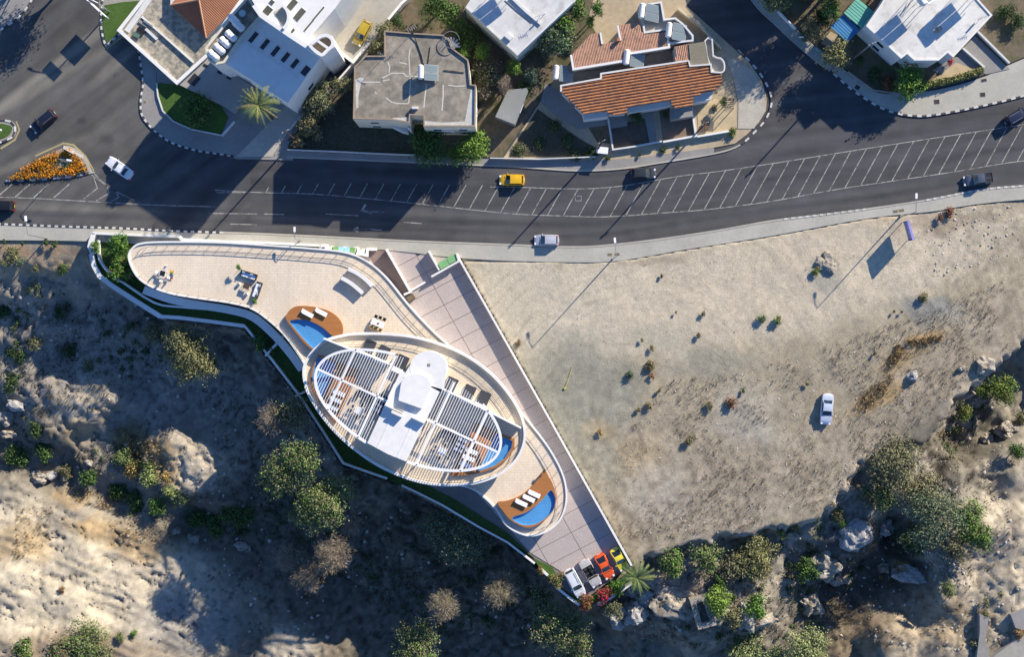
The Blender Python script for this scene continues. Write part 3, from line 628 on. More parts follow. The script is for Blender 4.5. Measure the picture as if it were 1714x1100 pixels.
# pergola
PA, PB = 167.0, 81.0
per = MB(); 
ring = [L2(PA*math.cos(t), PB*math.sin(t)) for t in np.linspace(0, 2*math.pi, 96, endpoint=False)]
def arcpts(u0, u1, s):
    return [(u, s*PB*math.sqrt(max(0, 1-(u/PA)**2))) for u in np.linspace(u0, u1, 30)]
tl = [math.acos(max(-1, min(1, u/PA))) for u in (-39, 35)]
lefta = [L2(PA*math.cos(t), PB*math.sin(t)) for t in np.linspace(tl[0], 2*math.pi-tl[0]-.12, 60)]
rightt = [L2(PA*math.cos(t), PB*math.sin(t)) for t in np.linspace(-tl[1]+.5, tl[1], 60)]
MB().wall(PX(lefta, ZR_), .42, ZR_-.22, ZR_).build('pergola_ring', WMETAL, villa); MB().wall(PX(rightt, ZR_), .42, ZR_-.22, ZR_).build('pergola_ring', WMETAL, villa)
def pb(u): return PB*math.sqrt(max(0, 1-(u/PA)**2))
for u in (-122, -57, 51, 122):
    MB().wall(LX([(u, -pb(u)), (u, pb(u))], ZR_), .34, ZR_-.25, ZR_-.03).build('beam', WMETAL, villa)
MB().wall(LX([(-PA, 1), (-39, 1)], ZR_), .34, ZR_-.24, ZR_-.02).build('beam', WMETAL, villa); MB().wall(LX([(35, 1), (PA, 1)], ZR_), .34, ZR_-.24, ZR_-.02).build('beam', WMETAL, villa)
us = list(np.arange(-161, -40, 4.5))+list(np.arange(38.5, 163, 4.5))
for u in us:
    v = pb(u)-1
    if min(abs(u-b) for b in (-122, -57, 51, 122)) < 2.0: continue
    v0 = -v
    if u > 120: v0 = -v
    MB().wall(LX([(u, v0), (u, v)], ZR_), .09, ZR_-.10, ZR_-.05).build('slat', WMETAL, villa)
for u, vs_ in ((-122, (-1, 0, 1)), (-57, (-1, 0, 1)), (51, (0, 1)), (122, (-1, 0, 1)), (51, (-1,))):
    for s in vs_:
        x, y = PX([L2(u, s*pb(u))], ZR_)[0]; cb = MB().tube((x, y, ZT_), (x, y, ZR_+.02), .12, .12, 8).build('column', BLACK, villa)
# roof terrace windows on the core walls
for u in (-39.4, 35.4):
    for v in (-20, 10, 45):
        x, y = LX([(u, v)], 9)[0]; d = MB().box(x, y, 7.6, .12, 1.9, 2.0, -CA).build('door', METAL, villa); MB().box(x, y, 7.6, .16, 1.7, 1.8, -CA).build('pane', GLASS, d)
# ------------------------------------------------------------------ plot walls, gardens, driveway
wl = thing('boundary_wall', 'long white wall between the driveway and the vacant sandy lot', 'wall', P(900, 680, 0))
MB().wall(PX([(765,427),(790,471),(925,711),(1057,947)], 1.0), .34, [-3.0]*4, [1.0,1.1,1.25,1.4]).build('wall', WHITE, wl)
wl = thing('retaining_wall', 'white angular retaining wall along the dark ravine side of the villa garden', 'wall', P(500, 665, 0))
OW = [(152,425),(157,445),(166,462),(185,477),(225,503),(268,530),(300,532),(350,538),(409,546),(455,603),(500,662),(540,722),(574,776),(610,789),(648,802)]
MB().wall(PX(OW[:6], .6), .75, -9, .6).build('wall', WHITE, wl); MB().wall(PX(OW[5:9], .6), .6, -9.5, .55).build('wall', WHITE, wl); MB().wall(PX(OW[8:], .6), .34, -10, .5).build('wall', WHITE, wl)
wl = thing('retaining_wall', 'thin white retaining wall below the shaded drive, right of the planting gap', 'wall', P(760, 860, 0))
MB().wall(PX([(672,813),(692,822),(740,846),(800,882),(850,909),(895,944)], .3), .3, -10, .3).build('wall', WHITE, wl)
wl = thing('retaining_wall', 'short bright white wall end beside the parked white estate car', 'wall', P(950, 1000, 0))
MB().wall(PX([(905,953),(917,964)], .3), .4, -9, .3).build('wall', WHITE, wl); MB().wall(PX([(930,983),(950,999),(970,1014)], .3), .4, -9, .3).build('wall', WHITE, wl)
wl = thing('retaining_wall', 'low wall end under the magenta bush and the boulders', 'wall', P(1015, 1002, 0))
MB().wall(PX([(1000,1013),(1016,1006),(1036,993),(1058,978)], .2), .3, -8, .2).build('wall', WHITE2, wl)
wl = thing('garden_wall', 'white roadside wall at the pointed left tip of the villa garden', 'wall', P(230, 393, 0))
MB().wall(PX([(155,425),(150,413),(152,404),(157,391)], 1.1), .75, -3, 1.1).build('wall', WHITE, wl); MB().wall(PX([(154,390),(200,392),(300,396),(303,401)], 1.1), .4, -1, 1.1).build('wall', WHITE, wl)
wl = thing('garden_wall', 'white planter wall with dark hedging between the street lamp and the podium', 'wall', P(450, 405, 0))
MB().wall(PX([(303,401),(366,404)], .7), .5, -1, .7).build('wall', WHITE, wl); MB().wall(PX([(366,410),(367,404),(450,406.5),(536,411),(537,420)], .8), .38, -1, .8).build('wall', WHITE, wl)
wl = thing('garden_wall', 'stepped white wall with recesses holding the green and blue bins', 'wall', P(580, 417, 0))
for a in ([(537,411),(546,411),(546,416),(556,416),(556,411),(557,424)], [(556,424),(596,424)], [(576,413),(576,423)], [(594,413),(596,424),(614,427),(615,417),(630,417)], [(598,414),(598,420),(608,421),(608,416)]): MB().wall(PX(a, 1.0), .45, -1, 1.0).build('wall', WHITE, wl)
for pts, lb in (([(165,402),(164,425),(170,442),(183,457),(199,470),(207,474),(258,507),(300,514),(370,520),(415,529)], 'curved inner garden wall between the round bushes and the long outer wall'),
                ([(474,563),(444,596)], 'upper cross wall dividing the strip of garden beside the podium'),
                ([(510,656),(494,664)], 'lower cross wall dividing the strip of garden beside the tower')):
    t = thing('garden_wall', lb, 'wall', P(*pts[len(pts)//2])); MB().wall(PX(smooth(pts, 3), .9), .32, -3, .9).build('wall', WHITE, t)
def garden(pts, z, m=HEDGE, nm='garden_bed'): return struct(MB().prism(PX(pts, z), -3, z).build(nm, m))
garden([(156,392),(306,398),(300,408),(250,408),(222,418),(216,440),(235,470),(285,496),(420,524),(410,546),(268,531),(166,464),(152,430)], -.1)
garden([(412,520),(450,540),(482,570),(515,622),(560,700),(630,775),(680,806),(648,804),(574,778),(500,665),(409,548)], -.25)
garden([(368,404),(536,411),(536,424),(368,412)], .25)
garden([(648,804),(672,812),(740,845),(850,905),(930,960),(905,945),(850,893),(760,836),(690,800)], .05)
garden([(893,935),(925,950),(940,985),(975,1010),(1045,965),(1062,950),(1062,965),(1030,990),(978,1018),(905,955)], .12, GRASS)
# driveway of large granite slabs
drv = MB().prism(PX([(618,420),(700,424),(766,428),(1056,946),(975,1008),(940,985),(870,915),(760,842),(690,806),(640,700)]), -3, -.06).build('driveway', mat('slab_joint', (.19,.17,.165))); struct(drv)
region_xy = PX([(648,421),(766,429),(1055,944),(945,988),(925,945),(888,925),(760,840),(690,803),(600,700),(600,560)])
def clip_poly(sub, cl):
    if area(cl) < 0: cl = cl[::-1]
    out = sub
    for i in range(len(cl)):
        a, b = cl[i], cl[(i+1) % len(cl)]; inp, out = out, []
        def ins(p): return (b[0]-a[0])*(p[1]-a[1])-(b[1]-a[1])*(p[0]-a[0]) >= 0
        for j in range(len(inp)):
            p, q = inp[j], inp[(j+1) % len(inp)]
            if ins(p) != ins(q):
                d1 = (b[0]-a[0])*(p[1]-a[1])-(b[1]-a[1])*(p[0]-a[0]); d2 = (b[0]-a[0])*(q[1]-a[1])-(b[1]-a[1])*(q[0]-a[0]); t = d1/(d1-d2)
                x = (p[0]+(q[0]-p[0])*t, p[1]+(q[1]-p[1])*t)
                if ins(p): out.append(x)
                else: out += [x, q]
            elif ins(p): out.append(q)
        if len(out) < 3: return []
    return out
hull = PX([(600,415),(648,417),(766,429),(1056,946),(945,990),(888,926),(690,805),(560,700)])
d1 = (.487, -.873); d2 = (-.886, -.464)                     # along the wall, and across it
o0 = P(766, 429)[:2]
nslab = 0
for i in range(-3, 22):
    for j in range(0, 9):
        c0_ = i*3.12; c1_ = (i+1)*3.12-.09; e0 = .1+j*5.9+(.0 if i % 2 else .0); e1 = e0+5.82
        q = [(o0[0]+d1[0]*c+d2[0]*e, o0[1]+d1[1]*c+d2[1]*e) for c, e in ((c0_, e0), (c1_, e0), (c1_, e1), (c0_, e1))]
        q = clip_poly(q, hull)
        if len(q) < 3 or abs(area(q)) < 1.0: continue
        cx = sum(p[0] for p in q)/len(q); cy = sum(p[1] for p in q)/len(q); 
        if abs(area(q)) < .5: continue
        px_, py_ = cx*10+857, 550-cy*10
        if px_ < 850 and py_ < 790 and px_ < 560+(py_-400)*.55: continue
        MB().prism(q, -.2, .0+.006*((i*7+j*3) % 3)).build('paving_slab', GRANITE, drv); nslab += 1
# sunken ramp, entry walls
struct(MB().prism(PX([(612,418),(646,418),(686,490),(660,500),(640,470)], .03), -1, .03).build('ramp', BROWNPAV))
for pts, z, lb in (([(646,417),(687,489),(676,493)], 1.5, 'white wall between the dark ramp and the driveway entrance'), ([(717,420),(735,452)], 1.4, 'short white wall left of the two green wheeled bins'), ([(722,463),(745,450),(768,437),(764,424)], 1.4, 'white screen wall below the two green wheeled bins'), ([(687,487),(712,472)], .35, 'low threshold wall across the driveway entrance')):
    t = thing('entry_wall', lb, 'wall', P(*pts[1])); MB().wall(PX(pts, z), .3, -1, z).build('wall', WHITE, t)
t = thing('planter_box', 'brown box planter at the foot of the dark ramp', 'planter', P(688, 499, 0)); x, y, _ = P(688, 499)
MB().box(x, y, .6, 1.3, .9, 1.2, .6).build('box', mat('brown_box', (.14,.10,.06)), t); MB().box(x, y, 1.22, 1.1, .7, .06, .6).build('soil', DIRT, t)
# ------------------------------------------------------------------ houses
def obj_center(pts, z=0):
    q = PX(pts, z); return (sum(p[0] for p in q)/len(q), sum(p[1] for p in q)/len(q))
def windows_on(root, pts_xy, z, n, ww, wh, skip=(), fm=None, gm=None):
    if area(pts_xy) < 0: pts_xy = pts_xy[::-1]
    N = len(pts_xy)
    for i in range(N):
        a, b = pts_xy[i], pts_xy[(i+1) % N]; l = math.hypot(b[0]-a[0], b[1]-a[1])
        k = int(l/n)
        if k < 1 or i in skip: continue
        nx_, ny_ = (b[1]-a[1])/l, -(b[0]-a[0])/l
        for j in range(k):
            t = (j+.5)/k; x, y = a[0]+(b[0]-a[0])*t+nx_*.02, a[1]+(b[1]-a[1])*t+ny_*.02; r = math.atan2(b[1]-a[1], b[0]-a[0])
            f = MB().box(x, y, z, ww, .12, wh, r).build('window', fm or WMETAL, root)
            MB().box(x, y, z, ww-.16, .17, wh-.16, r).build('pane', gm or GLASS, f)
def house(name, label, cat, pts, z, wall_m, roof_m, par_h=.35, par_w=.3, par_m=None, z0=0, win=((2.0,),), overhang=.0, gw=3.6, cid=None):
    c = obj_center(pts, z); t = thing(name, label, cat, (c[0], c[1], z0))
    q = PX(pts, z)
    if area(q) < 0: q = q[::-1]
    wq = offset(q, overhang, True) if overhang else q
    MB().prism(wq, z0-1, z-.15).build('wall', wall_m, t); MB().prism(q, z-.15, z).build('roof', roof_m, t)
    if par_h: MB().wall(offset(q, par_w*.52, True), par_w, z-.1, z+par_h, True).build('parapet', par_m or wall_m, t)
    for wz in win: windows_on(t, wq, z0+wz[0], gw, 1.5, 1.25)
    return t, q
def tile_rows(root, pts, z, ang, pitch, mcols, slope=0.0, name='tile_row', r=None, base_m=None, stuff=False, zf=None):
    q = PX(pts, z); ca, sa = math.cos(ang), math.sin(ang)
    loc = [(x*ca+y*sa, -x*sa+y*ca) for x, y in q]; tmin = min(p[1] for p in loc); tmax = max(p[1] for p in loc)
    n = int((tmax-tmin)/pitch); big = MB(); r = r or pitch*.42
    for k in range(n+1):
        t = tmin+(k+.5)*pitch; xs = []
        for i in range(len(loc)):
            (s1, t1), (s2, t2) = loc[i], loc[(i+1) % len(loc)]
            if (t1 > t) != (t2 > t): xs.append(s1+(s2-s1)*(t-t1)/(t2-t1))
        xs.sort()
        for a, b in zip(xs[::2], xs[1::2]):
            if b-a < .3: continue
            m = MB() if not stuff else big
            for (yo, zo), (yo2, zo2) in (((-r, 0), (-r*.7, r*.75)), ((-r*.7, r*.75), (0, r)), ((0, r), (r*.7, r*.75)), ((r*.7, r*.75), (r, 0))):
                vs = []
                for s_, y_, z_ in ((a, yo, zo), (b, yo, zo), (b, yo2, zo2), (a, yo2, zo2)):
                    tt_ = t+y_; x, y = s_*ca-tt_*sa, s_*sa+tt_*ca
                    zz = zf(x, y) if zf else z+slope*(tt_-tmin); vs.append((x, y, zz+z_))
                m.add(vs, [(0, 1, 2, 3)])
            if not stuff: m.build(name, mcols[k % len(mcols)], root)
    if stuff: tag(big.build(name, mcols[0], root), kind='stuff')
ORT = mat('orange_clay_tile', (.40,.175,.075), rough=.85, var=.35, scale=3, col2=(.25,.13,.08), c2scale=1.2, c2th=.53)
PKT = mat('faded_pink_clay_tile', (.52,.30,.20), rough=.9, var=.25, scale=4, col2=(.30,.20,.14), c2scale=1.5, c2th=.56)
UNDT = mat('tile_valley', (.16,.10,.09), var=.2)
REDT = mat('red_clay_tile', (.38,.15,.085), rough=.85, var=.2, scale=3)
# --- grey roofed house
GR = [(593,112),(612,93),(643,93),(643,51),(692,55),(742,58),(752,66),(757,80),(784,100),(788,141),(797,142),(796,212),(709,212),(709,194),(687,193),(686,206),(657,201),(591,199)]
t, q = house('grey_house', 'two storey house with a stained grey flat roof, one solar heater and a spiral stair', 'house', GR, 9.0, mat('cream_wall', (.60,.56,.45), var=.1), GREYROOF, .28, .22, mat('parapet_brown', (.30,.24,.18), var=.25), win=((2.2,), (6.0,)), gw=3.8)
CRK = mat('sealant_line', (.58,.56,.50), var=.1)
crk = [[(652,133),(640,136),(637,137)],[(687,81),(685,95),(686,115),(687,140),(686,158),(684,172)],[(714,140),(711,160),(709,180)],[(742,142),(742,160),(740,185)],[(649,103),(652,112),(652,122)],[(600,137),(638,137),(641,130),(655,122),(676,122),(680,127),(703,128)],[(645,163),(655,170),(664,173),(684,173)],[(668,104),(681,107)],[(750,142),(762,144),(778,143)],[(640,128),(640,136)],[(627,152),(631,157),(627,156)]]
for c_ in crk: MB().wall([(x, y) for x, y in PX([(a+random.uniform(-.5,.5), b+random.uniform(-.5,.5)) for a, b in c_], 9)], .16, 9.0, 9.02).build('sealant_strip', CRK, t)
pa = mat('white_patch', (.50,.50,.46), var=.3, scale=3)
for pt in ([(595,133),(603,129),(610,131),(604,140),(600,160),(600,180),(596,180)], [(657,197),(684,196),(684,206),(660,201)], [(711,202),(740,205),(778,203),(788,150),(794,150),(793,211),(710,211)]):
    MB().prism(PX(pt, 9), 8.9, 9.012).build('roof_patch', pa, t)
MB().wall(PX([(688,195),(687,215),(682,212)], 6), .2, 0, 6).build('stair_wall', WHITE2, t)
for a in ((600,203,648,207,5.6), (716,215,760,220,5.8)): MB().prism(PX([(a[0],a[1]-8),(a[2],a[3]-8),(a[2],a[3]),(a[0],a[1])], a[4]), a[4]-1, a[4]).build('balcony', WHITE2, t)
MB().prism(PX([(655,207),(683,213),(683,222),(672,219),(655,211)], 3), 0, 3).build('porch_roof', WHITE2, t)
MB().box(*P(695,181,9)[:2], 9.35, 1.0, .35, .7).build('vent_block', WHITE2, t)
for k in range(14):
    a = k/14*2*math.pi*.95; cx, cy = P(756,72,7)[:2]
    MB().box(cx+math.cos(a)*.75, cy+math.sin(a)*.75, 4.5+k*.33, 1.1, .28, .05, a).build('stair_tread', METAL, t)
cx, cy = P(756,72,7)[:2]; MB().tube((cx, cy, 0), (cx, cy, 10), .08).build('stair_pole', METAL, t)
rg_ = [(cx+math.cos(a)*1.35, cy+math.sin(a)*1.35) for a in np.linspace(0, 2*math.pi*.9, 20)]; MB().wall(rg_, .06, 9.6, 9.7).build('stair_rail', METAL, t)
MB().path([P(*p) for p in ((690,52,9.4),(697,70,9.1),(705,92,9.1),(709,110,9.1))], .07).build('roof_pipe', BLACK, t)
MB().path([P(*p) for p in ((742,117,9.1),(760,119,9.1),(777,121,9.1))], .06).build('roof_pipe', BLACK, t)
MB().path([P(*p) for p in ((720,78,9.1),(716,108,9.1))], .05).build('roof_pipe', BLACK, t)
# --- white roof house, top centre
WR = [(779,12),(812,-40),(880,-60),(975,-25),(962,2),(866,93)]
t, q = house('white_roof_house', 'house with a pale whitewashed flat roof between gardens at the top centre', 'house', WR, 6.5, mat('pale_green_wall', (.45,.50,.46), var=.1), WROOF, .12, .3, WHITE2, win=((2,),), gw=4)
MB().wall(PX([(855,-6),(880,18),(906,40)], 6.6), .45, 6.5, 6.8).build('roof_kerb', WHITE2, t); MB().box(*P(851,61,7)[:2], 6.9, 1.3, .7, .8, -.7).build('vent_block', WHITE2, t)
MB().path([P(845,0,6.56), P(865,18,6.56), P(890,38,6.56)], .05).build('roof_crack', mat('dark_line', (.1,.1,.09)), t)
MB().wall(PX([(899,34),(912,20)], 7.2), .25, 6.5, 7.3).build('vent_block', WHITE2, t)
# --- shed
SH = [(850,150),(882,147),(884,152),(862,208),(829,195)]
t, q = house('garden_shed', 'small flat grey roofed shed below the tangled trees', 'shed', SH, 2.8, mat('shed_wall', (.2,.2,.2)), mat('grey_sheet_roof', (.24,.25,.24), var=.1), 0, win=((1.4,),), gw=5)
# --- tiled semi detached house
OW_ = mat('off_white_wall', (.62,.61,.58), var=.08)
D1 = [(939,143),(1006,131),(1006,123),(1153,101),(1155,110),(1190,107),(1191,120),(1208,121),(1209,139),(1194,152),(1161,160),(1160,177),(1124,180),(1123,167),(1050,180),(1050,190),(1018,192),(1016,185),(976,190),(939,153)]
c = obj_center(D1, 4.5); t = thing('tiled_house', 'long house with striped orange clay tile roof inside the curve of the road', 'house', (c[0], c[1], 0))
q = PX(D1, 4.2); q = q if area(q) > 0 else q[::-1]
MB().prism(offset(q, .25, True), -1, 4.15).build('wall', OW_, t); MB().prism(q, 4.15, 4.3).build('roof', UNDT, t)
windows_on(t, offset(q, .25, True), 2.0, 3.5, 1.5, 1.3)
tile_rows(t, D1, 4.3, math.atan2(.165, 1), .49, [ORT], name='tile_row', r=.19)
MB().wall(PX([(939,153),(939,143),(1006,131),(1006,123),(1153,101)], 4.5), .28, 4.1, 4.55).build('parapet', OW_, t)
MB().wall(PX([(1153,101),(1155,110),(1190,107),(1191,120),(1208,121)], 4.6), .26, 4.1, 4.6).build('parapet', OW_, t)
D2 = [(957,91),(988,57),(1005,54),(1008,73),(1037,68),(1035,42),(1068,37),(1076,58),(1116,53),(1119,78),(1047,89),(1045,101),(961,115)]
q2 = PX(D2, 4.4); MB().prism(offset(q2, (.2 if area(q2) > 0 else -.2), True), -1, 4.4).build('wall', OW_, t)
tile_rows(t, D2, 4.42, math.atan2(.165, 1)+math.pi/2, .26, [PKT], name='pan_tiles', r=.13, stuff=True); MB().prism(PX(D2, 4.4), 4.3, 4.42).build('roof', UNDT, t)
MB().wall(PX([(956,91),(960,115),(1045,101),(1046,90),(1120,78),(1117,52)], 4.7), .36, 4.0, 4.62).build('parapet', WHITE, t)
MB().wall(PX([(1005,54),(1008,73)], 4.7), .3, 4.2, 4.7).build('parapet', WHITE, t); MB().wall(PX([(1034,42),(1039,67)], 4.7), .3, 4.2, 4.7).build('parapet', WHITE, t)
D3 = [(1129,78),(1153,73),(1153,100),(1131,104)]; q3 = PX(D3, 4); MB().prism(q3, 0, 4.0).build('wall', OW_, t); tile_rows(t, D3, 4.02, math.atan2(.165, 1)+math.pi/2, .3, [PKT], name='pan_tiles', stuff=True, r=.14)
D4 = [(1153,73),(1180,69),(1187,106),(1156,110)]; MB().prism(PX(D4, 4.3), 0, 4.3).build('flat_roof', mat('grey_green_roof', (.21,.19,.14), var=.25, scale=3), t)
D5 = [(1069,9),(1107,3),(1112,32),(1130,30),(1143,40),(1160,60),(1160,70),(1117,75),(1115,52),(1077,57),(1074,36)]
q5 = PX(D5, 3.6); q5 = q5 if area(q5) > 0 else q5[::-1]; MB().prism(q5, -1, 3.5).build('terrace', CONCL, t); MB().wall(offset(q5, .15, True), .3, 3.4, 4.3, True).build('parapet', WHITE2, t)
D6 = [(1178,69),(1192,66),(1194,93),(1206,97),(1212,105),(1213,115),(1209,122),(1190,120)]
q6 = PX(smooth(D6, 2, True), 3.6); q6 = q6 if area(q6) > 0 else q6[::-1]; MB().prism(q6, -1, 3.4).build('balcony', CONCL, t); MB().wall(offset(q6, .1, True), .2, 3.3, 4.2, True).build('parapet', WHITE2, t)
for pts, z, m in (([(976,190),(1016,186),(1018,195),(978,200)], 3.3, OW_), ([(1050,180),(1122,168),(1124,176),(1052,189)], 3.2, OW_), ([(1161,160),(1194,152),(1190,166),(1162,172)], 3.3, OW_), ([(1123,181),(1158,176),(1160,194),(1124,200)], 2.7, PAVEG), ([(1018,193),(1050,190),(1050,210),(1020,215)], .6, PAVEG)):
    MB().prism(PX(pts, z), 0, z).build('porch', m, t)
MB().box(*P(1035,66,5)[:2], 4.9, .5, .5, .7).build('chimney', REDT, t)
# sunken court between the two roof parts
region('courtyard', [(932,120),(1000,118),(1045,103),(1122,80),(1130,104),(1060,118),(1005,128),(940,140)], .5, CONC)
region('courtyard', [(912,140),(938,152),(975,190),(1018,196),(1022,208),(968,216),(928,190),(905,170)], .25, PAVEG)
region('yard_bed', [(1022,210),(1090,196),(1095,240),(1028,250)], .2, mat('dark_soil', (.10,.08,.06), var=.3)); region('yard_bed', [(1103,182),(1160,176),(1166,228),(1110,238)], .2, mat('brown_yard', (.19,.14,.10), var=.2))
region('yard_bed', [(1166,175),(1195,165),(1232,170),(1228,228),(1170,232)], .2, mat('ochre_yard', (.46,.37,.23), var=.2))
region('yard_bed', [(980,205),(1018,200),(1022,240),(1000,238)], .18, DIRT)
region('path', [(1078,190),(1092,188),(1100,240),(1088,243)], .3, PAVEG)
region('yard_bed', [(900,182),(960,225),(1000,250),(1000,262),(852,262),(868,232)], .18, mat('dark_scrub_soil', (.075,.07,.045), var=.5, scale=2))
region('yard_bed', [(480,252),(590,140),(590,200),(655,205),(700,215),(700,258)], .18, mat('dark_scrub_soil', (.075,.07,.045)))
def lowwall(pts, z, label, wd=.25, m=None, name='garden_wall', cat='wall', zb=-.2):
    mid = P(*pts[len(pts)//2]); t = thing(name, label, cat, mid); MB().wall(PX(pts, z), wd, zb, z).build('wall', m or WHITE2, t); return t
lowwall([(1018,197),(1022,222),(1026,250),(1060,245),(1108,236)], .9, 'white wall around the dark front garden with the round bush')
lowwall([(1158,177),(1165,227),(1110,237)], .9, 'white wall around the brown front yard of the tiled house', .32, WHITE)
lowwall([(1168,228),(1220,219)], .9, 'short white roadside wall left of the scrubby corner', .32, WHITE)
lowwall([(1135,13),(1170,42),(1207,80)], 1.4, 'pale wall along the side street behind the tiled house', .35, mat('cream_stone', (.50,.45,.33), var=.15))
lowwall([(480,250),(560,253),(640,257),(695,259)], .9, 'long thin wall beside the road below the grey roofed house', .16)
lowwall([(820,264),(900,266),(998,262)], .9, 'thin roadside wall between the yellow hatchback and the bus shelter box', .16)
lowwall([(597,98),(560,140)], 2.2, 'narrow white wall separating the white building drive from the olive tree', .3, WHITE)
lowwall([(519,178),(498,200),(484,218)], .9, 'low pale wall along the driveway under the olive trees', .3)
lowwall([(262,138),(264,160),(272,185),(290,203),(320,216),(370,226)], .45, 'curved low white edge around the corner lawn', .22, WHITE2)
lowwall([(371,227),(392,203)], .6, 'low wall at the right end of the corner lawn', .3)
for s_ in range(0): pass
region('lawn', [(263,138),(265,160),(273,184),(291,202),(321,215),(370,224),(382,196),(370,178),(300,142)], .3, GRASS, .1)
region('driveway', [(482,173),(522,148),(540,170),(560,185),(530,175),(505,200),(484,218),(455,262),(395,262)], .19, CONCL, .1)
region('driveway', [(372,228),(395,205),(440,215),(395,262),(350,252)], .18, PAVEG, .1)
region('path', [(1214,96),(1232,100),(1262,120),(1278,150),(1281,185),(1262,215),(1235,215),(1236,170),(1228,130)], .2, mat('pale_gravel', (.42,.39,.32), var=.2, scale=3, bump=.3))
# --- white house, top right, with awnings
FR = [(1449,43),(1475,5),(1500,-40),(1600,-70),(1636,-3),(1661,25),(1595,96),(1586,88),(1571,101),(1530,101),(1518,90),(1508,98)]
t, q = house('white_house', 'square house with a bright white flat roof in the top right corner', 'house', FR, 6.0, WHITE2, WROOF2, .14, .3, WHITE, win=((1.8,), (4.4,)), gw=4.2)
MB().path([P(*p) for p in ((1573,48,6.1),(1569,49,7.0))], .45, 8).build('chimney', CONC, t); MB().box(*P(1572,48,7)[:2], 6.5, .9, .7, 1.1, .8).build('chimney', CONC, t)
MB().box(*P(1631,39,6)[:2], 6.4, .5, .3, .8, .8).build('vent_block', WHITE2, t)
for k, dx in enumerate((0, 5)):
    MB().path([P(1512-k*3,20+k*8,6.3), P(1530-k*2,-8+k*6,6.6)], .05).build('roof_pipe', METAL, t)
def awning(pts, z, col, label, ang):
    c = obj_center(pts, z); t = thing('awning', label, 'awning', (c[0], c[1], 0)); m = mat('sheet_'+label.split()[0], col, rough=.6, var=.15, scale=2, stretch=(ang, (.3, 3, 1)))
    q = PX(pts, z); MB().prism(q, z-.06, z).build('sheet', m, t, )
    for p in q: MB().tube((p[0], p[1], 0), (p[0], p[1], z-.05), .05).build('post', METAL, t)
    for k in range(1, 7):
        a = [q[0][i]+(q[1][i]-q[0][i])*k/7 for i in (0, 1)]; b = [q[3][i]+(q[2][i]-q[3][i])*k/7 for i in (0, 1)]; MB().wall([a, b], .06, z, z+.04).build('rib', m, t)
awning([(1390,44),(1413,22),(1439,49),(1419,71)], 3.0, (.06,.23,.44), 'blue sheet awning beside the white house', .8)
awning([(1413,21),(1434,-4),(1462,18),(1443,48)], 3.4, (.16,.46,.37), 'green sheet awning joined above the blue one', .8)
BT = [(1452,8),(1468,-14),(1492,0),(1470,22)]; c = obj_center(BT, 3.4); t = thing('lean_to', 'brown tiled lean-to roof between the green awning and white house', 'shed', (c[0], c[1], 0))
MB().prism(PX(BT, 3.4), 0, 3.4).build('wall', UNDT, t); tile_rows(t, BT, 3.42, 2.2, .28, [mat('brown_tile', (.26,.16,.10), var=.2)], name='pan_tiles', stuff=True, r=.13)
region('yard_bed', [(1374,72),(1390,52),(1412,64),(1400,85)], .3, DIRTL); region('yard_bed', [(1552,140),(1590,112),(1600,104),(1640,120),(1600,132)], .3, mat('ochre_yard', (.46,.37,.23)))
region('driveway', [(1602,92),(1632,60),(1690,115),(1650,124)], .2, PAVEG); region('yard_bed', [(1560,118),(1590,98),(1610,92),(1648,120),(1600,130)], .22, PAVEG)
lowwall([(1612,80),(1648,112)], .8, 'low wall between the paved patio and drive of the white house', .3)
lowwall([(1637,52),(1690,105)], .8, 'long wall along the far side of the white house drive', .3)
lowwall([(1303,17),(1318,33),(1333,47)], 1.2, 'white railing wall at the top of the right pavement', .2, WHITE)
lowwall([(1366,78),(1390,99)], 1.0, 'grey green wall under the shaggy street tree', .3, mat('green_wall', (.2,.3,.3)))
lowwall([(1420,119),(1462,150),(1500,155),(1550,151)], .7, 'thin kerb wall below the leafy bright green tree', .16, CONC)
# --- big white building, top left
t = thing('white_apartment_building', 'large white building with stepped terraces and roof tanks, top left', 'building', (*obj_center([(343,80),(482,171),(537,93)], 8), 0))
A1 = [(199,50),(296,138),(345,92),(395,30),(345,-60),(262,-40)]; q = PX(A1, 1.2); q = q if area(q) > 0 else q[::-1]
MB().prism(q, -1, 1.1).build('wall', WHITE2, t)
MB().prism(q, 1.1, 1.2).build('terrace_floor', mat('stained_terrace', (.42,.37,.28), var=.28, scale=1.6, col2=(.22,.21,.18), c2scale=.9, c2th=.5), t)
MB().wall(PX([(346,92),(296,138),(199,50),(262,-30)], 1.6), .55, 1.1, 1.6).build('parapet', WHITE, t)
MB().wall(PX([(212,52),(262,-20)], 1.4), .9, 1.1, 1.4).build('parapet', WHITE2, t)
MB().wall(PX([(237,27),(276,61),(324,104)], 1.6), .32, 1.1, 1.6).build('parapet', WHITE, t)
A0 = [(297,140),(346,93),(425,145),(392,190),(376,178)]; q = PX(A0, 1.0); MB().prism(q, -1, 1.0).build('lower_roof', mat('grey_beige_render', (.34,.32,.29), var=.08), t)
def rectpx(cx, cy, l, wd, ang, z):
    ca, sa = math.cos(R(ang)), math.sin(R(ang)); return PX([(cx+a*l/2*ca-b*wd/2*sa, cy+a*l/2*sa+b*wd/2*ca) for a, b in ((-1,-1),(1,-1),(1,1),(-1,1))], z)
w_ = MB().prism(rectpx(325,133,18,14,-50,1.06), .9, 1.07).build('window', DARKW, t)
for p in ((344,109),(367,121),(383,130)): MB().prism(rectpx(p[0],p[1],8,4,30,1.1), .9, 1.1).build('window', DARKW, t)
A2 = [(343,80),(349,101),(362,108),(376,105),(482,172),(538,93),(438,25),(420,-20),(400,0)]
ZA = 11.5; q = PX(A2, ZA); MB().prism(q, -1, ZA).build('main_block', WHITE, t)
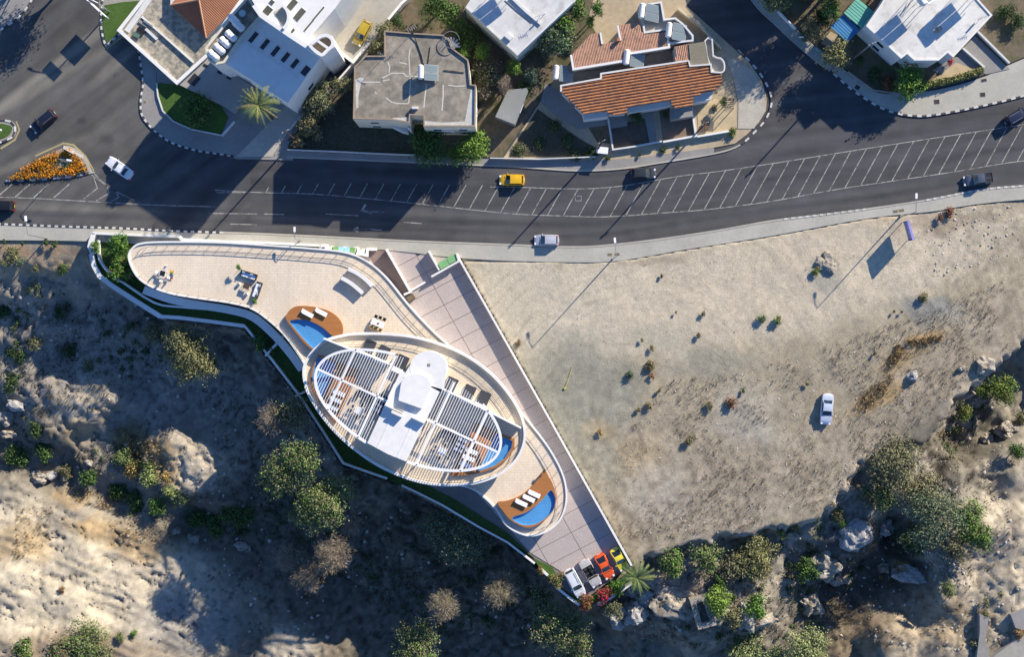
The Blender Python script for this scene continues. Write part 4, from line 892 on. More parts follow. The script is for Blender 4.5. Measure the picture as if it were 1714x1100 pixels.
WELL = [(343,80),(349,101),(362,108),(376,105),(402,67),(437,27),(415,-8),(383,30)]; q = PX(WELL, ZA+.6); q = q if area(q) > 0 else q[::-1]
MB().wall(offset(q, .18, True), .36, ZA-.05, ZA+.7, True).build('parapet', mat('cream_wall', (.60,.56,.45)), t); MB().prism(offset(q, .2, True), ZA, ZA+.02).build('tank_deck', mat('stained_terrace', (.4,.35,.26)), t)
for i, (a, b) in enumerate(((424,62),(443.5,73.5),(461,85),(478,95.5),(493.5,106),(511.5,118))):
    f = MB().prism(rectpx(a, b, 8.5+(3 if i == 5 else 0), 22-i*.7, 39, ZA+.1), ZA-.1, ZA+.10).build('window', WHITE2, t); MB().prism(rectpx(a, b, 7.3+(3 if i == 5 else 0), 20-i*.7, 39, ZA+.12), ZA-.1, ZA+.13).build('pane', DARKW, f)
MB().wall(PX([(402,67),(420,78),(500,128),(505,140)], ZA+.3), .12, ZA, ZA+.12).build('roof_step', WHITE, t)
ZB = 15.0
A3 = [(437,25),(538,93),(549,86),(560,76),(556,60),(546,56),(530,66),(522,58),(560,14),(600,-40),(480,-80),(410,-20)]
q = PX(A3, ZB); MB().prism(q, -1, ZB).build('upper_block', WHITE, t)
MB().wall(PX([(425,8),(437,25),(486,59),(538,93)], ZB+.5), .7, ZB-.1, ZB+.55).build('parapet', WHITE, t)
for a, b, l, wd, an in ((448,17,15,13,-50),(489,7,11,20,40),(501.5,23.5,11,23,40),(490,51,5,9,38),(517,42,3.5,24,40),(533,22,3.5,30,40),(455,3,8,8,40)):
    f = MB().prism(rectpx(a, b, l, wd, an, ZB+.08), ZB-.1, ZB+.06).build('skylight', WHITE2, t); MB().prism(rectpx(a, b, l-1, wd-1, an, ZB+.1), ZB-.1, ZB+.09).build('pane', mat('olive_glass', (.10,.10,.075), rough=.3), f)
arc_ = [(458+25*math.cos(a), 28+25*math.sin(a)) for a in np.linspace(R(-55), R(50), 14)]; MB().wall(PX(arc_, ZB+.7), .45, ZB-.05, ZB+.8).build('curved_balcony_wall', WHITE, t)
MB().prism(PX([(458,20)]+[(458+23*math.cos(a), 28+23*math.sin(a)) for a in np.linspace(R(-50), R(45), 10)], ZB+.05), ZB-.1, ZB+.05).build('balcony_floor', mat('cream_stone', (.5,.45,.33)), t)
tow = smooth([(516,76),(525,66),(535,58),(548,56),(558,64),(559,76),(550,85),(537,94)], 3, True); q = PX(tow, ZB+.9); q = q if area(q) > 0 else q[::-1]
MB().wall(offset(q, .25, True), .5, ZB-.1, ZB+.9, True).build('turret_wall', WHITE, t); MB().prism(offset(q, .3, True), ZB, ZB+.03).build('turret_floor', mat('tan_patchy', (.45,.33,.19), var=.4, scale=2), t)
MB().wall(PX([(528,65),(552,82)], ZB+.8), .4, ZB, ZB+.8).build('turret_wall', WHITE, t)
for a, b in ((545,102),(520,125),): MB().prism(rectpx(a, b, 5, 14, 42, 5), 4.8, 5.0).build('window', DARKW, t)
windows_on(t, offset(PX(A2, ZA), -.0, True), 5.5, 5, 1.4, 1.6)
# hipped tile roof beside the terrace
hp = thing('tiled_roof_wing', 'hipped terracotta roof wing beside the dusty terrace of the white building', 'building', (*obj_center([(285,8),(344,62),(400,0)], 4), 0))
Z0h, Z1h = 2.3, 4.0
a_, b_, c_, r1, r2 = P(285,8,Z0h), P(345,63,Z0h), P(440,-35,Z0h), P(333,-1,Z1h), P(395,-60,Z1h); d_ = P(345,-60,Z0h)
hb = MB().add([a_, b_, c_, r1, r2, d_], [(0, 1, 3), (1, 2, 4, 3), (0, 3, 4, 5)]); hb.build('roof', REDT, hp)
MB().prism([a_[:2], b_[:2], c_[:2], (c_[0], 80), (a_[0], 80)], 0, Z0h-.05).build('wall', WHITE2, hp)
def ribs(p0, p1, q0, q1, n, nm):
    m = MB()
    for k in range(n):
        s_ = k/n; A_ = Vector(p0).lerp(Vector(p1), s_); B_ = Vector(q0).lerp(Vector(q1), s_); m.tube(A_, B_, .10, .10, 6)
    tag(m.build(nm, REDT, hp), kind='stuff')
def hipribs(e0, e1, top0, top1, n):
    m = MB(); e0, e1, top0, top1 = map(Vector, (e0, e1, top0, top1)); ed = (e1-e0); L_ = ed.length; ed.normalize()
    t0 = (top0-e0).dot(ed)/L_; t1 = (top1-e0).dot(ed)/L_
    for k in range(n+1):
        s_ = k/n; A_ = e0.lerp(e1, s_)
        if s_ < t0: tp = e0.lerp(top0, s_/max(t0, 1e-3))
        elif s_ <= t1: tp = top0.lerp(top1, (s_-t0)/max(t1-t0, 1e-3))
        else: tp = top1.lerp(e1, (s_-t1)/max(1-t1, 1e-3))
        m.tube(A_+Vector((0, 0, .03)), tp+Vector((0, 0, .03)), .095, .095, 6)
    return m
tag(hipribs(b_, c_, r1, r2, 44).build('pan_tiles', mat('sunlit_clay_tile', (.46,.22,.13), var=.2, scale=4), hp), kind='stuff')  # lighter tile copy on the sunward slope, its sunlight put into the colour
tag(hipribs(a_, b_, r1, r1, 26).build('pan_tiles', REDT, hp), kind='stuff')
for a, b in ((a_, r1), (b_, r1), (r1, r2)): MB().tube(Vector(a)+Vector((0,0,.06)), Vector(b)+Vector((0,0,.06)), .16, .16, 8).build('ridge_tiles', mat('pale_clay_tile', (.55,.30,.18), var=.15), hp)
# raised concrete yard behind the building
YD = [(536,95),(560,76),(556,60),(620,-40),(720,-60),(684,-5),(672,5),(592,103),(560,72+5)]
YD = [(553,76),(562,60),(600,0),(640,-60),(720,-60),(684,-5),(672,5),(592,103)]
c = obj_center(YD, 2); yt = thing('raised_yard', 'raised pale concrete yard with white edge walls beside the white building', 'terrace', (c[0], c[1], 0))
MB().prism(PX(YD, 2), 0, 2).build('slab', CONCL, yt); MB().wall(PX([(684,-5),(672,5),(650,32)], 2.5), .4, 0, 2.6).build('edge_wall', WHITE, yt); MB().wall(PX([(628,60),(591,103),(555,76)], 2.4), .5, 0, 2.45).build('edge_wall', WHITE, yt)
region('driveway', [(500,172),(548,95),(592,106),(560,150),(520,180)], .2, mat('shaded_drive', (.10,.10,.11), var=.2))  # drive colour darkened for the shade below the raised yard
# --- solar water heaters
SOLG = mat('solar_glass', (.16,.20,.21), rough=.15, var=.05, spec=.7)
def solar(px, py, z, rot, label, s=1.0, tankside=-1, first=[]):
    x, y, _ = P(px, py, z)
    if not first:
        t = thing('solar_water_heater', label, 'water heater', (x, y, z), rot, 'solar water heaters on the roofs')
        a = MB(); a.tube((-1.15, -.95, 1.35), (-1.15, .95, 1.35), .42, .42, 14); a.tube((-1.15, .95, 1.35), (-1.15, 1.1, 1.35), .42, .2, 14); a.tube((-1.15, -.95, 1.35), (-1.15, -1.1, 1.35), .42, .2, 14); a.build('tank', WHITE, t, True, True)
        for sy in (-.62, .62):
            p = MB().add([(-.6, sy-.58, 1.25), (1.45, sy-.58, .35), (1.45, sy+.58, .35), (-.6, sy+.58, 1.25), (-.6, sy-.58, 1.33), (1.45, sy-.58, .43), (1.45, sy+.58, .43), (-.6, sy+.58, 1.33)], [(3,2,1,0),(4,5,6,7),(0,1,5,4),(1,2,6,5),(2,3,7,6),(3,0,4,7)]).build('collector_panel', METAL, t, False, True)
            MB().add([(-.53, sy-.52, 1.315), (1.38, sy-.52, .475), (1.38, sy+.52, .475), (-.53, sy+.52, 1.315)], [(0,1,2,3)]).build('glass', SOLG, p, False, True)
        for sx, sy, h in ((-1.2, -.9, 1.0), (-1.2, .9, 1.0), (1.4, -1.1, .35), (1.4, 1.1, .35)): MB().tube((sx, sy, 0), (sx, sy, h), .04).build('leg', METAL, t, False, True)
        t.scale = (s,)*3; first.append(t); return t
    return dup(first[0], (x, y, z), rot, label, s)
solar(718,123,9,0.0,'solar heater with white tank and two panels on the stained grey roof', 1.05)
solar(1086,23,3.5,-.12,'solar heater on the rear terrace nearest the top edge', 1.15); solar(1131,55,3.5,-.12,'solar heater on the terrace beside the side street wall', 1.15)
solar(1061,100,3.0,-.1,'solar heater in the shaded court between the two tiled roofs', 1.15); solar(943,125,2.5,-.1,'solar heater at the left end of the striped orange roof', 1.1)
# added heaters on tall stands, put in for their roof shadows, and aerials
for a in ((1546,-8,8.3,.6,'solar heater on a tall stand at the top edge of the bright white roof'),(1632,-22,8.0,.6,'second raised solar heater beyond the top of the bright white roof'),(858,-34,8.6,.5,'raised solar heater beyond the top of the pale whitewashed roof')):
    t = solar(*a, 1.3)
    for sx, sy in ((-1.1,-.8),(-1.1,.8),(1.2,-.8),(1.2,.8)): MB().tube((sx, sy, -1.8), (sx, sy, .3), .04).build('leg', METAL, t, local=True)
def aerial(px, py, z, h, rot, label):
    x, y, _ = P(px, py, z); t = thing('tv_aerial', label, 'aerial', (x, y, z), rot, 'television aerials'); MB().tube((0,0,0),(0,0,h),.04,.03,6).build('mast', METAL, t, local=True)
    MB().tube((-.8,0,h-.1),(.8,0,h-.1),.03,.03,5).build('boom', METAL, t, local=True)
    for k in range(5): MB().tube((-.7+k*.35,-.35,h-.1),(-.7+k*.35,.35,h-.1),.02,.02,4).build('element', METAL, t, local=True)
aerial(691,53,9,2.6,.5,'aerial at the top edge of the stained grey roof'); aerial(642,96,9,2.4,-.5,'aerial at the inner corner of the stained grey roof'); aerial(742,75,9,2.2,.9,'aerial near the spiral stair'); aerial(1638,33,6,1.8,.3,'aerial at the right corner of the bright white roof'); aerial(903,30,6.5,1.8,.3,'aerial on the pale whitewashed roof'); aerial(1525,12,6,2.6,.8,'aerial near the left edge of the bright white roof')
# --- water tanks
def watertank(px, py, rot, label, first=[]):
    x, y, _ = P(px, py, ZA+1)
    if not first:
        t = thing('water_tank', label, 'water tank', (x, y, ZA+.02), rot, 'white water tanks on the roof deck')
        a = MB(); a.tube((-.85, 0, .75), (.85, 0, .75), .60, .60, 16); a.tube((.85, 0, .75), (1.08, 0, .75), .60, .25, 16); a.tube((-.85, 0, .75), (-1.08, 0, .75), .60, .25, 16); a.build('tank', WHITE, t, True, True)
        MB().tube((-.2, 0, 1.25), (-.2, 0, 1.45), .24, .22, 12).build('cap', WHITE, t, False, True)
        for s_ in (-.6, .6): MB().box(s_, 0, .12, .15, 1.0, .24).build('cradle', METAL, t, local=True)
        first.append(t); return t
    return dup(first[0], (x, y, ZA+.02), rot, label)
for a in ((357,92,-.75,'white tank at the pointed lower end of the roof tank row'),(366.5,81,-.75,'second white tank up from the pointed end of the row'),(376,70,-.75,'third white tank up, in the middle of the roof row'),(386,59,-.75,'fourth white tank, last of the sunlit row'),(399,42,-.75,'separate white tank in shade beside the tiled roof edge'),(391,32,-.75,'smallest looking white tank tucked against the tiled roof edge')): watertank(*a)
x, y, _ = P(406,22,ZA+1); t = thing('round_tank', 'round grey blue tank standing upright near the tiled roof', 'water tank', (x, y, ZA)); MB().tube((x, y, ZA), (x, y, ZA+1.2), .62, .62, 18).build('tank', METAL, t); MB().tube((x, y, ZA+1.2), (x, y, ZA+1.28), .5, .45, 18).build('lid', mat('pale_lid', (.4,.48,.5)), t)
# terrace clutter
x, y, _ = P(240,45,1.2); t = thing('roof_debris', 'heap of boards and sacks on the sunny corner of the terrace', 'debris', (x, y, 1.2))
for k, (dx, dy, sx, sy, r_, c_) in enumerate(((0,.6,1.6,.5,-.6,CONC),(1.4,-1.2,2.6,.45,-.75,WHITE2),(-.3,-.6,1.4,.8,-.7,BLACK),(.9,.5,1.8,.3,-.6,METAL),(-1.1,-1.4,1.2,.7,-.5,mat('green_sack', (.10,.16,.12))))): MB().box(x+dx, y+dy, 1.3+k*.06, sx, sy, .25, r_).build('board' if k < 4 else 'sack', c_, t)
# ------------------------------------------------------------------ vehicles
CARG = mat('car_glass', (.015,.018,.022), rough=.06, var=0, big=0, spec=.9)
LAMPW = mat('headlight_glass', (.7,.72,.75), rough=.15, var=0, big=0); LAMPR = mat('taillight_red', (.45,.01,.01), rough=.25, var=0, big=0)
RIM = mat('wheel_rim', (.45,.46,.48), rough=.35, metal=.7, var=.05, coords='obj')
PLATE = mat('yellow_plate', (.75,.55,.05), rough=.5, var=0, big=0); PLATEW = mat('white_plate', (.7,.7,.68), rough=.5, var=0, big=0)
def car(px, py, ang, L, kind, paint, label, name='parked_car', cat='car', W=1.85, group=None, z=None, lights=False, plate=PLATEW, mirror=None):
    """ang: direction the bonnet points, in degrees on the picture (clockwise from right)"""
    if z is None: z = hz(*P(px, py)[:2])
    x0, y0, _ = P(px, py, z+.7); t = thing(name, label, cat, (x0, y0, z), -R(ang), group); B = lambda m, n, mt, par=t, s=False: m.build(n, mt, par, s, True)
    suv = kind in ('suv', 'pickup'); H = 1.72 if suv else (1.52 if kind in ('hatch', 'estate') else 1.43); hw = W/2; hl = L/2
    hb = .98 if suv else .90; hood = .95 if suv else .82
    # stations: x, half width factor, deck height
    if kind in ('saloon', 'convertible'): dk = [(-hl,.78,.62),(-hl+.10,.88,.84),(-hl+.35,.95,.93),(-hl+.95,.99,.95),(-.25*L,1,.93),(0,1,.93),(.17*L,1,.92),(hl-1.15,.99,.90),(hl-.6,.96,.82),(hl-.28,.89,.72),(hl-.08,.77,.60),(hl,.62,.50)]
    elif kind == 'coupe': dk = [(-hl,.72,.60),(-hl+.12,.86,.80),(-hl+.5,.96,.88),(-.25*L,1,.90),(0,.97,.88),(.17*L,.98,.85),(hl-1.0,.99,.80),(hl-.5,.94,.70),(hl-.2,.82,.58),(hl,.58,.44)]
    else: dk = [(-hl,.82,.70),(-hl+.08,.92,hb),(-hl+.4,.97,hb+.02),(-.2*L,1,hb+.02),(0,1,hb),(.17*L,1,hb),(hl-.95,.99,hood+.06),(hl-.5,.95,hood-.03),(hl-.2,.86,hood-.15),(hl-.05,.76,.60),(hl,.66,.5)]
    V = []; n = 9
    for x, f, zt in dk:
        w_ = hw*f; V += [(x, -w_*.90, .22), (x, -w_, .42), (x, -w_*1.0, zt-.22), (x, -w_*.90, zt-.03), (x, 0, zt+.02), (x, w_*.90, zt-.03), (x, w_*1.0, zt-.22), (x, w_, .42), (x, w_*.90, .22)]
    F = []
    for i in range(len(dk)-1):
        for k in range(n): F.append((i*n+k, i*n+(k+1) % n, (i+1)*n+(k+1) % n, (i+1)*n+k))
    F += [tuple(range(n)), tuple((len(dk)-1)*n+k for k in range(n-1, -1, -1))]
    if kind == 'convertible':    # leave the cabin open
        F = [f for f in F if not (len(f) == 4 and all(-.26*L < V[i][0] < .2*L for i in f) and all(V[i][2] > .8 for i in f))]
    B(MB().add(V, F), 'body', paint, s=True)
    ga = {'saloon': (-.30*L, .20*L, -.17*L, .05*L), 'hatch': (-hl+.22, .22*L, -hl+.55, .06*L), 'estate': (-hl+.2, .24*L, -hl+.6, .08*L), 'suv': (-hl+.15, .22*L, -hl+.45, .09*L), 'pickup': (-.22*L, .17*L, -.16*L, .06*L), 'coupe': (-.40*L, .16*L, -.17*L, -.01*L), 'convertible': (-.2*L, .2*L, -.1*L, .08*L)}[kind]
    zb = (hb if kind not in ('coupe',) else .86)-.02; bw, tw_ = hw*.90, hw*.70
    xr, xf, tr, tf = ga
    if kind != 'convertible':
        c = [(xr, bw*.94, zb), (xf, bw*.94, zb), (tf, tw_, H-.05), (tr, tw_, H-.05)]
        m_ = [(x, -y, z_) for x, y, z_ in c]
        B(MB().add([c[1], m_[1], m_[2], c[2], (xf+.12, 0, zb), (tf+.06, 0, H-.03)], [(0, 4, 5, 3), (4, 1, 2, 5)]), 'windscreen', CARG)
        B(MB().add([c[0], m_[0], m_[3], c[3]], [(0, 3, 2, 1)]), 'rear_window', CARG)
        for a in (c, m_): B(MB().add(a, [(0, 1, 2, 3)] if a is m_ else [(3, 2, 1, 0)]), 'side_window', CARG)
        rf = MB(); nn = 7; V = []
        for i, xx in enumerate(np.linspace(tr-.04, tf+.04, nn)):
            e = 1-abs(i-(nn-1)/2)/((nn-1)/2); cr = .03+.05*math.sqrt(max(e, 0))
            for yy in (-1, -.5, 0, .5, 1): V.append((xx, yy*(tw_+.03), H-.06+cr*(1-.55*yy*yy)))
        rf.add(V, [(i*5+k, (i+1)*5+k, (i+1)*5+k+1, i*5+k+1) for i in range(nn-1) for k in range(4)]); 
        rf.wall([(tr-.04, -tw_-.03), (tf+.04, -tw_-.03), (tf+.04, tw_+.03), (tr-.04, tw_+.03)], .05, H-.10, H-.045, True)
        B(rf, 'roof', paint, s=True)
        for a in (c, m_):
            mx = (a[0][0]+a[1][0])/2
            for p_, q_, r_, r2_ in ((a[0], a[3], .06, .05), (a[1], a[2], .045, .04), ((mx, a[0][1], zb), ((tr+tf)/2, a[3][1], H-.05), .04, .04)): B(MB().tube(p_, q_, r_, r2_, 6), 'pillar', paint)
        if kind in ('estate', 'suv'):
            for sy in (-1, 1): B(MB().box((tr+tf)/2, sy*tw_*.92, H+.05, (tf-tr)*.85, .05, .05), 'roof_rail', METAL)
    else:
        B(MB().box(-.02*L, 0, .55, .42*L, hw*1.55, .06), 'cabin_floor', BLACK)
        for sx, sy in ((.02, .45), (.02, -.45), (-.13, .42), (-.13, -.42)):
            st = B(MB().box(sx*L, sy*hw*1.0, .68, .55, .5, .2), 'seat', BLACK); MB().box(sx*L-.28, sy*hw*1.0, .95, .16, .48, .5).build('backrest', DFAB, st, local=True)
        B(MB().add([(.2*L, -bw*.95, .88), (.2*L, bw*.95, .88), (.11*L, tw_*1.08, 1.32), (.11*L, -tw_*1.08, 1.32)], [(0, 1, 2, 3)]), 'windscreen', CARG)
        B(MB().path([(.2*L, -bw*.95, .88), (.11*L, -tw_*1.08, 1.34), (.11*L, tw_*1.08, 1.34), (.2*L, bw*.95, .88)], .035), 'screen_frame', paint)
        B(MB().box(.14*L, 0, .88, .25, hw*1.6, .08), 'dashboard', BLACK); B(MB().tube((.09*L, .38, .95), (.085*L, .38, .98), .18, .18, 14), 'steering_wheel', BLACK)
    if kind == 'pickup':
        B(MB().box(-.36*L, 0, 1.0, .24*L, hw*1.7, .03), 'load_bed', BLACK)
        B(MB().wall([(-.48*L, -hw*.9), (-.24*L, -hw*.9), (-.24*L, hw*.9), (-.48*L, hw*.9)], .08, .95, 1.08, True), 'bed_side', paint)
    for sx in (-1, 1):
        for sy in (-1, 1):
            wx = sx*L*.30+(.05 if sx > 0 else -.02); wh = B(MB().tube((wx, sy*(hw-.20), .32), (wx, sy*(hw+.0), .32), .32, .32, 16), 'wheel', TYRE)
            MB().tube((wx, sy*(hw-.02), .32), (wx, sy*(hw+.015), .32), .20, .18, 12).build('rim', RIM, wh, local=True)
    fx = dk[-2][0]; rx = dk[1][0]
    for sy in (-1, 1):
        B(MB().box(fx-.10, sy*hw*.66, .66 if not suv else .75, .30, .34, .10, -sy*.35), 'headlight', LAMPW)
        B(MB().box(rx-.01, sy*hw*.70, dk[1][2]-.10, .16, .36, .12, sy*.15), 'taillight', LAMPR)
        B(MB().box(.17*L, sy*(hw+.08), zb+.05, .14, .20, .13), 'wing_mirror', mirror or paint)
    B(MB().box(dk[0][0]-.01, 0, .60, .04, .5, .12), 'number_plate', plate); B(MB().box(hl+.0, 0, .42, .04, .5, .11), 'number_plate', PLATEW)
    B(MB().box(hl-.12, 0, .34, .2, hw*1.3, .12), 'front_bumper', BLACK)
    ln_ = MB(); 
    for xx in (xf+.2, ): ln_.box(xx+.06, 0, hood+.075, .04, hw*1.3, .01)
    B(ln_, 'wiper_panel', BLACK)
    return t
car(73,203,-219,4.7,'suv',painted('navy_black_paint', (.012,.014,.03)),'black people carrier driving past the orange flower island', 'car', W=2.0)
car(1,345,180,4.6,'hatch',painted('black_paint', (.012,.012,.014)),'black car with red tail lights and yellow plate leaving at the left edge', 'car', plate=PLATE)
car(200,281,-145,4.9,'saloon',painted('pearl_white', (.72,.73,.75)),'white saloon turning in the shade right of the flower island', 'car')
car(857,301,180,4.2,'hatch',painted('taxi_yellow', (.72,.42,.01)),'yellow hatchback driving in the shade of the houses', 'car')
car(1077,290,0,4.1,'hatch',painted('graphite', (.03,.032,.036)),'dark hatchback half in shade below the tiled house', 'car')
car(915,402,180,4.1,'hatch',painted('pale_silver', (.62,.62,.66), .3),'pale silver car at the kerb beside the vacant lot', 'car')
car(1637,300,172,4.9,'pickup',painted('steel_grey', (.10,.12,.15), .3),'grey pickup with an open bed driving near the right edge', 'pickup_truck', 'pickup')
car(1703,194,-30,4.6,'suv',painted('dark_blue', (.015,.02,.05)),'dark car cut off by the right edge of the picture', 'car')
car(1384,685,95,5.2,'saloon',painted('ice_blue_white', (.50,.56,.66)),'pale icy blue saloon parked alone on the vacant lot', W=2.0)
GP = 'cars parked side by side at the end of the drive'
car(962,976,62,5.0,'estate',painted('frost_white', (.66,.68,.70)),'white estate car, leftmost of the four at the end of the drive', W=2.0, group=GP, z=0)
car(988,960,60,5.0,'convertible',painted('cream_silver', (.58,.55,.51), .2),'cream open-topped convertible between the white and the orange cars', W=2.0, group=GP, z=0)
car(1012,949,62,4.6,'coupe',painted('bright_orange', (.75,.10,.015)),'orange red coupe next to the yellow one at the drive end', W=1.95, group=GP, z=0)
car(1037,937,62,4.2,'coupe',painted('lemon_yellow', (.78,.66,.06)),'yellow coupe tucked against the white boundary wall by the palm', W=1.9, group=GP, z=0)
car(606,55,118,4.3,'hatch',painted('gold_paint', (.50,.36,.03), .2),'gold hatchback parked on the raised concrete yard', W=1.85, z=2.02)
# ------------------------------------------------------------------ furniture of the residence
LG = 'white sun loungers by the pools'
def lounger(px, py, z, ang, label, first=[]):
    x, y, _ = P(px, py, z)
    if not first:
        t = thing('sun_lounger', label, 'sun lounger', (x, y, z), -R(ang), LG)
        MB().box(0, 0, .36, 2.1, .72, .10).build('mattress', WFAB, t, local=True); MB().box(0, 0, .27, 2.15, .74, .06).build('frame', METAL, t, local=True)
        MB().box(-.92, 0, .45, .25, .5, .08).build('pillow', WFAB, t, local=True)
        for sx in (-.85, .85):
            for sy in (-.3, .3): MB().box(sx, sy, .12, .06, .06, .24).build('leg', METAL, t, local=True)
        first.append(t); return t
    return dup(first[0], (x, y, z), -R(ang), label)
lounger(515,525,3.75,28,'left lounger on the wooden deck of the terrace pool'); lounger(538,523,3.75,28,'right lounger on the wooden deck of the terrace pool')
for a in ((894,827,'upper right lounger of three on the lowest pool deck'),(885,834.5,'middle lounger of three on the lowest pool deck'),(872.5,842,'lower left lounger of three on the lowest pool deck')): lounger(a[0],a[1],3.7,25,a[2])
for a in ((567,658,'top lounger of three under the left pergola half'),(562,670,'middle lounger of three under the left pergola half'),(556,682,'bottom lounger of three under the left pergola half'),(789,755.5,'top lounger of three under the right pergola half'),(784,767,'middle lounger of three under the right pergola half'),(779,778,'bottom lounger of three under the right pergola half')): lounger(a[0],a[1],7.0,22,a[2])
def daybed(px, py, label, first=[]):
    x, y, _ = P(px, py, 6.5)
    if not first:
        t = thing('daybed', label, 'daybed', (x, y, 6.5), -CA, 'square charcoal daybeds along the roof terrace')
        MB().box(0, .1, .32, 1.75, 2.1, .24).build('mattress', DFAB, t, local=True); MB().box(0, .1, .12, 1.8, 2.15, .16).build('base', METAL, t, local=True)
        MB().box(0, -1.45, .5, 2.1, .8, .5).build('bolster', WFAB, t, local=True)
        first.append(t); return t
    return dup(first[0], (x, y, 6.5), -CA, label)
for a in ((618,581,'left'),(642,591,'second'),(673,607,'third')): daybed(a[0],a[1],a[2]+' charcoal daybed on the sunny edge left of the round roof')
for a in ((755,644,'first'),(785,657,'second'),(810,667,'last')): daybed(a[0],a[1],a[2]+' charcoal daybed on the sunny edge right of the round roof')
BLUEW = mat('pale_blue_cushion', (.50,.56,.66), rough=.95, var=.1)
def lounge(cx, cy, side):
    z = ZT_; sd = side
    def at(u, v): return P(*((cx+u*CU-v*SU, cy+u*SU+v*CU)), z)
    x, y, _ = at(0, -6); t = thing('curved_sofa', 'charcoal curved sofa under the %s pergola half' % sd, 'sofa', (x, y, z), -CA)
    arc_ = [(1.25*math.cos(a), 1.25*math.sin(a)) for a in np.linspace(R(-20), R(200), 14)]; MB().wall(arc_, .7, .1, .45).build('seat', DFAB, t, local=True); MB().wall([(p[0]*1.25, p[1]*1.25) for p in arc_], .2, .1, .75).build('backrest', DFAB, t, local=True)
    MB().tube((0, 0, 0), (0, 0, .38), .3, .35, 12).build('footstool', DFAB, t, local=True)
    x, y, _ = at(2, 16); t = thing('dining_table', 'white square dining table under the %s pergola half' % sd, 'table', (x, y, z), -CA)
    MB().box(0, 0, .74, 1.5, 1.2, .05).build('table_top', WFAB, t, local=True)
    for sx in (-.65, .65):
        for sy in (-.5, .5): MB().box(sx, sy, .36, .06, .06, .72).build('leg', METAL, t, local=True)
    for k, (u, v, r_, nm) in enumerate(((-11,14,0,'left'),(15,14,3.14,'right'),(-11,22,0,'lower left'),(15,22,3.14,'lower right'),(2,5,-1.57,'upper'),(2,28,1.57,'lower'))):
        x, y, _ = at(u, v); chair(x, y, z, -CA+r_, 'black armchair at the %s side of the white table, %s pergola half' % (nm, sd), 'black')
    x, y, _ = at(26, -8); t = thing('outdoor_sofa', 'long grey sofa with pale blue cushions in the %s pergola half' % sd, 'sofa', (x, y, z), -CA)
    MB().box(0, 0, .25, 1.9, 3.2, .4).build('seat', DFAB, t, local=True)
    for yy in (-1.05, -.2, .7): MB().box(0, yy, .5, 1.6, .45, .16).build('cushion', BLUEW, t, local=True)
_ch = {}
def chair(x, y, z, rot, label, kind='black', group='dining chairs on the terraces'):
    if kind not in _ch:
        m, f = {'black': (DFAB, BLACK), 'white': (WFAB, METAL), 'wood': (mat('chair_wood', (.30,.17,.07)), METAL)}[kind]
        t = thing('dining_chair', label, 'chair', (x, y, z), rot, group); MB().box(0, 0, .45, .5, .5, .06).build('seat', m, t, local=True); MB().box(-.25, 0, .72, .05, .5, .5).build('backrest', m, t, local=True)
        for sx in (-.22, .22):
            for sy in (-.22, .22): MB().box(sx, sy, .21, .04, .04, .42).build('leg', f, t, local=True)
        _ch[kind] = t; return t
    return dup(_ch[kind], (x, y, z), rot, label)
lounge(607,672,'left'); lounge(745,740,'right')
# terrace dining set at the round end
def table(px, py, z, rot, sx, sy, top, label, legm=WMETAL, name='dining_table'):
    x, y, _ = P(px, py, z); t = thing(name, label, 'table', (x, y, z), rot); MB().box(0, 0, .74, sx, sy, .06).build('table_top', top, t, local=True)
    for a in (-1, 1):
        for b in (-1, 1): MB().box(a*(sx/2-.05), b*(sy/2-.05), .36, .07, .07, .72).build('leg', legm, t, local=True)
    return t
t = table(274,458,3,-.25,1.05,1.05,WMETAL,'small black and white square table near the rounded terrace end'); MB().box(0, 0, .78, .85, .85, .02).build('glass_top', BLACK, t, local=True)
for dx, dy, r_, nm in ((-9,-2,0,'left'),(4,-10,-1.57,'upper'),(-3,11,1.57,'lower'),(9,7,3.14,'right')): x, y, _ = P(274+dx,458+dy,3); chair(x, y, 3, r_-.25, 'white chair on the %s side of the small square table' % nm, 'white')
x, y, _ = P(288,460,3); t = thing('deck_chair', 'deck chair with a yellow, blue and red striped cover near the rounded terrace end', 'deck chair', (x, y, 3), -.25)
for k, c_ in enumerate(((.75,.42,.03),(.45,.55,.15),(.10,.32,.55),(.55,.10,.05))): MB().box(0, .55-k*.36, .62-k*.14, .5, .34, .05).build('cloth_stripe', mat('stripe_%d' % k, c_, var=.05), t, local=True)
for s_ in (-.28, .28): MB().path([(s_, .85, .9), (s_, -.75, .1)], .03).build('frame', METAL, t, local=True)
# sofa corner
WICK = mat('dark_wicker', (.07,.05,.04), var=.3, scale=6)
def sofa(px, py, rot, label):
    x, y, _ = P(px, py, 3); t = thing('wicker_sofa', label, 'sofa', (x, y, 3), rot, 'wicker sofas on the main terrace')
    MB().box(0, 0, .22, 2.7, .95, .34).build('base', WICK, t, local=True); MB().box(0, .48, .5, 2.8, .12, .65).build('backrest', WICK, t, local=True)
    for s_ in (-1.35, 1.35): MB().box(s_, 0, .38, .14, .95, .5).build('armrest', WICK, t, local=True)
    for k in (-.8, 0, .8): MB().box(k, -.05, .45, .76, .75, .14).build('cushion', WFAB, t, local=True)
    for k in (-.9, .5): MB().box(k, .3, .62, .5, .16, .36, .2).build('throw_pillow', BLUEW, t, local=True)
sofa(417,461,-.31,'white cushioned wicker sofa at the top of the seating corner'); sofa(431,486,-1.15-.75+math.pi*0,'white cushioned wicker sofa on the right of the seating corner')
t = table(414,479,3,-.35,1.0,1.0,WICK,'low dark square table between the two wicker sofas',WICK,'coffee_table')
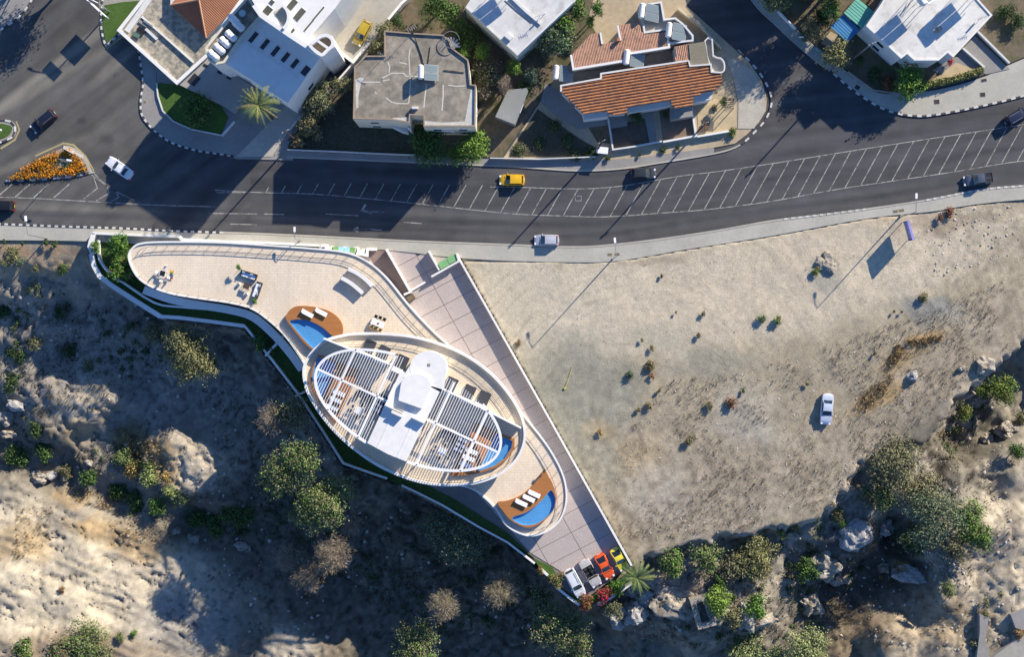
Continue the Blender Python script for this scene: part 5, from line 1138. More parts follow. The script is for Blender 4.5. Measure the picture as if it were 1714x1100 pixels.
for a in ((400,476,'left'),(413,493,'lower')):
    x, y, _ = P(a[0],a[1],3); t = thing('pouf', 'small white round pouf on the %s side of the dark coffee table' % a[2], 'stool', (x, y, 3)); MB().tube((0,0,0),(0,0,.4),.24,.27,14).build('cushion', WFAB, t, local=True); MB().tube((0,0,.4),(0,0,.44),.25,.2,14).build('seam', METAL, t, local=True)
# white table with six chairs
t = table(633,541,3,-.40,2.2,1.0,WMETAL,'long white table with chairs above the oval roof rim')
MB().box(.1, 0, .8, .3, .25, .1, .4).build('centrepiece', mat('red_brown_bowl', (.3,.05,.03)), t, local=True)
for k, (dx, dy) in enumerate(((-3,-11),(4,-9),(11,-6),(-11,7),(-4,9),(4,12))): x, y, _ = P(633+dx,541+dy,3); chair(x, y, 3, (-1.57 if k < 3 else 1.57)-.4, '%s chair on the %s side of the long white terrace table' % (('left','middle','right')[k % 3], 'upper' if k < 3 else 'lower'), 'wood' if k >= 3 else 'black')
# curved white screens
for a, lb in (([(583,450),(597,457),(611,467),(623,479)], 'upper curved white bench wall on the main terrace'), ([(571,465),(584,472),(596,481),(607,491)], 'lower curved white bench wall on the main terrace')):
    t = thing('curved_bench', lb, 'bench', P(*a[1], 3), group='curved white benches'); MB().wall(PX(smooth(a, 5), 3.9), .62, 3.62, 3.92).build('seat', WHITE, t); MB().wall(PX(smooth([(p[0]+.5,p[1]+.5) for p in a], 5), 3.6), .36, 3.0, 3.62).build('plinth', WHITE2, t)
# ------------------------------------------------------------------ bins
def bin_(px, py, z, rot, col, label, sx=.9, sy=.8, h=1.15, group='wheeled bins by the road'):
    x, y, _ = P(px, py, z+h); t = thing('wheeled_bin', label, 'bin', (x, y, z), rot, group); m = mat('bin_%.2f' % sum(col), col, rough=.5, var=.08)
    MB().box(0, 0, h/2, sx*.9, sy*.9, h-.1).build('body', m, t, local=True); MB().box(0, 0, h, sx, sy, .09).build('lid', m, t, local=True)
    for s_ in (-.3, .3): MB().tube((s_, -sy/2, .12), (s_+.06, -sy/2, .12), .12, .12, 10).build('wheel', TYRE, t, local=True)
bin_(562,417,0,-.05,(.17,.33,.10),'green bin, leftmost of the four in the white recess'); bin_(571,417.5,0,-.05,(.30,.55,.75),'light blue bin, second in the white recess'); bin_(581,418,0,-.05,(.30,.55,.75),'light blue bin, third in the white recess'); bin_(590,418.5,0,-.05,(.17,.33,.10),'green bin, rightmost of the four in the white recess')
bin_(742.5,442,0,.49,(.20,.42,.18),'left of two large green bins at the driveway entrance',1.6,1.15,1.2); bin_(757,433.5,0,.49,(.20,.42,.18),'right of two large green bins at the driveway entrance',1.6,1.15,1.2)
# ------------------------------------------------------------------ street furniture
def lamp(px, py, label, adir=(-.1, 1), h=8.8, arm=2.3, z=None):
    x, y, _ = P(px, py); z = hz(x, y) if z is None else z; t = thing('street_lamp', label, 'street lamp', (x, y, z), 0, 'street lamps along the south pavement')
    a = MB().tube((0, 0, 0), (0, 0, h), .11, .06, 8); a.build('pole', METAL, t, local=True); l = math.hypot(*adir); dx, dy = adir[0]/l, adir[1]/l
    MB().path([(0, 0, h-.05), (dx*arm*.5, dy*arm*.5, h+.18), (dx*arm, dy*arm, h+.22)], .055).build('arm', METAL, t, local=True)
    MB().box(dx*(arm+.3), dy*(arm+.3), h+.22, .34, .85, .16, math.atan2(dy, dx)-math.pi/2).build('lamp_head', WMETAL, t, local=True); MB().tube((0,0,0),(0,0,.5),.18,.16,8).build('base', METAL, t, local=True)
lamp(1025,434,'street lamp on the lot side of the pavement by two brown covers'); lamp(1506,363,'street lamp above the blue billboard', (0, 1)); lamp(502,403,'street lamp rising from the planter wall above the terrace', (0, 1), 5.2, 1.2, 0); lamp(78,399,'street lamp on the left stretch of pavement', (-.1, 1), 8.8, 2.3)
def upole(px, py, h, label, cross=True, m=None):
    x, y, _ = P(px, py); t = thing('utility_pole', label, 'utility pole', (x, y, 0), 0, 'utility poles'); MB().tube((0,0,0),(0,0,h),.16,.11,8).build('pole', m or mat('dark_pole', (.06,.05,.045), var=.2), t, local=True)
    if cross: MB().box(0, 0, h-.4, 1.4, .1, .1, .5).build('crossarm', METAL, t, local=True)
    for s_ in (-.5, .5): MB().tube((s_*.85, s_*.45, h-.35), (s_*.85, s_*.45, h-.15), .06, .05, 6).build('insulator', WMETAL, t, local=True)
upole(494,234,10,'dark utility pole at the foot of the concrete driveway'); upole(1166,222,10.2,'dark utility pole at the roadside corner of the tiled house yard'); upole(1001,250,9.6,'utility pole by the small white roadside box'); upole(1429,97,11.5,'pale utility pole in the garden between shaggy tree and white house', True, METAL)
x, y, _ = P(1008,254); t = thing('roadside_cabinet', 'small white roadside shelter box beside the thin wall', 'cabinet', (x, y, .1), -.1)
MB().box(0, 0, .9, 1.5, .9, 1.7).build('body', METAL, t, local=True); MB().box(0, 0, 1.8, 1.7, 1.1, .1).build('roof', WMETAL, t, local=True); MB().box(-.95, -.1, 1.0, .3, .5, 1.2).build('door', WMETAL, t, local=True)
# billboard
bx0, bx1 = P(1509,372), P(1518,404); t = thing('billboard', 'blue billboard on two posts at the roadside edge of the vacant lot', 'billboard', (bx0[0], bx0[1], 0))
a, b = Vector((bx0[0], bx0[1], 0)), Vector((bx1[0], bx1[1], 0)); d = (b-a).normalized(); nrm = Vector((-d.y, d.x, 0)); nrm = nrm if nrm.x < 0 else -nrm
for p in (a, b): MB().tube(p+d*(0.1 if p is a else -.1)+Vector((0,0,-.3)), p+d*(.1 if p is a else -.1)+Vector((0,0,3.6)), .06, .06, 8).build('post', METAL, t)
MB().wall([a[:2], b[:2]], .28, 1.4, 3.6).build('panel', mat('billboard_blue', (.06,.05,.30), rough=.5, var=.05), t)
lt = MB(); L_ = (b-a).length
for row, zz in enumerate((1.75, 2.3, 2.85, 3.3)):
    k = .25
    while k < L_-.4:
        wdt = random.uniform(.08, .22); p = a+d*(k+wdt/2)+nrm*.16; lt.box(p.x, p.y, zz, wdt, .03, .28 if row != 1 else .16, math.atan2(d.y, d.x)); k += wdt+random.uniform(.06, .16)
lt.build('white_lettering', WMETAL, t)
MB().wall([(a+d*.02)[:2], (b-d*.02)[:2]], .36, 3.58, 3.64).build('top_frame', mat('blue_lilac', (.30,.28,.62)), t)
# direction sign on the lawn island
x, y, _ = P(184,20); t = thing('direction_sign', 'white multi-panel direction sign over the pointed lawn island', 'road sign', (x, y, .1)); r_ = -.75
MB().tube((0,0,0),(0,0,6.0),.12,.10,8).build('post', METAL, t, local=True); MB().box(-.6, -.6, 3.2, 3.4, .14, 1.7, r_).build('sign_panel', WMETAL, t, local=True); MB().box(-1.0, -.3, 5.4, 2.8, .14, .9, r_).build('sign_panel', WMETAL, t, local=True)
MB().path([(0,0,5.9),(-2.6,1.3,6.3),(-3.2,1.5,6.3)], .07).build('arm', WMETAL, t, local=True); MB().box(-3.4,1.6,6.25,.7,.25,.14,-.4).build('lamp_head', WMETAL, t, local=True)
for p, lb in (((114,272),'slim lamp column standing among the orange flowers'),((0,222),'white lamp column on the little round lawn island')):
    x, y, _ = P(*p); t = thing('lamp_column', lb, 'lamp', (x, y, .1)); MB().tube((0,0,0),(0,0,5.0),.07,.05,8).build('pole', METAL, t, local=True); MB().path([(0,0,5),(1.0,-.2,5.3),(1.9,-.3,5.35)], .05).build('arm', METAL, t, local=True); MB().box(2.0,-.3,5.35,.8,.3,.12,-.15).build('lamp_head', WMETAL, t, local=True)
x, y, _ = P(118,254); t = thing('chevron_board', 'white chevron board at the tip of the flower island', 'road sign', (x, y, .1), .3); MB().box(0,0,.7,1.6,.1,.7,-.8).build('panel', KW, t, local=True)
for s_ in (-.5,.5): MB().tube((s_*.7,-s_*.7,0),(s_*.7,-s_*.7,.5),.04).build('post', METAL, t, local=True)
x, y, _ = P(1335,68); t = thing('bus_stop_sign', 'small round sign on a post at the right pavement edge', 'road sign', (x, y, .1)); MB().tube((0,0,0),(0,0,2.6),.05).build('post', METAL, t, local=True); MB().tube((0,-.04,2.7),(0,.04,2.7),.42,.42,14).build('sign_disc', WMETAL, t, local=True)
# yard things by the tiled house
for k, (px, py) in enumerate(((1177,212),(1181,211),(1185,210))):
    x, y, _ = P(px, py); t = thing('bench', 'weathered timber bench, %s of three on the ochre yard' % ('left','middle','right')[k], 'bench', (x, y, .2), -.12, 'weathered timber benches'); w2 = mat('weathered_wood', (.16,.10,.07)); MB().box(0,0,.42,.3,1.5,.05).build('seat', w2, t, local=True)
    for s_ in (-.6,.6): MB().box(0,s_,.2,.28,.06,.4).build('leg', w2, t, local=True)
x, y, _ = P(1216,176); t = thing('pergola_frame', 'dark slatted timber frame with climbing greenery on the ochre yard', 'pergola', (x, y, .2), -.1)
for k in range(6): MB().box(0, -.75+k*.3, 2.0, 1.9, .09, .08).build('slat', BLACK, t, local=True)
for a in (-.9,.9):
    for b in (-.8,.8): MB().box(a,b,1,.1,.1,2).build('post', BLACK, t, local=True)
x, y, _ = P(560,12,0); t = thing('garden_furniture', 'white garden chair cluster by the steps at the top', 'chair', (x, y, .2))
for k in range(4): MB().box(.5*math.cos(k*1.6), .5*math.sin(k*1.6), .45, .45, .45, .06, k).build('seat', WMETAL, t, local=True); MB().box(.8*math.cos(k*1.6), .8*math.sin(k*1.6), .7, .06, .45, .45, k*1.6).build('backrest', WMETAL, t, local=True)
x, y, z_ = ground_at(946,639); t = thing('marker_tape', 'yellow bundle with a loose yellow strap on the vacant lot', 'tape', (x, y, z_)); ym = mat('tape_yellow', (.45,.42,.09))
MB().path([(0,-1,.15),(.3,0,.08),(.8,1.2,.08),(1.2,2.6,.1)], .03, 5).path([(.1,-1,.12),(.5,.4,.08),(.9,1.8,.08)], .025, 5).build('strap', ym, t, local=True); MB().box(0,-1.1,.12,.45,.35,.18,.4).build('bundle', ym, t, local=True)
# ------------------------------------------------------------------ person
def person(px, py, z, heading, shirt, label):
    x, y, _ = P(px, py, z); root = thing('person', label, 'person', (x, y, z), heading)
    J = {'pel': (0,0,.95,.15), 'chest': (.02,0,1.28,.17), 'neck': (.03,0,1.48,.06), 'head': (.06,0,1.62,.105), 'top': (.05,0,1.74,.07),
         'sl': (.02,.20,1.42,.07), 'el': (.10,.27,1.15,.045), 'wl': (.24,.25,.95,.033), 'sr': (.02,-.20,1.42,.07), 'er': (-.10,-.27,1.15,.045), 'wr': (-.08,-.28,.90,.033),
         'hl': (0,.09,.88,.10), 'kl': (.20,.10,.50,.065), 'al': (.28,.10,.08,.045), 'tl': (.42,.10,.04,.035), 'hr': (0,-.09,.88,.10), 'kr': (-.05,-.10,.50,.065), 'ar': (-.28,-.10,.12,.045), 'tr': (-.18,-.10,.04,.035)}
    E = [('pel','chest'),('chest','neck'),('neck','head'),('head','top'),('chest','sl'),('sl','el'),('el','wl'),('chest','sr'),('sr','er'),('er','wr'),('pel','hl'),('hl','kl'),('kl','al'),('al','tl'),('pel','hr'),('hr','kr'),('kr','ar'),('ar','tr')]
    ks = list(J); me = bpy.data.meshes.new('body'); me.from_pydata([J[k][:3] for k in ks], [(ks.index(a), ks.index(b)) for a, b in E], []); ob = bpy.data.objects.new('body', me); COL.objects.link(ob)
    ob.modifiers.new('s', 'SKIN'); 
    for i, k in enumerate(ks): me.skin_vertices[0].data[i].radius = (J[k][3],)*2
    me.skin_vertices[0].data[0].use_root = True; ob.modifiers.new('d', 'SUBSURF').levels = 1
    dg = bpy.context.evaluated_depsgraph_get(); nm = bpy.data.meshes.new_from_object(ob.evaluated_get(dg)); ob.modifiers.clear(); ob.data = nm; nm.name = 'body'
    ms = [mat('skin', (.42,.25,.17), rough=.6, var=0, big=0), mat('shirt_red', shirt, var=.05), mat('dark_trousers', (.03,.035,.06), var=.05)]
    for m in ms: nm.materials.append(m)
    for p in nm.polygons:
        zz = p.center.z; p.material_index = 2 if zz < .95 and abs(p.center.y) < .22 else (1 if zz < 1.46 and (abs(p.center.y) < .3 and zz > 1.1) else 0)
    ob.parent = root
    MB().tube((.02,0,1.66),(.02,0,1.77),.115,.06,10).build('hair', mat('dark_hair', (.02,.015,.01)), root, True, True)
person(580,28,2.0,-.9,(.60,.02,.03),'person in a red top and dark trousers walking across the raised yard')
person(1034.5,66.5,5.2,-.5,(.60,.03,.02),'person in red standing by the edge of the faded pink tiles') if 0 else None
# ------------------------------------------------------------------ vegetation
LM = {
 'olive': leafmat('olive_leaves', (0.196,0.196,0.101)), 'green': leafmat('green_leaves', (0.101,0.196,0.034)), 'bright': leafmat('bright_leaves', (0.176,0.270,0.047)),
 'dark': leafmat('dark_leaves', (0.061,0.101,0.034)), 'yellow': leafmat('yellow_green_leaves', (.235,.225,.075)), 'brown': leafmat('dry_brown_leaves', (.20,.165,.10)),
 'grey': leafmat('grey_twigs', (0.324,0.270,0.209)), 'orange': leafmat('dry_orange_leaves', (.27,.18,.085)), 'magenta': leafmat('magenta_flowers', (0.675,0.027,0.095)),
 'redleaf': leafmat('red_brown_leaves', (0.297,0.088,0.054)), 'light': leafmat('pale_green_leaves', (0.270,0.324,0.121)), 'bluegreen': leafmat('blue_green_leaves', (0.115,0.162,0.101)), 'straw': leafmat('straw_blades', (0.540,0.351,0.121)), 'palm': leafmat('palm_leaflets', (.14,.19,.065))}
def leaves(cent, rad, n, size, bare=False, flat=.75, seed=0, ell=None):
    """n leaf quads spread through lobes; cent (k,3), rad (k,)"""
    g = np.random.default_rng(seed); k = len(cent); w_ = rad**2; w_ = w_/w_.sum(); li = g.choice(k, n, p=w_)
    d = g.normal(size=(n, 3)); d /= np.linalg.norm(d, axis=1)[:, None]; d[:, 2] = np.where(d[:, 2] < -.35, -d[:, 2], d[:, 2])
    bump_ = 1+.38*np.sin(d[:, 0]*5+li*1.7)*np.cos(d[:, 1]*6+li)+.15*np.sin(d[:, 2]*9+li*3)
    r = rad[li]*bump_*(g.random(n)**.35)
    p = cent[li]+d*r[:, None]*np.array([1, 1, flat])
    nrm = d+g.normal(size=(n, 3))*.65; nrm /= np.linalg.norm(nrm, axis=1)[:, None]
    t = np.cross(nrm, g.normal(size=(n, 3))); t /= np.linalg.norm(t, axis=1)[:, None]+1e-9; b = np.cross(nrm, t)
    s = size*(.6+.8*g.random(n))[:, None]
    if bare:
        out = d+g.normal(size=(n, 3))*.45; out /= np.linalg.norm(out, axis=1)[:, None]; sd = np.cross(out, g.normal(size=(n, 3))); sd /= np.linalg.norm(sd, axis=1)[:, None]+1e-9
        t = out*3.2; b = sd*.14
    V = np.stack([p-t*s*.5-b*s*.12, p-b*s*.5, p+t*s*.5, p+b*s*.5], 1).reshape(-1, 3)
    F = np.arange(4*n).reshape(-1, 4); return V, F
TN = [0]
def tree(px, py, rpx, kind, label, name='tree', h=None, mix=None, group=None, dens=1.0, zb=None, bare=False, cat='tree', lob=None, leafs=None, top=None):
    TN[0] += 1; sd = TN[0]*17; g = random.Random(sd)
    R_ = rpx/10.0*(1.15 if rpx > 13 else 1.0); h = h or max(R_*1.25, .5); z = zb if zb is not None else 0
    if zb is None:
        for _ in range(4):
            x, y, _q = P(px, py, z+h-R_*.55); z = hz(x, y)
            if top is not None: h = max(h*.2, top-z)
    x, y, _q = P(px, py, z+max(h-R_*.55, h*.5))
    t = thing(name, label, cat, (x, y, z), 0, group)
    k = lob or max(3, min(11, int(3+R_*1.7))); C_, Rr = [], []
    for i in range(k):
        a = 2*math.pi*i/k+g.uniform(-.5, .5); d = R_*g.uniform(.25, .62) if i else 0; rr = R_*g.uniform(.40, .56) if i else R_*.52
        C_.append((math.cos(a)*d, math.sin(a)*d, h-rr*.75-g.uniform(.05, .4)*min(R_, h*.6) if i else h-rr*.72)); Rr.append(rr)
    C_ = np.array(C_); Rr = np.array(Rr)
    lf = leafs or (.23 if R_ > 2 else (.17 if R_ > .9 else .12))
    n = int(min(12000, max(90, dens*3.14*R_*R_/(lf*lf)*5.0)))
    mk2 = [(LM[kind], 1.0)] if not mix else [(LM[kind], 1-mix[1]), (LM[mix[0]], mix[1])]
    for j, (m, fr) in enumerate(mk2):
        V, F = leaves(C_, Rr, int(n*fr), lf, bare=(bare or m.name == 'grey_twigs'), seed=sd+j)
        rawmesh('crown' if j == 0 else ('blossom' if m.name in ('magenta_flowers',) else 'crown'), V, F, m, t, True)
    tr = MB(); th = h*.5; r0 = max(.05, R_*.07)
    tr.tube((0, 0, -.4), (g.uniform(-.1, .1)*R_, g.uniform(-.1, .1)*R_, th), r0, r0*.6, 7)
    for i in range(k):
        if R_ > 1.0: c = C_[i]; tr.tube((0, 0, th*g.uniform(.5, .95)), (c[0]*.9, c[1]*.9, c[2]), r0*.5, r0*.15, 5)
    if bare or kind == 'grey':
        for i in range(40):
            c = C_[g.randrange(k)]; q = (c[0]+g.uniform(-.4,.4)*R_, c[1]+g.uniform(-.4,.4)*R_, c[2]+g.uniform(-.1,.3)*R_); tr.tube((c[0]*.5, c[1]*.5, th), q, r0*.25, r0*.05, 3)
    tr.build('trunk' if R_ > 1.4 else 'stem', BARK, t, False, True)
    return t
def shrub(px, py, rpx, kind, label, **k): return tree(px, py, rpx, kind, label, name='shrub', cat='shrub', **k)
T = tree; S = shrub
# villa garden
T(201,411,19,'green','round green tree in the top left tip of the villa garden',zb=-.1,h=3.0,dens=1.3); T(203,452,21,'green','round tree dotted with red flowers beside the rounded terrace end',zb=-.1,h=3.0,mix=('magenta',.05),dens=1.3)
S(161,413,12,'green','small green tree poking over the white wall at the garden tip',zb=-.1,h=2.4)
S(436,574,16,'dark','leafy dark shrub in the strip beside the upper cross wall',zb=-.2,h=1.5,mix=('green',.3)); S(455,585,10,'dark','low shrub just right of the leafy dark one by the cross wall',zb=-.2,h=1.2)
for k, (a, b) in enumerate(((455,520),(395,512),(350,508),(300,503))): S(a-12,b+2,6,'dark','%s of the small dark shrubs along the narrow bed below the terrace' % ('rightmost','third','second','leftmost')[k],zb=-.1,h=.9,mix=('magenta' if k == 1 else 'green',.2))
S(400,448,6.5,'green','potted green plant left of the wicker sofas',zb=3.0,h=1.5); S(427,505,6.5,'green','potted green plant below the wicker sofas',zb=3.0,h=1.5); S(628,548,3,'green','small potted plant by the long white terrace table',zb=3.0,h=.8)
S(911,789,4,'dark','dark tuft of grass at the corner of the lowest pool deck',zb=3.6,h=.7)
S(932,970,15,'orange','rusty orange bush beside the white estate car',zb=.1,h=1.8,mix=('green',.3)); S(905,955,9,'redleaf','small reddish bush on the wall left of the orange one',zb=0,h=1.2,mix=('green',.5))
S(1012,998,15,'magenta','magenta flowering bush behind the parked cars',zb=0,h=1.8,mix=('green',.35)); S(982,1010,15,'redleaf','red brown bush next to the magenta one at the wall corner',zb=0,h=1.5,mix=('green',.25)); S(1028,1022,17,'olive','olive green bush hanging over the boulder below the magenta flowers',zb=-3,h=2.5); S(1035,985,14,'green','green bush between the magenta flowers and the palm',zb=0,h=1.2); S(690,790,12,'bluegreen','grey green bush in the gap of the retaining wall',zb=-.5,h=1.6)
# ravine trees
T(258,560,21,'olive','small olive brown tree, left of the bushy pair under the angled wall',top=-1.5,mix=('brown',.35)); T(300,565,26,'olive','rounded olive crown behind the largest tree under the angled wall',top=.8,mix=('yellow',.25)); T(318,596,45,'olive','largest tree under the angled wall, broad olive brown crown',top=.8,mix=('yellow',.3),dens=1.1); T(358,545,17,'grey','bare grey sapling right of the olive brown trees',top=-0.5,bare=True); T(348,610,24,'olive','low right lobe tree beside the broad olive brown crown',top=-1.0,mix=('yellow',.2))
T(455,700,25,'grey','bare brownish tree half hiding a green one by the long wall',top=5,mix=('brown',.3),bare=True); T(488,692,31,'olive','green brown tree touching the wall beside the bare one',top=5,mix=('brown',.2))
T(475,800,38,'olive','left of the big green trio in the shaded ravine',top=7,mix=('green',.3)); T(505,772,32,'olive','upper right of the big green trio in the shaded ravine',top=8,mix=('green',.4)); T(545,842,47,'olive','broadest green crown of the trio in the shaded ravine',top=7,mix=('green',.35),dens=1.1); T(510,855,28,'olive','lower left companion of the broad green crown',top=0.5,mix=('green',.3)); T(590,880,20,'grey','bare grey twigs beneath the broad green crown',top=0,bare=True)
T(560,928,32,'grey','bare brown tree below the green trio',top=5,mix=('brown',.35),bare=True); T(515,965,30,'grey','bare brown tree lowest in the shaded ravine cluster',top=-0.5,mix=('brown',.3),bare=True); T(478,935,24,'grey','faint bare tree left of the bare pair',top=-1.5,bare=True)
T(775,912,44,'olive','grey green tree close under the thin retaining wall',top=-0.5,mix=('bluegreen',.4)); T(735,880,34,'olive','dim grey green tree under the wall, left of the bigger one',top=-1.5,mix=('bluegreen',.5),dens=.8); T(745,1015,27,'grey','small bare tree standing alone in deep shade',top=-1,mix=('yellow',.25),bare=True); T(838,985,35,'grey','spreading bare tree below the thin retaining wall',top=-1,mix=('yellow',.25),bare=True)
T(700,1088,42,'olive','olive tree cut by the bottom edge in the ravine',top=-3.5,mix=('green',.3)); T(935,1050,46,'olive','large olive tree below the red bush and the white wall end',top=-1,mix=('green',.2),dens=1.1); T(908,1005,24,'olive','small olive tree just above the large one',top=-2.5,mix=('dark',.4)); T(965,1092,30,'olive','olive crown at the bottom edge right of the large one',top=-5,mix=('green',.3))
T(1125,945,28,'green','rounded green tree on the cliff edge nearest the palm',mix=('olive',.4),dens=1.2); T(1186,935,29,'olive','olive green tree second along the cliff edge',mix=('green',.4)); T(1265,932,40,'yellow','yellowish green broad tree in the cliff hollow',mix=('olive',.5),dens=1.1); T(1225,950,24,'olive','dull tree between the two along the cliff',mix=('brown',.4)); T(1275,955,24,'grey','bare grey crown under the yellowish broad tree',bare=True)
T(1204,1008,25,'bright','bright green tree beside the ruined stone cistern',dens=1.3); T(1228,1035,20,'olive','olive shrub tree on the pale rock right of the cistern',mix=('yellow',.3)); T(1264,1016,22,'green','round green tree in the dark hollow by the flat rock slab',dens=1.2); T(1245,1090,36,'light','pale green tree at the bottom edge below the rocks',mix=('olive',.3)); T(1350,1090,40,'light','wide pale green tree at the bottom edge, right one',mix=('olive',.3)); T(1300,1098,18,'light','little pale crown between the two at the bottom edge')
T(1350,952,21,'dark','dark green tree in the cleft below the cliff rocks',mix=('green',.4)); T(1205,975,16,'dark','shaded small tree above the bright green one',mix=('green',.3))
T(1500,780,46,'olive','big mottled tree at the upper end of the grove by the gully',mix=('brown',.15),dens=1.1); T(1478,828,34,'dark','dark tree on the left flank of the grove',mix=('olive',.3)); T(1540,820,36,'olive','brownish tree in the middle of the grove',mix=('brown',.35)); T(1560,862,48,'bluegreen','largest dark grey green tree in the grove',mix=('olive',.35),dens=1.1); T(1530,905,30,'dark','dark lower tree of the grove above the boulder',mix=('bluegreen',.4)); T(1622,872,34,'green','bright green tree at the right end of the grove',mix=('olive',.25),dens=1.2); T(1645,902,24,'green','lower bright green tree at the right end of the grove',mix=('olive',.3)); T(1600,920,26,'olive','thin olive brush under the bright trees of the grove',mix=('brown',.3),dens=.8)
T(1676,653,30,'green','green yellow tree below the ledge near the right edge',mix=('yellow',.35),dens=1.1); S(1645,655,14,'green','smaller green tree left of the one near the right edge',mix=('yellow',.3)); S(1617,692,15,'yellow','round yellow green shrub on the rim of the gully',mix=('green',.4)); T(1702,755,17,'dark','dark green tree cut by the right edge',mix=('green',.4)); T(1710,700,14,'olive','small tree above the one cut by the right edge')
S(1308,893,12,'yellow','yellow green bush on the cliff edge rocks',mix=('green',.3)); S(1332,882,11,'yellow','ochre bush on the cliff edge right of the yellow green one',mix=('orange',.3)); S(1403,864,14,'brown','brown and green bush on the shaded ledge',mix=('green',.4)); S(1412,878,9,'green','small green bush below the brown one on the ledge')
S(1588,988,16,'olive','dome shaped green shrub with a long shadow on the pale slope',mix=('green',.3)); S(1652,1008,10,'olive','upper small shrub of the trio on the sandy slope'); S(1650,1030,10,'yellow','middle small shrub of the trio on the sandy slope',mix=('olive',.5)); S(1633,1078,11,'olive','lowest small shrub on the sandy slope by the paved patch'); S(1676,996,8,'olive','tiny shrub farthest right on the sandy slope'); S(1707,1062,11,'orange','rust orange shrub beside the road corner at bottom right'); S(1475,968,7,'yellow','little yellow shrub beside the pale round stone'); S(1510,950,14,'straw','dry pale bush above the grey boulder',bare=True,mix=('brown',.3))
# lower left
T(140,1080,36,'olive','wide grey green bush at the bottom left edge',mix=('green',.35),h=2.4,dens=1.1); T(100,1092,26,'brown','brownish bush left of the wide grey green one',mix=('green',.3),h=1.6); S(40,1090,20,'green','green scrub at the bottom left corner',h=1.4,mix=('olive',.4)); S(175,1095,20,'olive','scrub right of the wide grey green bush at bottom edge',h=1.4)
S(203,1068,11,'olive','rounded shrub with dark shadow on the pale slope',mix=('green',.4)); S(225,1061,8,'green','smaller rounded shrub next to it on the pale slope'); S(104,988,8,'orange','single rust coloured tuft shrub on the pale slope'); S(47,1073,9,'dark','small dark shrub on the pale slope by the bottom left scrub')
gl_ = 'reedy bushes in the shaded ravine bottom'
for k, (a, b, r_, m1, lb) in enumerate(((205,765,17,'light','pale reed bush at the upper end of the stream bed'),(225,785,18,'straw','straw and green reed bush in the sun patch'),(250,800,18,'light','light green reed bush below the sun patch'),(278,800,13,'straw','straw coloured reed bush at the right of the sun patch'),(285,825,14,'light','green reed bush reaching into the shade'),(200,825,20,'dark','dark reed bush in the stream bed'),(230,840,24,'dark','deep green reed bush in the stream bed'),(265,850,18,'green','shaded green reed bush in the stream bed'),(330,870,18,'dark','dark bush by the stream stones'),(395,860,30,'dark','dark tree over the stream bed right of the stones'),(360,880,22,'dark','dark bush at the bend of the stream bed'),(30,765,24,'dark','dark scrub among stones at the left edge'),(75,755,20,'dark','dark scrub right of the left edge stones'),(150,800,18,'dark','dark scrub above the pale slope'),(110,790,14,'brown','brown scrub above the pale slope'))): S(a,b,r_,m1,lb,mix=('dark' if m1 != 'dark' else 'green',.3),group=gl_,h=1.6)
for k, (a, b, r_, m1) in enumerate(((20,425,14,'olive'),(35,440,11,'bluegreen'),(8,440,10,'olive'),(38,408,5,'dark'),(78,407,7,'dark'),(92,410,7,'dark'),(8,405,5,'dark'),(60,450,8,'olive'),(105,450,13,'dark'))): S(a,b,r_,m1,('pale olive shrub on the roadside bank at the left edge','blue green shrub on the roadside bank','small olive shrub lowest at the left edge of the bank','tiny dark tuft by the left pavement','dark tuft by the pavement at the shade line','dark tuft in shade by the pavement','tiny dark tuft at the far left pavement edge','olive tuft at the shade line of the bank','dark shrub in the shaded bank')[k],h=1.0)
for a, b, r_, m1, lb in ((30,590,24,'dark','dark green scrub low at the left edge in the ravine'),(20,640,22,'dark','second dark scrub patch at the left edge'),(5,520,18,'dark','dark green bush against the left edge'),(60,575,16,'olive','dim olive scrub in the ravine shade'),(120,585,20,'dark','dark scrub strip in the upper ravine shade'),(100,525,14,'dark','lone dark bush in the upper ravine shade'),(150,610,12,'olive','sparse olive bush in the ravine shade'),(60,720,18,'dark','dark brush left of the sun patch')): S(a,b,r_,m1,lb,h=1.0,dens=.6)
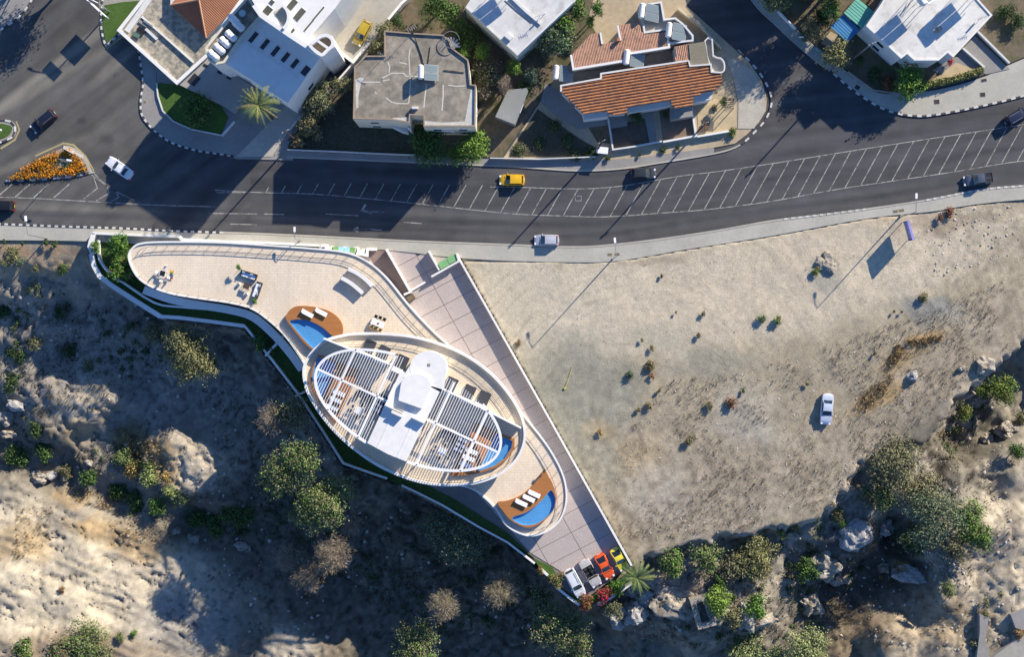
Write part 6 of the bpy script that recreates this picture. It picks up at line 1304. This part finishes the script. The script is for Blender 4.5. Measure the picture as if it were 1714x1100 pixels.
# lot shrubs
for a, b, r_, m1, mx, lb in ((1302,537,11,'green','olive','tall dark green bush, right of the two in mid lot'),(1277,535,11,'bluegreen','green','round bush, left of the two in mid lot'),(1056,628,11,'bluegreen','dark','blue green bush beside the orange brown one'),(1090,613,13,'orange','olive','orange brown bush in mid lot'),(1092,630,7,'redleaf','olive','reddish tuft right under the orange brown bush'),(1087,680,10,'orange','olive','rusty bush, right of the low pair in mid lot'),(1070,686,7,'orange','brown','rusty bush, left of the low pair in mid lot'),(1104,655,6,'olive','brown','small brown tuft above the low rusty pair'),(1155,738,12,'olive','orange','olive and rust bush with a dark shadow'),(1547,498,13,'olive','orange','bush near the grey patch at upper right of the lot'),(1366,455,10,'yellow','green','yellow green bush at the rubble heap'),(1178,525,7,'olive','brown','little tuft at the upper middle of the lot'),(1132,523,4,'yellow','olive','tiny yellowish tuft at the upper middle of the lot'),(1170,562,7,'olive','brown','small olive tuft below the upper middle'),(1092,583,7,'orange','olive','small ochre tuft above the orange brown bush'),(1075,570,5,'olive','brown','tiny tuft left of the ochre one'),(1352,643,6,'olive','yellow','small tuft above the lone pale saloon'),(868,575,9,'orange','brown','orange dry tuft at the long white boundary wall'),(1465,592,5,'dark','brown','dark tuft by the dry straw strip'),(1497,522,4,'dark','olive','left of two tiny dark tufts near the upper right'),(1510,522,4,'dark','olive','right of two tiny dark tufts near the upper right'),(1108,462,5,'dark','brown','small dark tuft below the pavement'),(1245,655,6,'green','olive','small green tuft at the edge of the dry scrub'),(1225,675,14,'brown','redleaf','brown scrub clump at the edge of the dry zone'),(1190,680,10,'brown','olive','brown scrub clump left of the edge clump'),(1005,725,7,'orange','straw','straw orange tuft near the wall')):
    S(a,b,r_*.88,m1,lb,mix=(mx,.4),group='bushes on the vacant lot',h=.45+r_*.03)
for a, b, r_, lb in ((1590,355,12,'dead rusty brush on the lot just below the painted kerb'),(1575,365,8,'dead brush left end below the painted kerb')): S(a,b,r_,'redleaf',lb,mix=('brown',.5),h=.8)
# gardens north of the road
T(330,186,31,'dark','dark spreading tree on the shaded corner lawn',mix=('green',.3),zb=.3,h=3.5); T(535,168,31,'olive','grey olive tree beside the concrete driveway',zb=.1,h=4,mix=('bluegreen',.3)); T(520,205,24,'olive','lower olive tree beside the concrete driveway',zb=.1,h=3,mix=('orange',.2)); T(570,145,17,'olive','olive tree squeezed between driveway wall and grey roofed house',zb=.1,h=4); T(500,235,14,'orange','dry orange bush at the pole foot',zb=.1,h=1.6,mix=('olive',.4)); S(533,225,13,'olive','grey bush right of the dry orange one',zb=.1,h=1.6)
T(632,78,17,'olive','grey green tree overhanging the gold car',zb=.1,h=4); T(645,50,15,'olive','grey green tree by the raised yard edge wall',zb=.1,h=4); T(665,35,14,'dark','dark tree behind the raised yard wall',zb=.1,h=3); T(735,8,28,'dark','dark tree at the top edge left of the white roof',zb=.1,h=5,mix=('green',.4)); T(760,25,22,'green','bright patch tree beside the white roof corner',zb=.1,h=4.5,mix=('dark',.4)); T(783,62,26,'dark','dark garden tree under the white roof edge',zb=.1,h=4,mix=('green',.3)); T(778,88,14,'bright','yellow green tree by the spiral stair',zb=.1,h=4.5,mix=('green',.4)); T(806,88,17,'bright','yellow green tree, right one by the spiral stair',zb=.1,h=4.5,mix=('green',.4)); T(820,120,27,'brown','tangled brown tree between grey roof and shed',zb=.1,h=4.5,mix=('dark',.4)); T(810,150,20,'brown','lower tangled brown tree beside the grey roofed house',zb=.1,h=3.5,mix=('grey',.4)); T(863,113,14,'bright','small bright green tree near the white roof tip',zb=.1,h=3.5); T(892,128,14,'bluegreen','grey green tree left of the tiled house',zb=.1,h=3.5); T(845,140,16,'grey','bare tree leaning over the shed roof',zb=.1,h=4.5,bare=True); T(878,150,16,'dark','dark bush by the shed',zb=.1,h=2.5)
T(932,68,31,'bluegreen','large blue green tree between the white roof and faded tiles',zb=.1,h=5.5,dens=1.1,mix=('green',.2)); T(945,40,20,'green','green tree above the large blue green one',zb=.1,h=5); T(968,12,20,'green','leafy tree at the top edge by the dirt lane',zb=.1,h=5,mix=('dark',.4)); T(1000,15,14,'green','small leafy tree at the top edge',zb=.1,h=4,mix=('dark',.4)); T(990,35,12,'bright','little bright green tree at the dirt lane',zb=.1,h=3)
T(722,243,36,'dark','large dark green tree against the front of the grey roofed house',zb=.1,h=5,mix=('green',.4)); T(797,248,29,'bright','bright green tree at the roadside beside the grey roofed house',zb=.1,h=4.5,mix=('green',.4),dens=1.2); T(770,260,20,'green','green crown joining the two roadside trees',zb=.1,h=3.5)
T(1066,195,14,'dark','round dark bush in the walled front garden',zb=.2,h=2); S(1114,193,8,'dark','small dark bush against the porch of the tiled house',zb=.2,h=1.2); S(1228,222,10,'green','green weeds at the corner of the ochre yard',zb=.1,h=.8,mix=('brown',.4)); S(1196,180,8,'brown','dry weeds in the ochre yard',zb=.1,h=.6) ; S(1212,170,9,'green','climber on the dark slatted frame',zb=.2,h=2)
for k, (a, b) in enumerate(((930,210),(950,235),(905,240),(870,250),(990,255),(965,260))): S(a,b,14,'dark','%s of the dark weeds in the shaded plot left of the tiled house' % ('first','second','third','fourth','fifth','sixth')[k],zb=.1,h=.8,dens=.6,mix=('olive',.3),group='weeds in the shaded plot')
for k, (a, b) in enumerate(((1072,259),(1112,250),(1135,247),(1018,264))): S(a,b,(5,8,6,7)[k],'dark','%s weedy tuft along the shaded verge below the front garden' % ('second','third','rightmost','leftmost')[k],zb=.1,h=.6,dens=.7,group='weedy tufts on the verge')
T(1400,93,26,'olive','shaggy grey green street tree by the blue awning',zb=.1,h=5,mix=('yellow',.3)); T(1362,50,22,'olive','mottled tree at the top of the right pavement',zb=.1,h=4,mix=('orange',.3)); T(1350,58,12,'dark','dark bush beside the mottled tree',zb=.1,h=2); T(1392,12,24,'green','leafy tree left of the green awning',zb=.1,h=5,mix=('olive',.3)); T(1375,30,18,'dark','dark tree among the garden plants by the lane',zb=.1,h=3); T(1298,2,24,'olive','grey green tree at the top edge by the side street',zb=.1,h=7.5,mix=('bright',.2)); T(1525,138,28,'bright','leafy bright green tree below the bright white roof',zb=.1,h=4.5,mix=('green',.45),dens=1.3); S(1485,140,14,'redleaf','dim reddish shrubs left of the leafy bright tree',zb=.1,h=1.2,mix=('dark',.5)); S(1465,125,14,'dark','dark shrub in the shaded front garden',zb=.1,h=1.2); S(1440,100,12,'dark','dark shrub beneath the pale pole',zb=.1,h=1.4)
S(1591,103,8,'magenta','red flowering bush on the patio of the white house',zb=.2,h=1.2,mix=('green',.3)); S(1685,20,16,'dark','dark shrub in the garden at the right edge',zb=.1,h=1.6); S(1705,35,14,'dark','dark shrub cut by the right edge garden',zb=.1,h=1.6)
# off the top of the picture: added unseen trees and house, put in to shade the side street
T(1345,-60,40,'olive','unseen shaggy tree added beyond the top edge to shade the side street',zb=.1,h=11); T(1420,-50,45,'olive','unseen shaggy tree added beyond the top edge in the garden for shade',zb=.1,h=11); T(1290,-70,40,'olive','unseen tall tree added beyond the top edge to shade the street corner',zb=.1,h=10)
house('unseen_shade_house', 'house beyond the top edge beside the side street', 'house', [(1310,-180),(1420,-230),(1500,-150),(1390,-85)], 9, WHITE2, WROOF, .3)
T(95,-48,36,'olive','unseen tree added beyond the top edge to shade the far left pavement',zb=-.1,h=8); T(40,-75,36,'dark','unseen dark tree added beyond the top edge to shade the far left pavement',zb=-.1,h=8)  # both trees added out of view to shade the pavement corner
# hedge
hd = thing('hedge', 'clipped yellow green hedge along the pavement of the white house', 'hedge', P(1600,130,.2)); hp_ = [P(*p, 1.2) for p in ((1553,141),(1575,136),(1600,131),(1625,123),(1647,115))]
cs = np.array([[a[0]+(b[0]-a[0])*s_, a[1]+(b[1]-a[1])*s_, .8] for a, b in zip(hp_, hp_[1:]) for s_ in (0,.25,.5,.75)]); V, F = leaves(cs, np.full(len(cs), .62), 3200, .2, seed=4); rawmesh('foliage', V, F, LM['yellow'], hd); MB().wall([p[:2] for p in hp_], .8, .1, 1.1).build('inner_stems', LM['dark'], hd)
# palms
def palm(px, py, rpx, h, zb, label, n=26, dry=.3):
    x, y, _ = P(px, py, zb+h); t = thing('palm_tree', label, 'palm tree', (x, y, zb)); MB().tube((0,0,-.3),(0,0,h),.28,.20,9).build('trunk', BARK, t, local=True); L_ = rpx/10
    for k in range(n):
        a = 2.399*k+random.uniform(-.15,.15); e = .25+.75*(k/n); m = MB(); prev = None; l = L_*random.uniform(.85,1.1)
        for s_ in np.linspace(0, 1, 9):
            rr = l*s_*(1-.12*e*s_); zz = h+.9*(1.2-e)*math.sin(s_*2.2)*l*.35-e*s_*s_*l*.35; c = Vector((math.cos(a)*rr, math.sin(a)*rr, zz))
            if prev is not None:
                m.tube(prev, c, .035*(1.1-s_), .03*(1.1-s_), 3); d = (c-prev).normalized(); sd = Vector((-math.sin(a), math.cos(a), 0)); w_ = .55*math.sin(min(1, s_*1.25+.08)*math.pi*.85)+.1
                for q in np.linspace(0, 1, 4)[:-1]:
                    b_ = prev.lerp(c, q)
                    for sg_ in (-1, 1):
                        tip = b_+sd*sg_*w_*.8+d*w_*.75-Vector((0,0,w_*.3)); m.add([b_, b_+d*.09, tip], [(0,1,2)])
            prev = c
        m.build('frond', LM['palm'] if k/n > dry else LM['yellow'], t, False, True)  # yellow share stands in for sun on the fronds, not dryness
    return t
palm(1066,968,31,3.2,0,'dark green palm at the end of the boundary wall by the yellow coupe',26,.0); palm(432,176,36,12.6,.1,'palm with yellowing fronds in front of the white building',30,.2)
# ------------------------------------------------------------------ flower bed, ground scatter (nobody could count these)
def scatter_pts(poly_px, n, seed, z=None):
    g = np.random.default_rng(seed); xy = np.array(to_xy(poly_px)); lo, hi = xy.min(0), xy.max(0); out = []
    while len(out) < n:
        c = lo+(hi-lo)*g.random((n*3, 2)); k = inside([tuple(p) for p in xy], c[:, 0], c[:, 1]); out += list(c[k])
    return np.array(out[:n])
fb = [(14,300),(60,270),(106,249),(120,252),(134,264),(147,286),(120,293),(60,298)]
pf = scatter_pts(fb, 420, 5); hole_ = (np.hypot((pf[:,0]-P(108,0)[0])/1.5, (pf[:,1]-P(0,272)[1])/1.0) > 1); pf = pf[hole_]
V, F = leaves(np.c_[pf, np.full(len(pf), .35)], np.full(len(pf), .42), 5200, .16, seed=6); tag(rawmesh('orange_flowers', V, F, leafmat('orange_petals', (.62,.25,.015), .3)), 'dense bed of orange flowers filling the triangular traffic island', 'flowers', kind='stuff')
p2 = scatter_pts(fb, 200, 8); V, F = leaves(np.c_[p2, np.full(len(p2), .22)], np.full(len(p2), .5), 3000, .18, seed=9); tag(rawmesh('flower_bed_foliage', V, F, LM['dark']), 'dark green foliage under the orange flowers on the traffic island', 'foliage', kind='stuff')
def tufts(polys, n, seed, m, name, label, hgt=.35, wid=.10, spread=.22, blades=7, thr=None, cat='grass'):
    g = np.random.default_rng(seed); P_ = np.concatenate([scatter_pts(p, int(n/len(polys)), seed+i) for i, p in enumerate(polys)])
    if thr is not None: P_ = P_[fbm(P_[:, 0]/thr[0], P_[:, 1]/thr[0], seed, 3) > thr[1]]
    Zp = np.array([hz(a, b) for a, b in P_]); N_ = len(P_); a = g.random((N_, blades))*6.283; r = spread*g.random((N_, blades)); s_ = (.6+.9*g.random((N_, 1)))
    bx = P_[:, :1]+r*np.cos(a)*s_; by = P_[:, 1:]+r*np.sin(a)*s_; lean = hgt*.8*g.random((N_, blades))*s_; hh = hgt*(.5+g.random((N_, blades)))*s_; w_ = wid*(.5+g.random((N_, blades)))*s_
    z0 = np.repeat(Zp[:, None]-.05, blades, 1); cx, sx = np.cos(a), np.sin(a)
    V = np.stack([np.stack([bx-sx*w_/2, by+cx*w_/2, z0], -1), np.stack([bx+sx*w_/2, by-cx*w_/2, z0], -1), np.stack([bx+cx*lean, by+sx*lean, z0+hh], -1)], 2).reshape(-1, 3)
    tag(rawmesh(name, V, np.arange(len(V)).reshape(-1, 3), m), label, cat, kind='stuff')
rough = [(1110,640),(1260,620),(1440,560),(1560,520),(1700,460),(1714,560),(1600,660),(1500,740),(1400,850),(1290,880),(1130,905),(1040,900),(1000,800),(1040,740)]
tufts([rough], 5200, 21, leafmat('dry_stalks', (.30,.245,.165)), 'dry_grass', 'dry brown stalks over the rough part of the vacant lot', .28, .07, .3, 6, (5, .45))
tufts([rough], 2600, 25, leafmat('bleached_stalks', (.46,.40,.29)), 'bleached_grass', 'bleached stalks over the rough part of the vacant lot', .22, .06, .3, 6, (4, .5))
stw = [[(1430,685),(1455,650),(1490,628),(1497,636),(1475,665),(1450,690)],[(1487,610),(1500,578),(1515,585),(1500,612)],[(1520,572),(1560,562),(1585,566),(1560,575),(1525,580)],[(150,715),(240,745),(280,800),(230,800),(190,760)],[(0,860),(60,860),(50,930),(0,950)],[(140,860),(280,905),(255,930),(180,915)],[(80,820),(160,850),(150,870),(90,850)]]
tufts(stw, 900, 31, leafmat('golden_straw', (.36,.27,.14)), 'golden_straw', 'patches of golden dry straw on the lot edge and the sunny ravine slopes', .5, .09, .35, 7)
lowl = [(1060,930),(1160,960),(1300,930),(1400,900),(1500,780),(1600,700),(1714,620),(1714,1100),(1050,1100)]
tufts([lowl], 3000, 41, leafmat('dry_stalks2', (.20,.155,.095)), 'dry_scrub', 'dry scrub between the rocks of the lower right ground', .35, .09, .35, 6, (5, .42))
tufts([[(0,470),(150,480),(400,580),(500,700),(620,830),(900,960),(950,1100),(400,1100),(420,900),(200,820),(0,780)]], 4200, 51, leafmat('dim_scrub', (.085,.075,.04)), 'ravine_scrub', 'low dark scrub over the shaded ravine floor', .4, .12, .45, 6, (6, .45))
tufts([[(830,440),(1000,450),(1290,410),(1700,345),(1714,460),(1450,560),(1200,640),(900,560)]], 700, 61, leafmat('dry_specks', (.20,.17,.11)), 'sparse_grass', 'sparse dead tufts on the sandy upper part of the vacant lot', .15, .05, .15, 5, (5, .5))
# ------------------------------------------------------------------ rocks
def rock_mesh(rx, ry, rz, seed, det=3, rough_=.34, ledges=True):
    bm = bmesh.new(); bmesh.ops.create_icosphere(bm, subdivisions=det, radius=1)
    off = Vector((seed*3.1, seed*1.7, seed))
    for v in bm.verts:
        c = v.co.copy(); c = Vector((math.copysign(abs(c.x)**.75, c.x), math.copysign(abs(c.y)**.75, c.y), math.copysign(abs(c.z)**.6, c.z)))
        n_ = mnoise.noise(c*1.3+off)*rough_*1.3+mnoise.noise(c*3.1+off)*rough_*.6+mnoise.noise(c*7+off)*rough_*.3
        c *= 1+n_; 
        if ledges: c.z = c.z*.6+.4*math.floor(c.z*4)/4
        v.co = Vector((c.x*rx, c.y*ry, c.z*rz))
    V = [v.co[:] for v in bm.verts]; F = [tuple(v.index for v in f.verts) for f in bm.faces]; bm.free(); return V, F
RG = 'limestone boulders in the ravine'
ROCKB = mat('blue_grey_shade_limestone', (.34,.33,.31), rough=.95, var=.4, scale=1.1, bump=1.2, bscale=2)  # bluish copy, also given to boulders in shade to paint that shade
for k, (a, b, rx, ry, rz, rot, lb, det) in enumerate(((1155,1010,62,34,2.4,18,'long pale outcrop holding the ruined cistern',5),(1110,1010,22,16,2.2,-20,'left nose of the long pale outcrop',4),(1235,1075,30,14,2.0,20,'lower right end of the pale outcrop',4),(1245,1030,16,26,2.4,0,'pale upright rock face right of the cistern',4),(1065,1025,20,22,3.0,10,'blue grey boulder below the palm',4),(1035,1030,22,18,2.6,30,'blue grey boulder under the olive bush',4),(1060,985,16,12,2.4,0,'shaded boulder against the plot corner by the palm',4),(1085,1000,20,16,2.4,20,'shaded boulder left of the pale outcrop',4),(1275,1042,26,8,1.6,-12,'flat pale slab like a fallen beam',4),(1356,1012,19,20,2.6,-15,'lone pale boulder in the dark hollow',4),(1382,945,24,22,2.2,35,'large ledge rock under the cliff bushes',4),(1395,968,20,12,2.0,25,'pale lower lip of the ledge rock',4),(1432,892,30,26,2.2,-35,'big blue grey outcrop on the shaded rim',4),(1482,885,18,14,2.0,10,'grey rock right of the shaded outcrop',4),(1522,962,28,14,2.2,15,'grey boulder shelf below the grove',4),(1477,950,9,9,1.6,0,'small round sunlit stone left of the boulder shelf',3),(1325,897,14,8,1.4,10,'pale ledge stone below the yellow green bush',3),(1690,722,17,14,2.4,-30,'large bluish boulder in the gully at right',4),(1652,730,9,6,1.4,-25,'left of the stones beside the large gully boulder',3),(1655,740,8,8,1.4,10,'middle stone beside the large gully boulder',3),(1665,738,6,7,1.2,0,'right stone beside the large gully boulder',3),(1648,613,14,14,1.2,0,'pale boulder on the lot rim near the right edge',3),(1527,630,9,9,1.0,20,'grey boulder on the rough lot',3),(1610,617,7,5,.8,0,'small pale stone on the rough lot rim',3),(1385,440,18,16,.7,20,'pale rubble heap on the sandy lot',4),(66,803,12,9,1.4,0,'rounded boulder in the stream bed at left',3),(60,793,7,5,1.0,0,'small boulder above the rounded one in the stream bed',3),(110,800,7,10,1.2,20,'upright boulder right of the rounded one',3),(84,797,12,8,1.2,0,'dim boulder between the two in the stream bed',3),(325,902,10,8,1.2,0,'boulder at the foot of the dark stream bushes',3),(292,890,8,6,1.0,0,'small boulder left in the lower stream bed',3),(405,915,14,8,1.2,20,'boulder in the dark end of the stream bed',3),(150,775,7,5,.9,0,'stone above the stream bed',3),(30,680,16,9,1.5,15,'shaded boulder near the left edge',3),(10,700,14,12,1.5,15,'boulder cut by the left edge',3),(15,727,16,7,1.2,0,'long stone at the left edge',3),(471,1048,5,4,.6,0,'small white stone above the lower sun patch',3),(1604,848,10,6,.9,20,'loose pale stones in the gap of the grove',3),(1415,970,10,8,1.2,0,'stone under the ledge lip',3),(1418,813,5,5,.5,0,'white stone at the lot rim by the grove',3),(1703,985,5,4,.6,0,'white stone on the sandy slope at right',3))):
    z = 0; 
    for _ in range(3): x, y, _q = P(a, b, z); z = hz(x, y)
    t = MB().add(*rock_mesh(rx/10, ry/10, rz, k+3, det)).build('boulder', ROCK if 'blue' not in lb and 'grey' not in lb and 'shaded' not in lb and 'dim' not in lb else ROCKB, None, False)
    t.location = (x, y, z-rz*.12); t.rotation_euler = (0, 0, -R(rot)); tag(t, lb, 'boulder', RG)
# ruined cistern on the outcrop
x, y, z = ground_at(1178,1030); z = z+1.6; t = thing('stone_cistern', 'ruined rectangular stone cistern open to the sky on the pale outcrop', 'ruin', (x, y, z)); q = PX([(1160,1008),(1172,1050),(1194,1044),(1180,1002)], z+.8)
MB().wall(q, .9, z-2.5, z+.8, True).build('wall', ROCK, t); MB().prism(q, z-2.5, z-1.2).build('floor', mat('dark_floor', (.06,.06,.05)), t)
# loose stones
def stones(poly, n, seed, smin, smax, m, name, label, thr=None):
    P_ = scatter_pts(poly, n, seed); g = np.random.default_rng(seed+1)
    if thr is not None: P_ = P_[fbm(P_[:, 0]/thr[0], P_[:, 1]/thr[0], seed, 3) > thr[1]]
    base_v = np.array([(1,0,0),(-1,0,0),(0,1,0),(0,-1,0),(0,0,1),(0,0,-1)], float); bf = np.array([(0,2,4),(2,1,4),(1,3,4),(3,0,4)]); V, F = [], []
    for i, (a, b) in enumerate(P_):
        s_ = smin+(smax-smin)*g.random()**3; v = base_v*(.6+.6*g.random((6, 1)))*s_*np.array([1, .8, .6]); an = g.random()*6.28; c, q = math.cos(an), math.sin(an)
        V.append(np.c_[v[:, 0]*c-v[:, 1]*q+a, v[:, 0]*q+v[:, 1]*c+b, v[:, 2]+hz(a, b)+s_*.1]); F.append(bf+6*i)
    tag(rawmesh(name, np.concatenate(V), np.concatenate(F), m), label, 'stones', kind='stuff')
STN = mat('loose_stone', (.42,.39,.34), var=.25, island=.4)
stones(lowl, 1500, 71, .05, .45, STN, 'loose_stones', 'loose pale stones on the lower right ground', (6, .45))
stones([(1560,930),(1620,930),(1640,990),(1590,1000)], 300, 72, .08, .5, STN, 'rubble', 'rubble of pale stones on the slope below the grove')
stones([(0,470),(160,470),(420,570),(520,700),(640,830),(900,960),(950,1100),(400,1100),(300,900),(150,830),(0,820)], 1800, 73, .05, .5, STN, 'ravine_stones', 'stones strewn over the shaded ravine floor', (6, .45))
stones([(0,820),(280,920),(250,1090),(0,1090)], 900, 74, .04, .3, STN, 'slope_stones', 'small stones on the pale sunlit slope', (5, .5))
stones(rough, 1600, 75, .03, .22, STN, 'lot_stones', 'pale pebbles on the rough vacant lot', (5, .42)); stones([(1580,345),(1714,340),(1714,420),(1560,470),(1540,400)], 250, 76, .04, .35, STN, 'kerb_rubble', 'rubble and litter on the lot below the painted kerb')
stones([(1050,275),(1195,257),(1245,240),(1270,215),(1262,205),(1230,235),(1190,250),(1060,268)], 260, 77, .04, .2, STN, 'verge_stones', 'small stones on the verge of the tiled house corner')
def undergrowth(polys, n, seed, m, label, thr=.5, r=(.3, 1.0), per=34, size=.22):
    P_ = np.concatenate([scatter_pts(p, n, seed+i) for i, p in enumerate(polys)]); P_ = P_[fbm(P_[:, 0]/7, P_[:, 1]/7, seed, 3) > thr]; g = np.random.default_rng(seed)
    c = np.array([(a, b, hz(a, b)+.2) for a, b in P_]); rr = r[0]+(r[1]-r[0])*g.random(len(c))**2; V, F = leaves(c, rr, len(c)*per, size, seed=seed, flat=.6)
    tag(rawmesh('undergrowth', V, F, m), label, 'undergrowth', kind='stuff')
RAVR = [(1070,935),(1180,920),(1300,900),(1350,890),(1440,800),(1520,750),(1600,690),(1680,630),(1714,620),(1714,720),(1640,800),(1600,900),(1500,1000),(1380,1080),(1250,1100),(1060,1100)]
undergrowth([RAVR], 420, 81, LM['dark'], 'dark scrubby undergrowth between the rocks of the right gully', .46)
undergrowth([RAVR], 300, 83, LM['brown'], 'dry brown undergrowth between the rocks of the right gully', .5)
undergrowth([[(420,720),(640,830),(900,960),(950,1100),(560,1100),(420,900)]], 320, 85, LM['dark'], 'dark undergrowth on the ravine floor below the villa', .48)
undergrowth([[(0,480),(140,480),(300,560),(250,620),(0,640)]], 160, 87, LM['dark'], 'dark undergrowth on the upper left ravine side', .52)
undergrowth([[(130,760),(240,790),(300,860),(420,900),(380,920),(180,830)]], 120, 89, LM['dark'], 'dark undergrowth along the stream bed', .4, (.5, 1.3))
undergrowth([[(480,240),(600,140),(600,205),(700,215),(700,258)],[(600,110),(690,-10),(760,40),(870,150),(830,250),(800,210),(790,100),(640,50)],[(900,60),(1000,30),(940,130),(900,170)],[(1300,10),(1400,-10),(1380,60),(1340,40)],[(1430,90),(1500,130),(1500,150),(1430,120)]], 60, 91, LM['dark'], 'weeds and low garden growth around the houses', .45, (.25, .7), 26, .18)
# paved corner at bottom right
region('pavement', [(1640,1030),(1655,1034),(1650,1070),(1658,1110),(1634,1110),(1640,1060)], -2.6, PAVEG, -5); region('road', [(1714,1062),(1650,1110),(1800,1160),(1850,1000)], -2.3, CONC, -5); region('pavement', [(1692,1030),(1720,1018),(1725,1060),(1700,1052)], -2.3, PAVEG, -5)
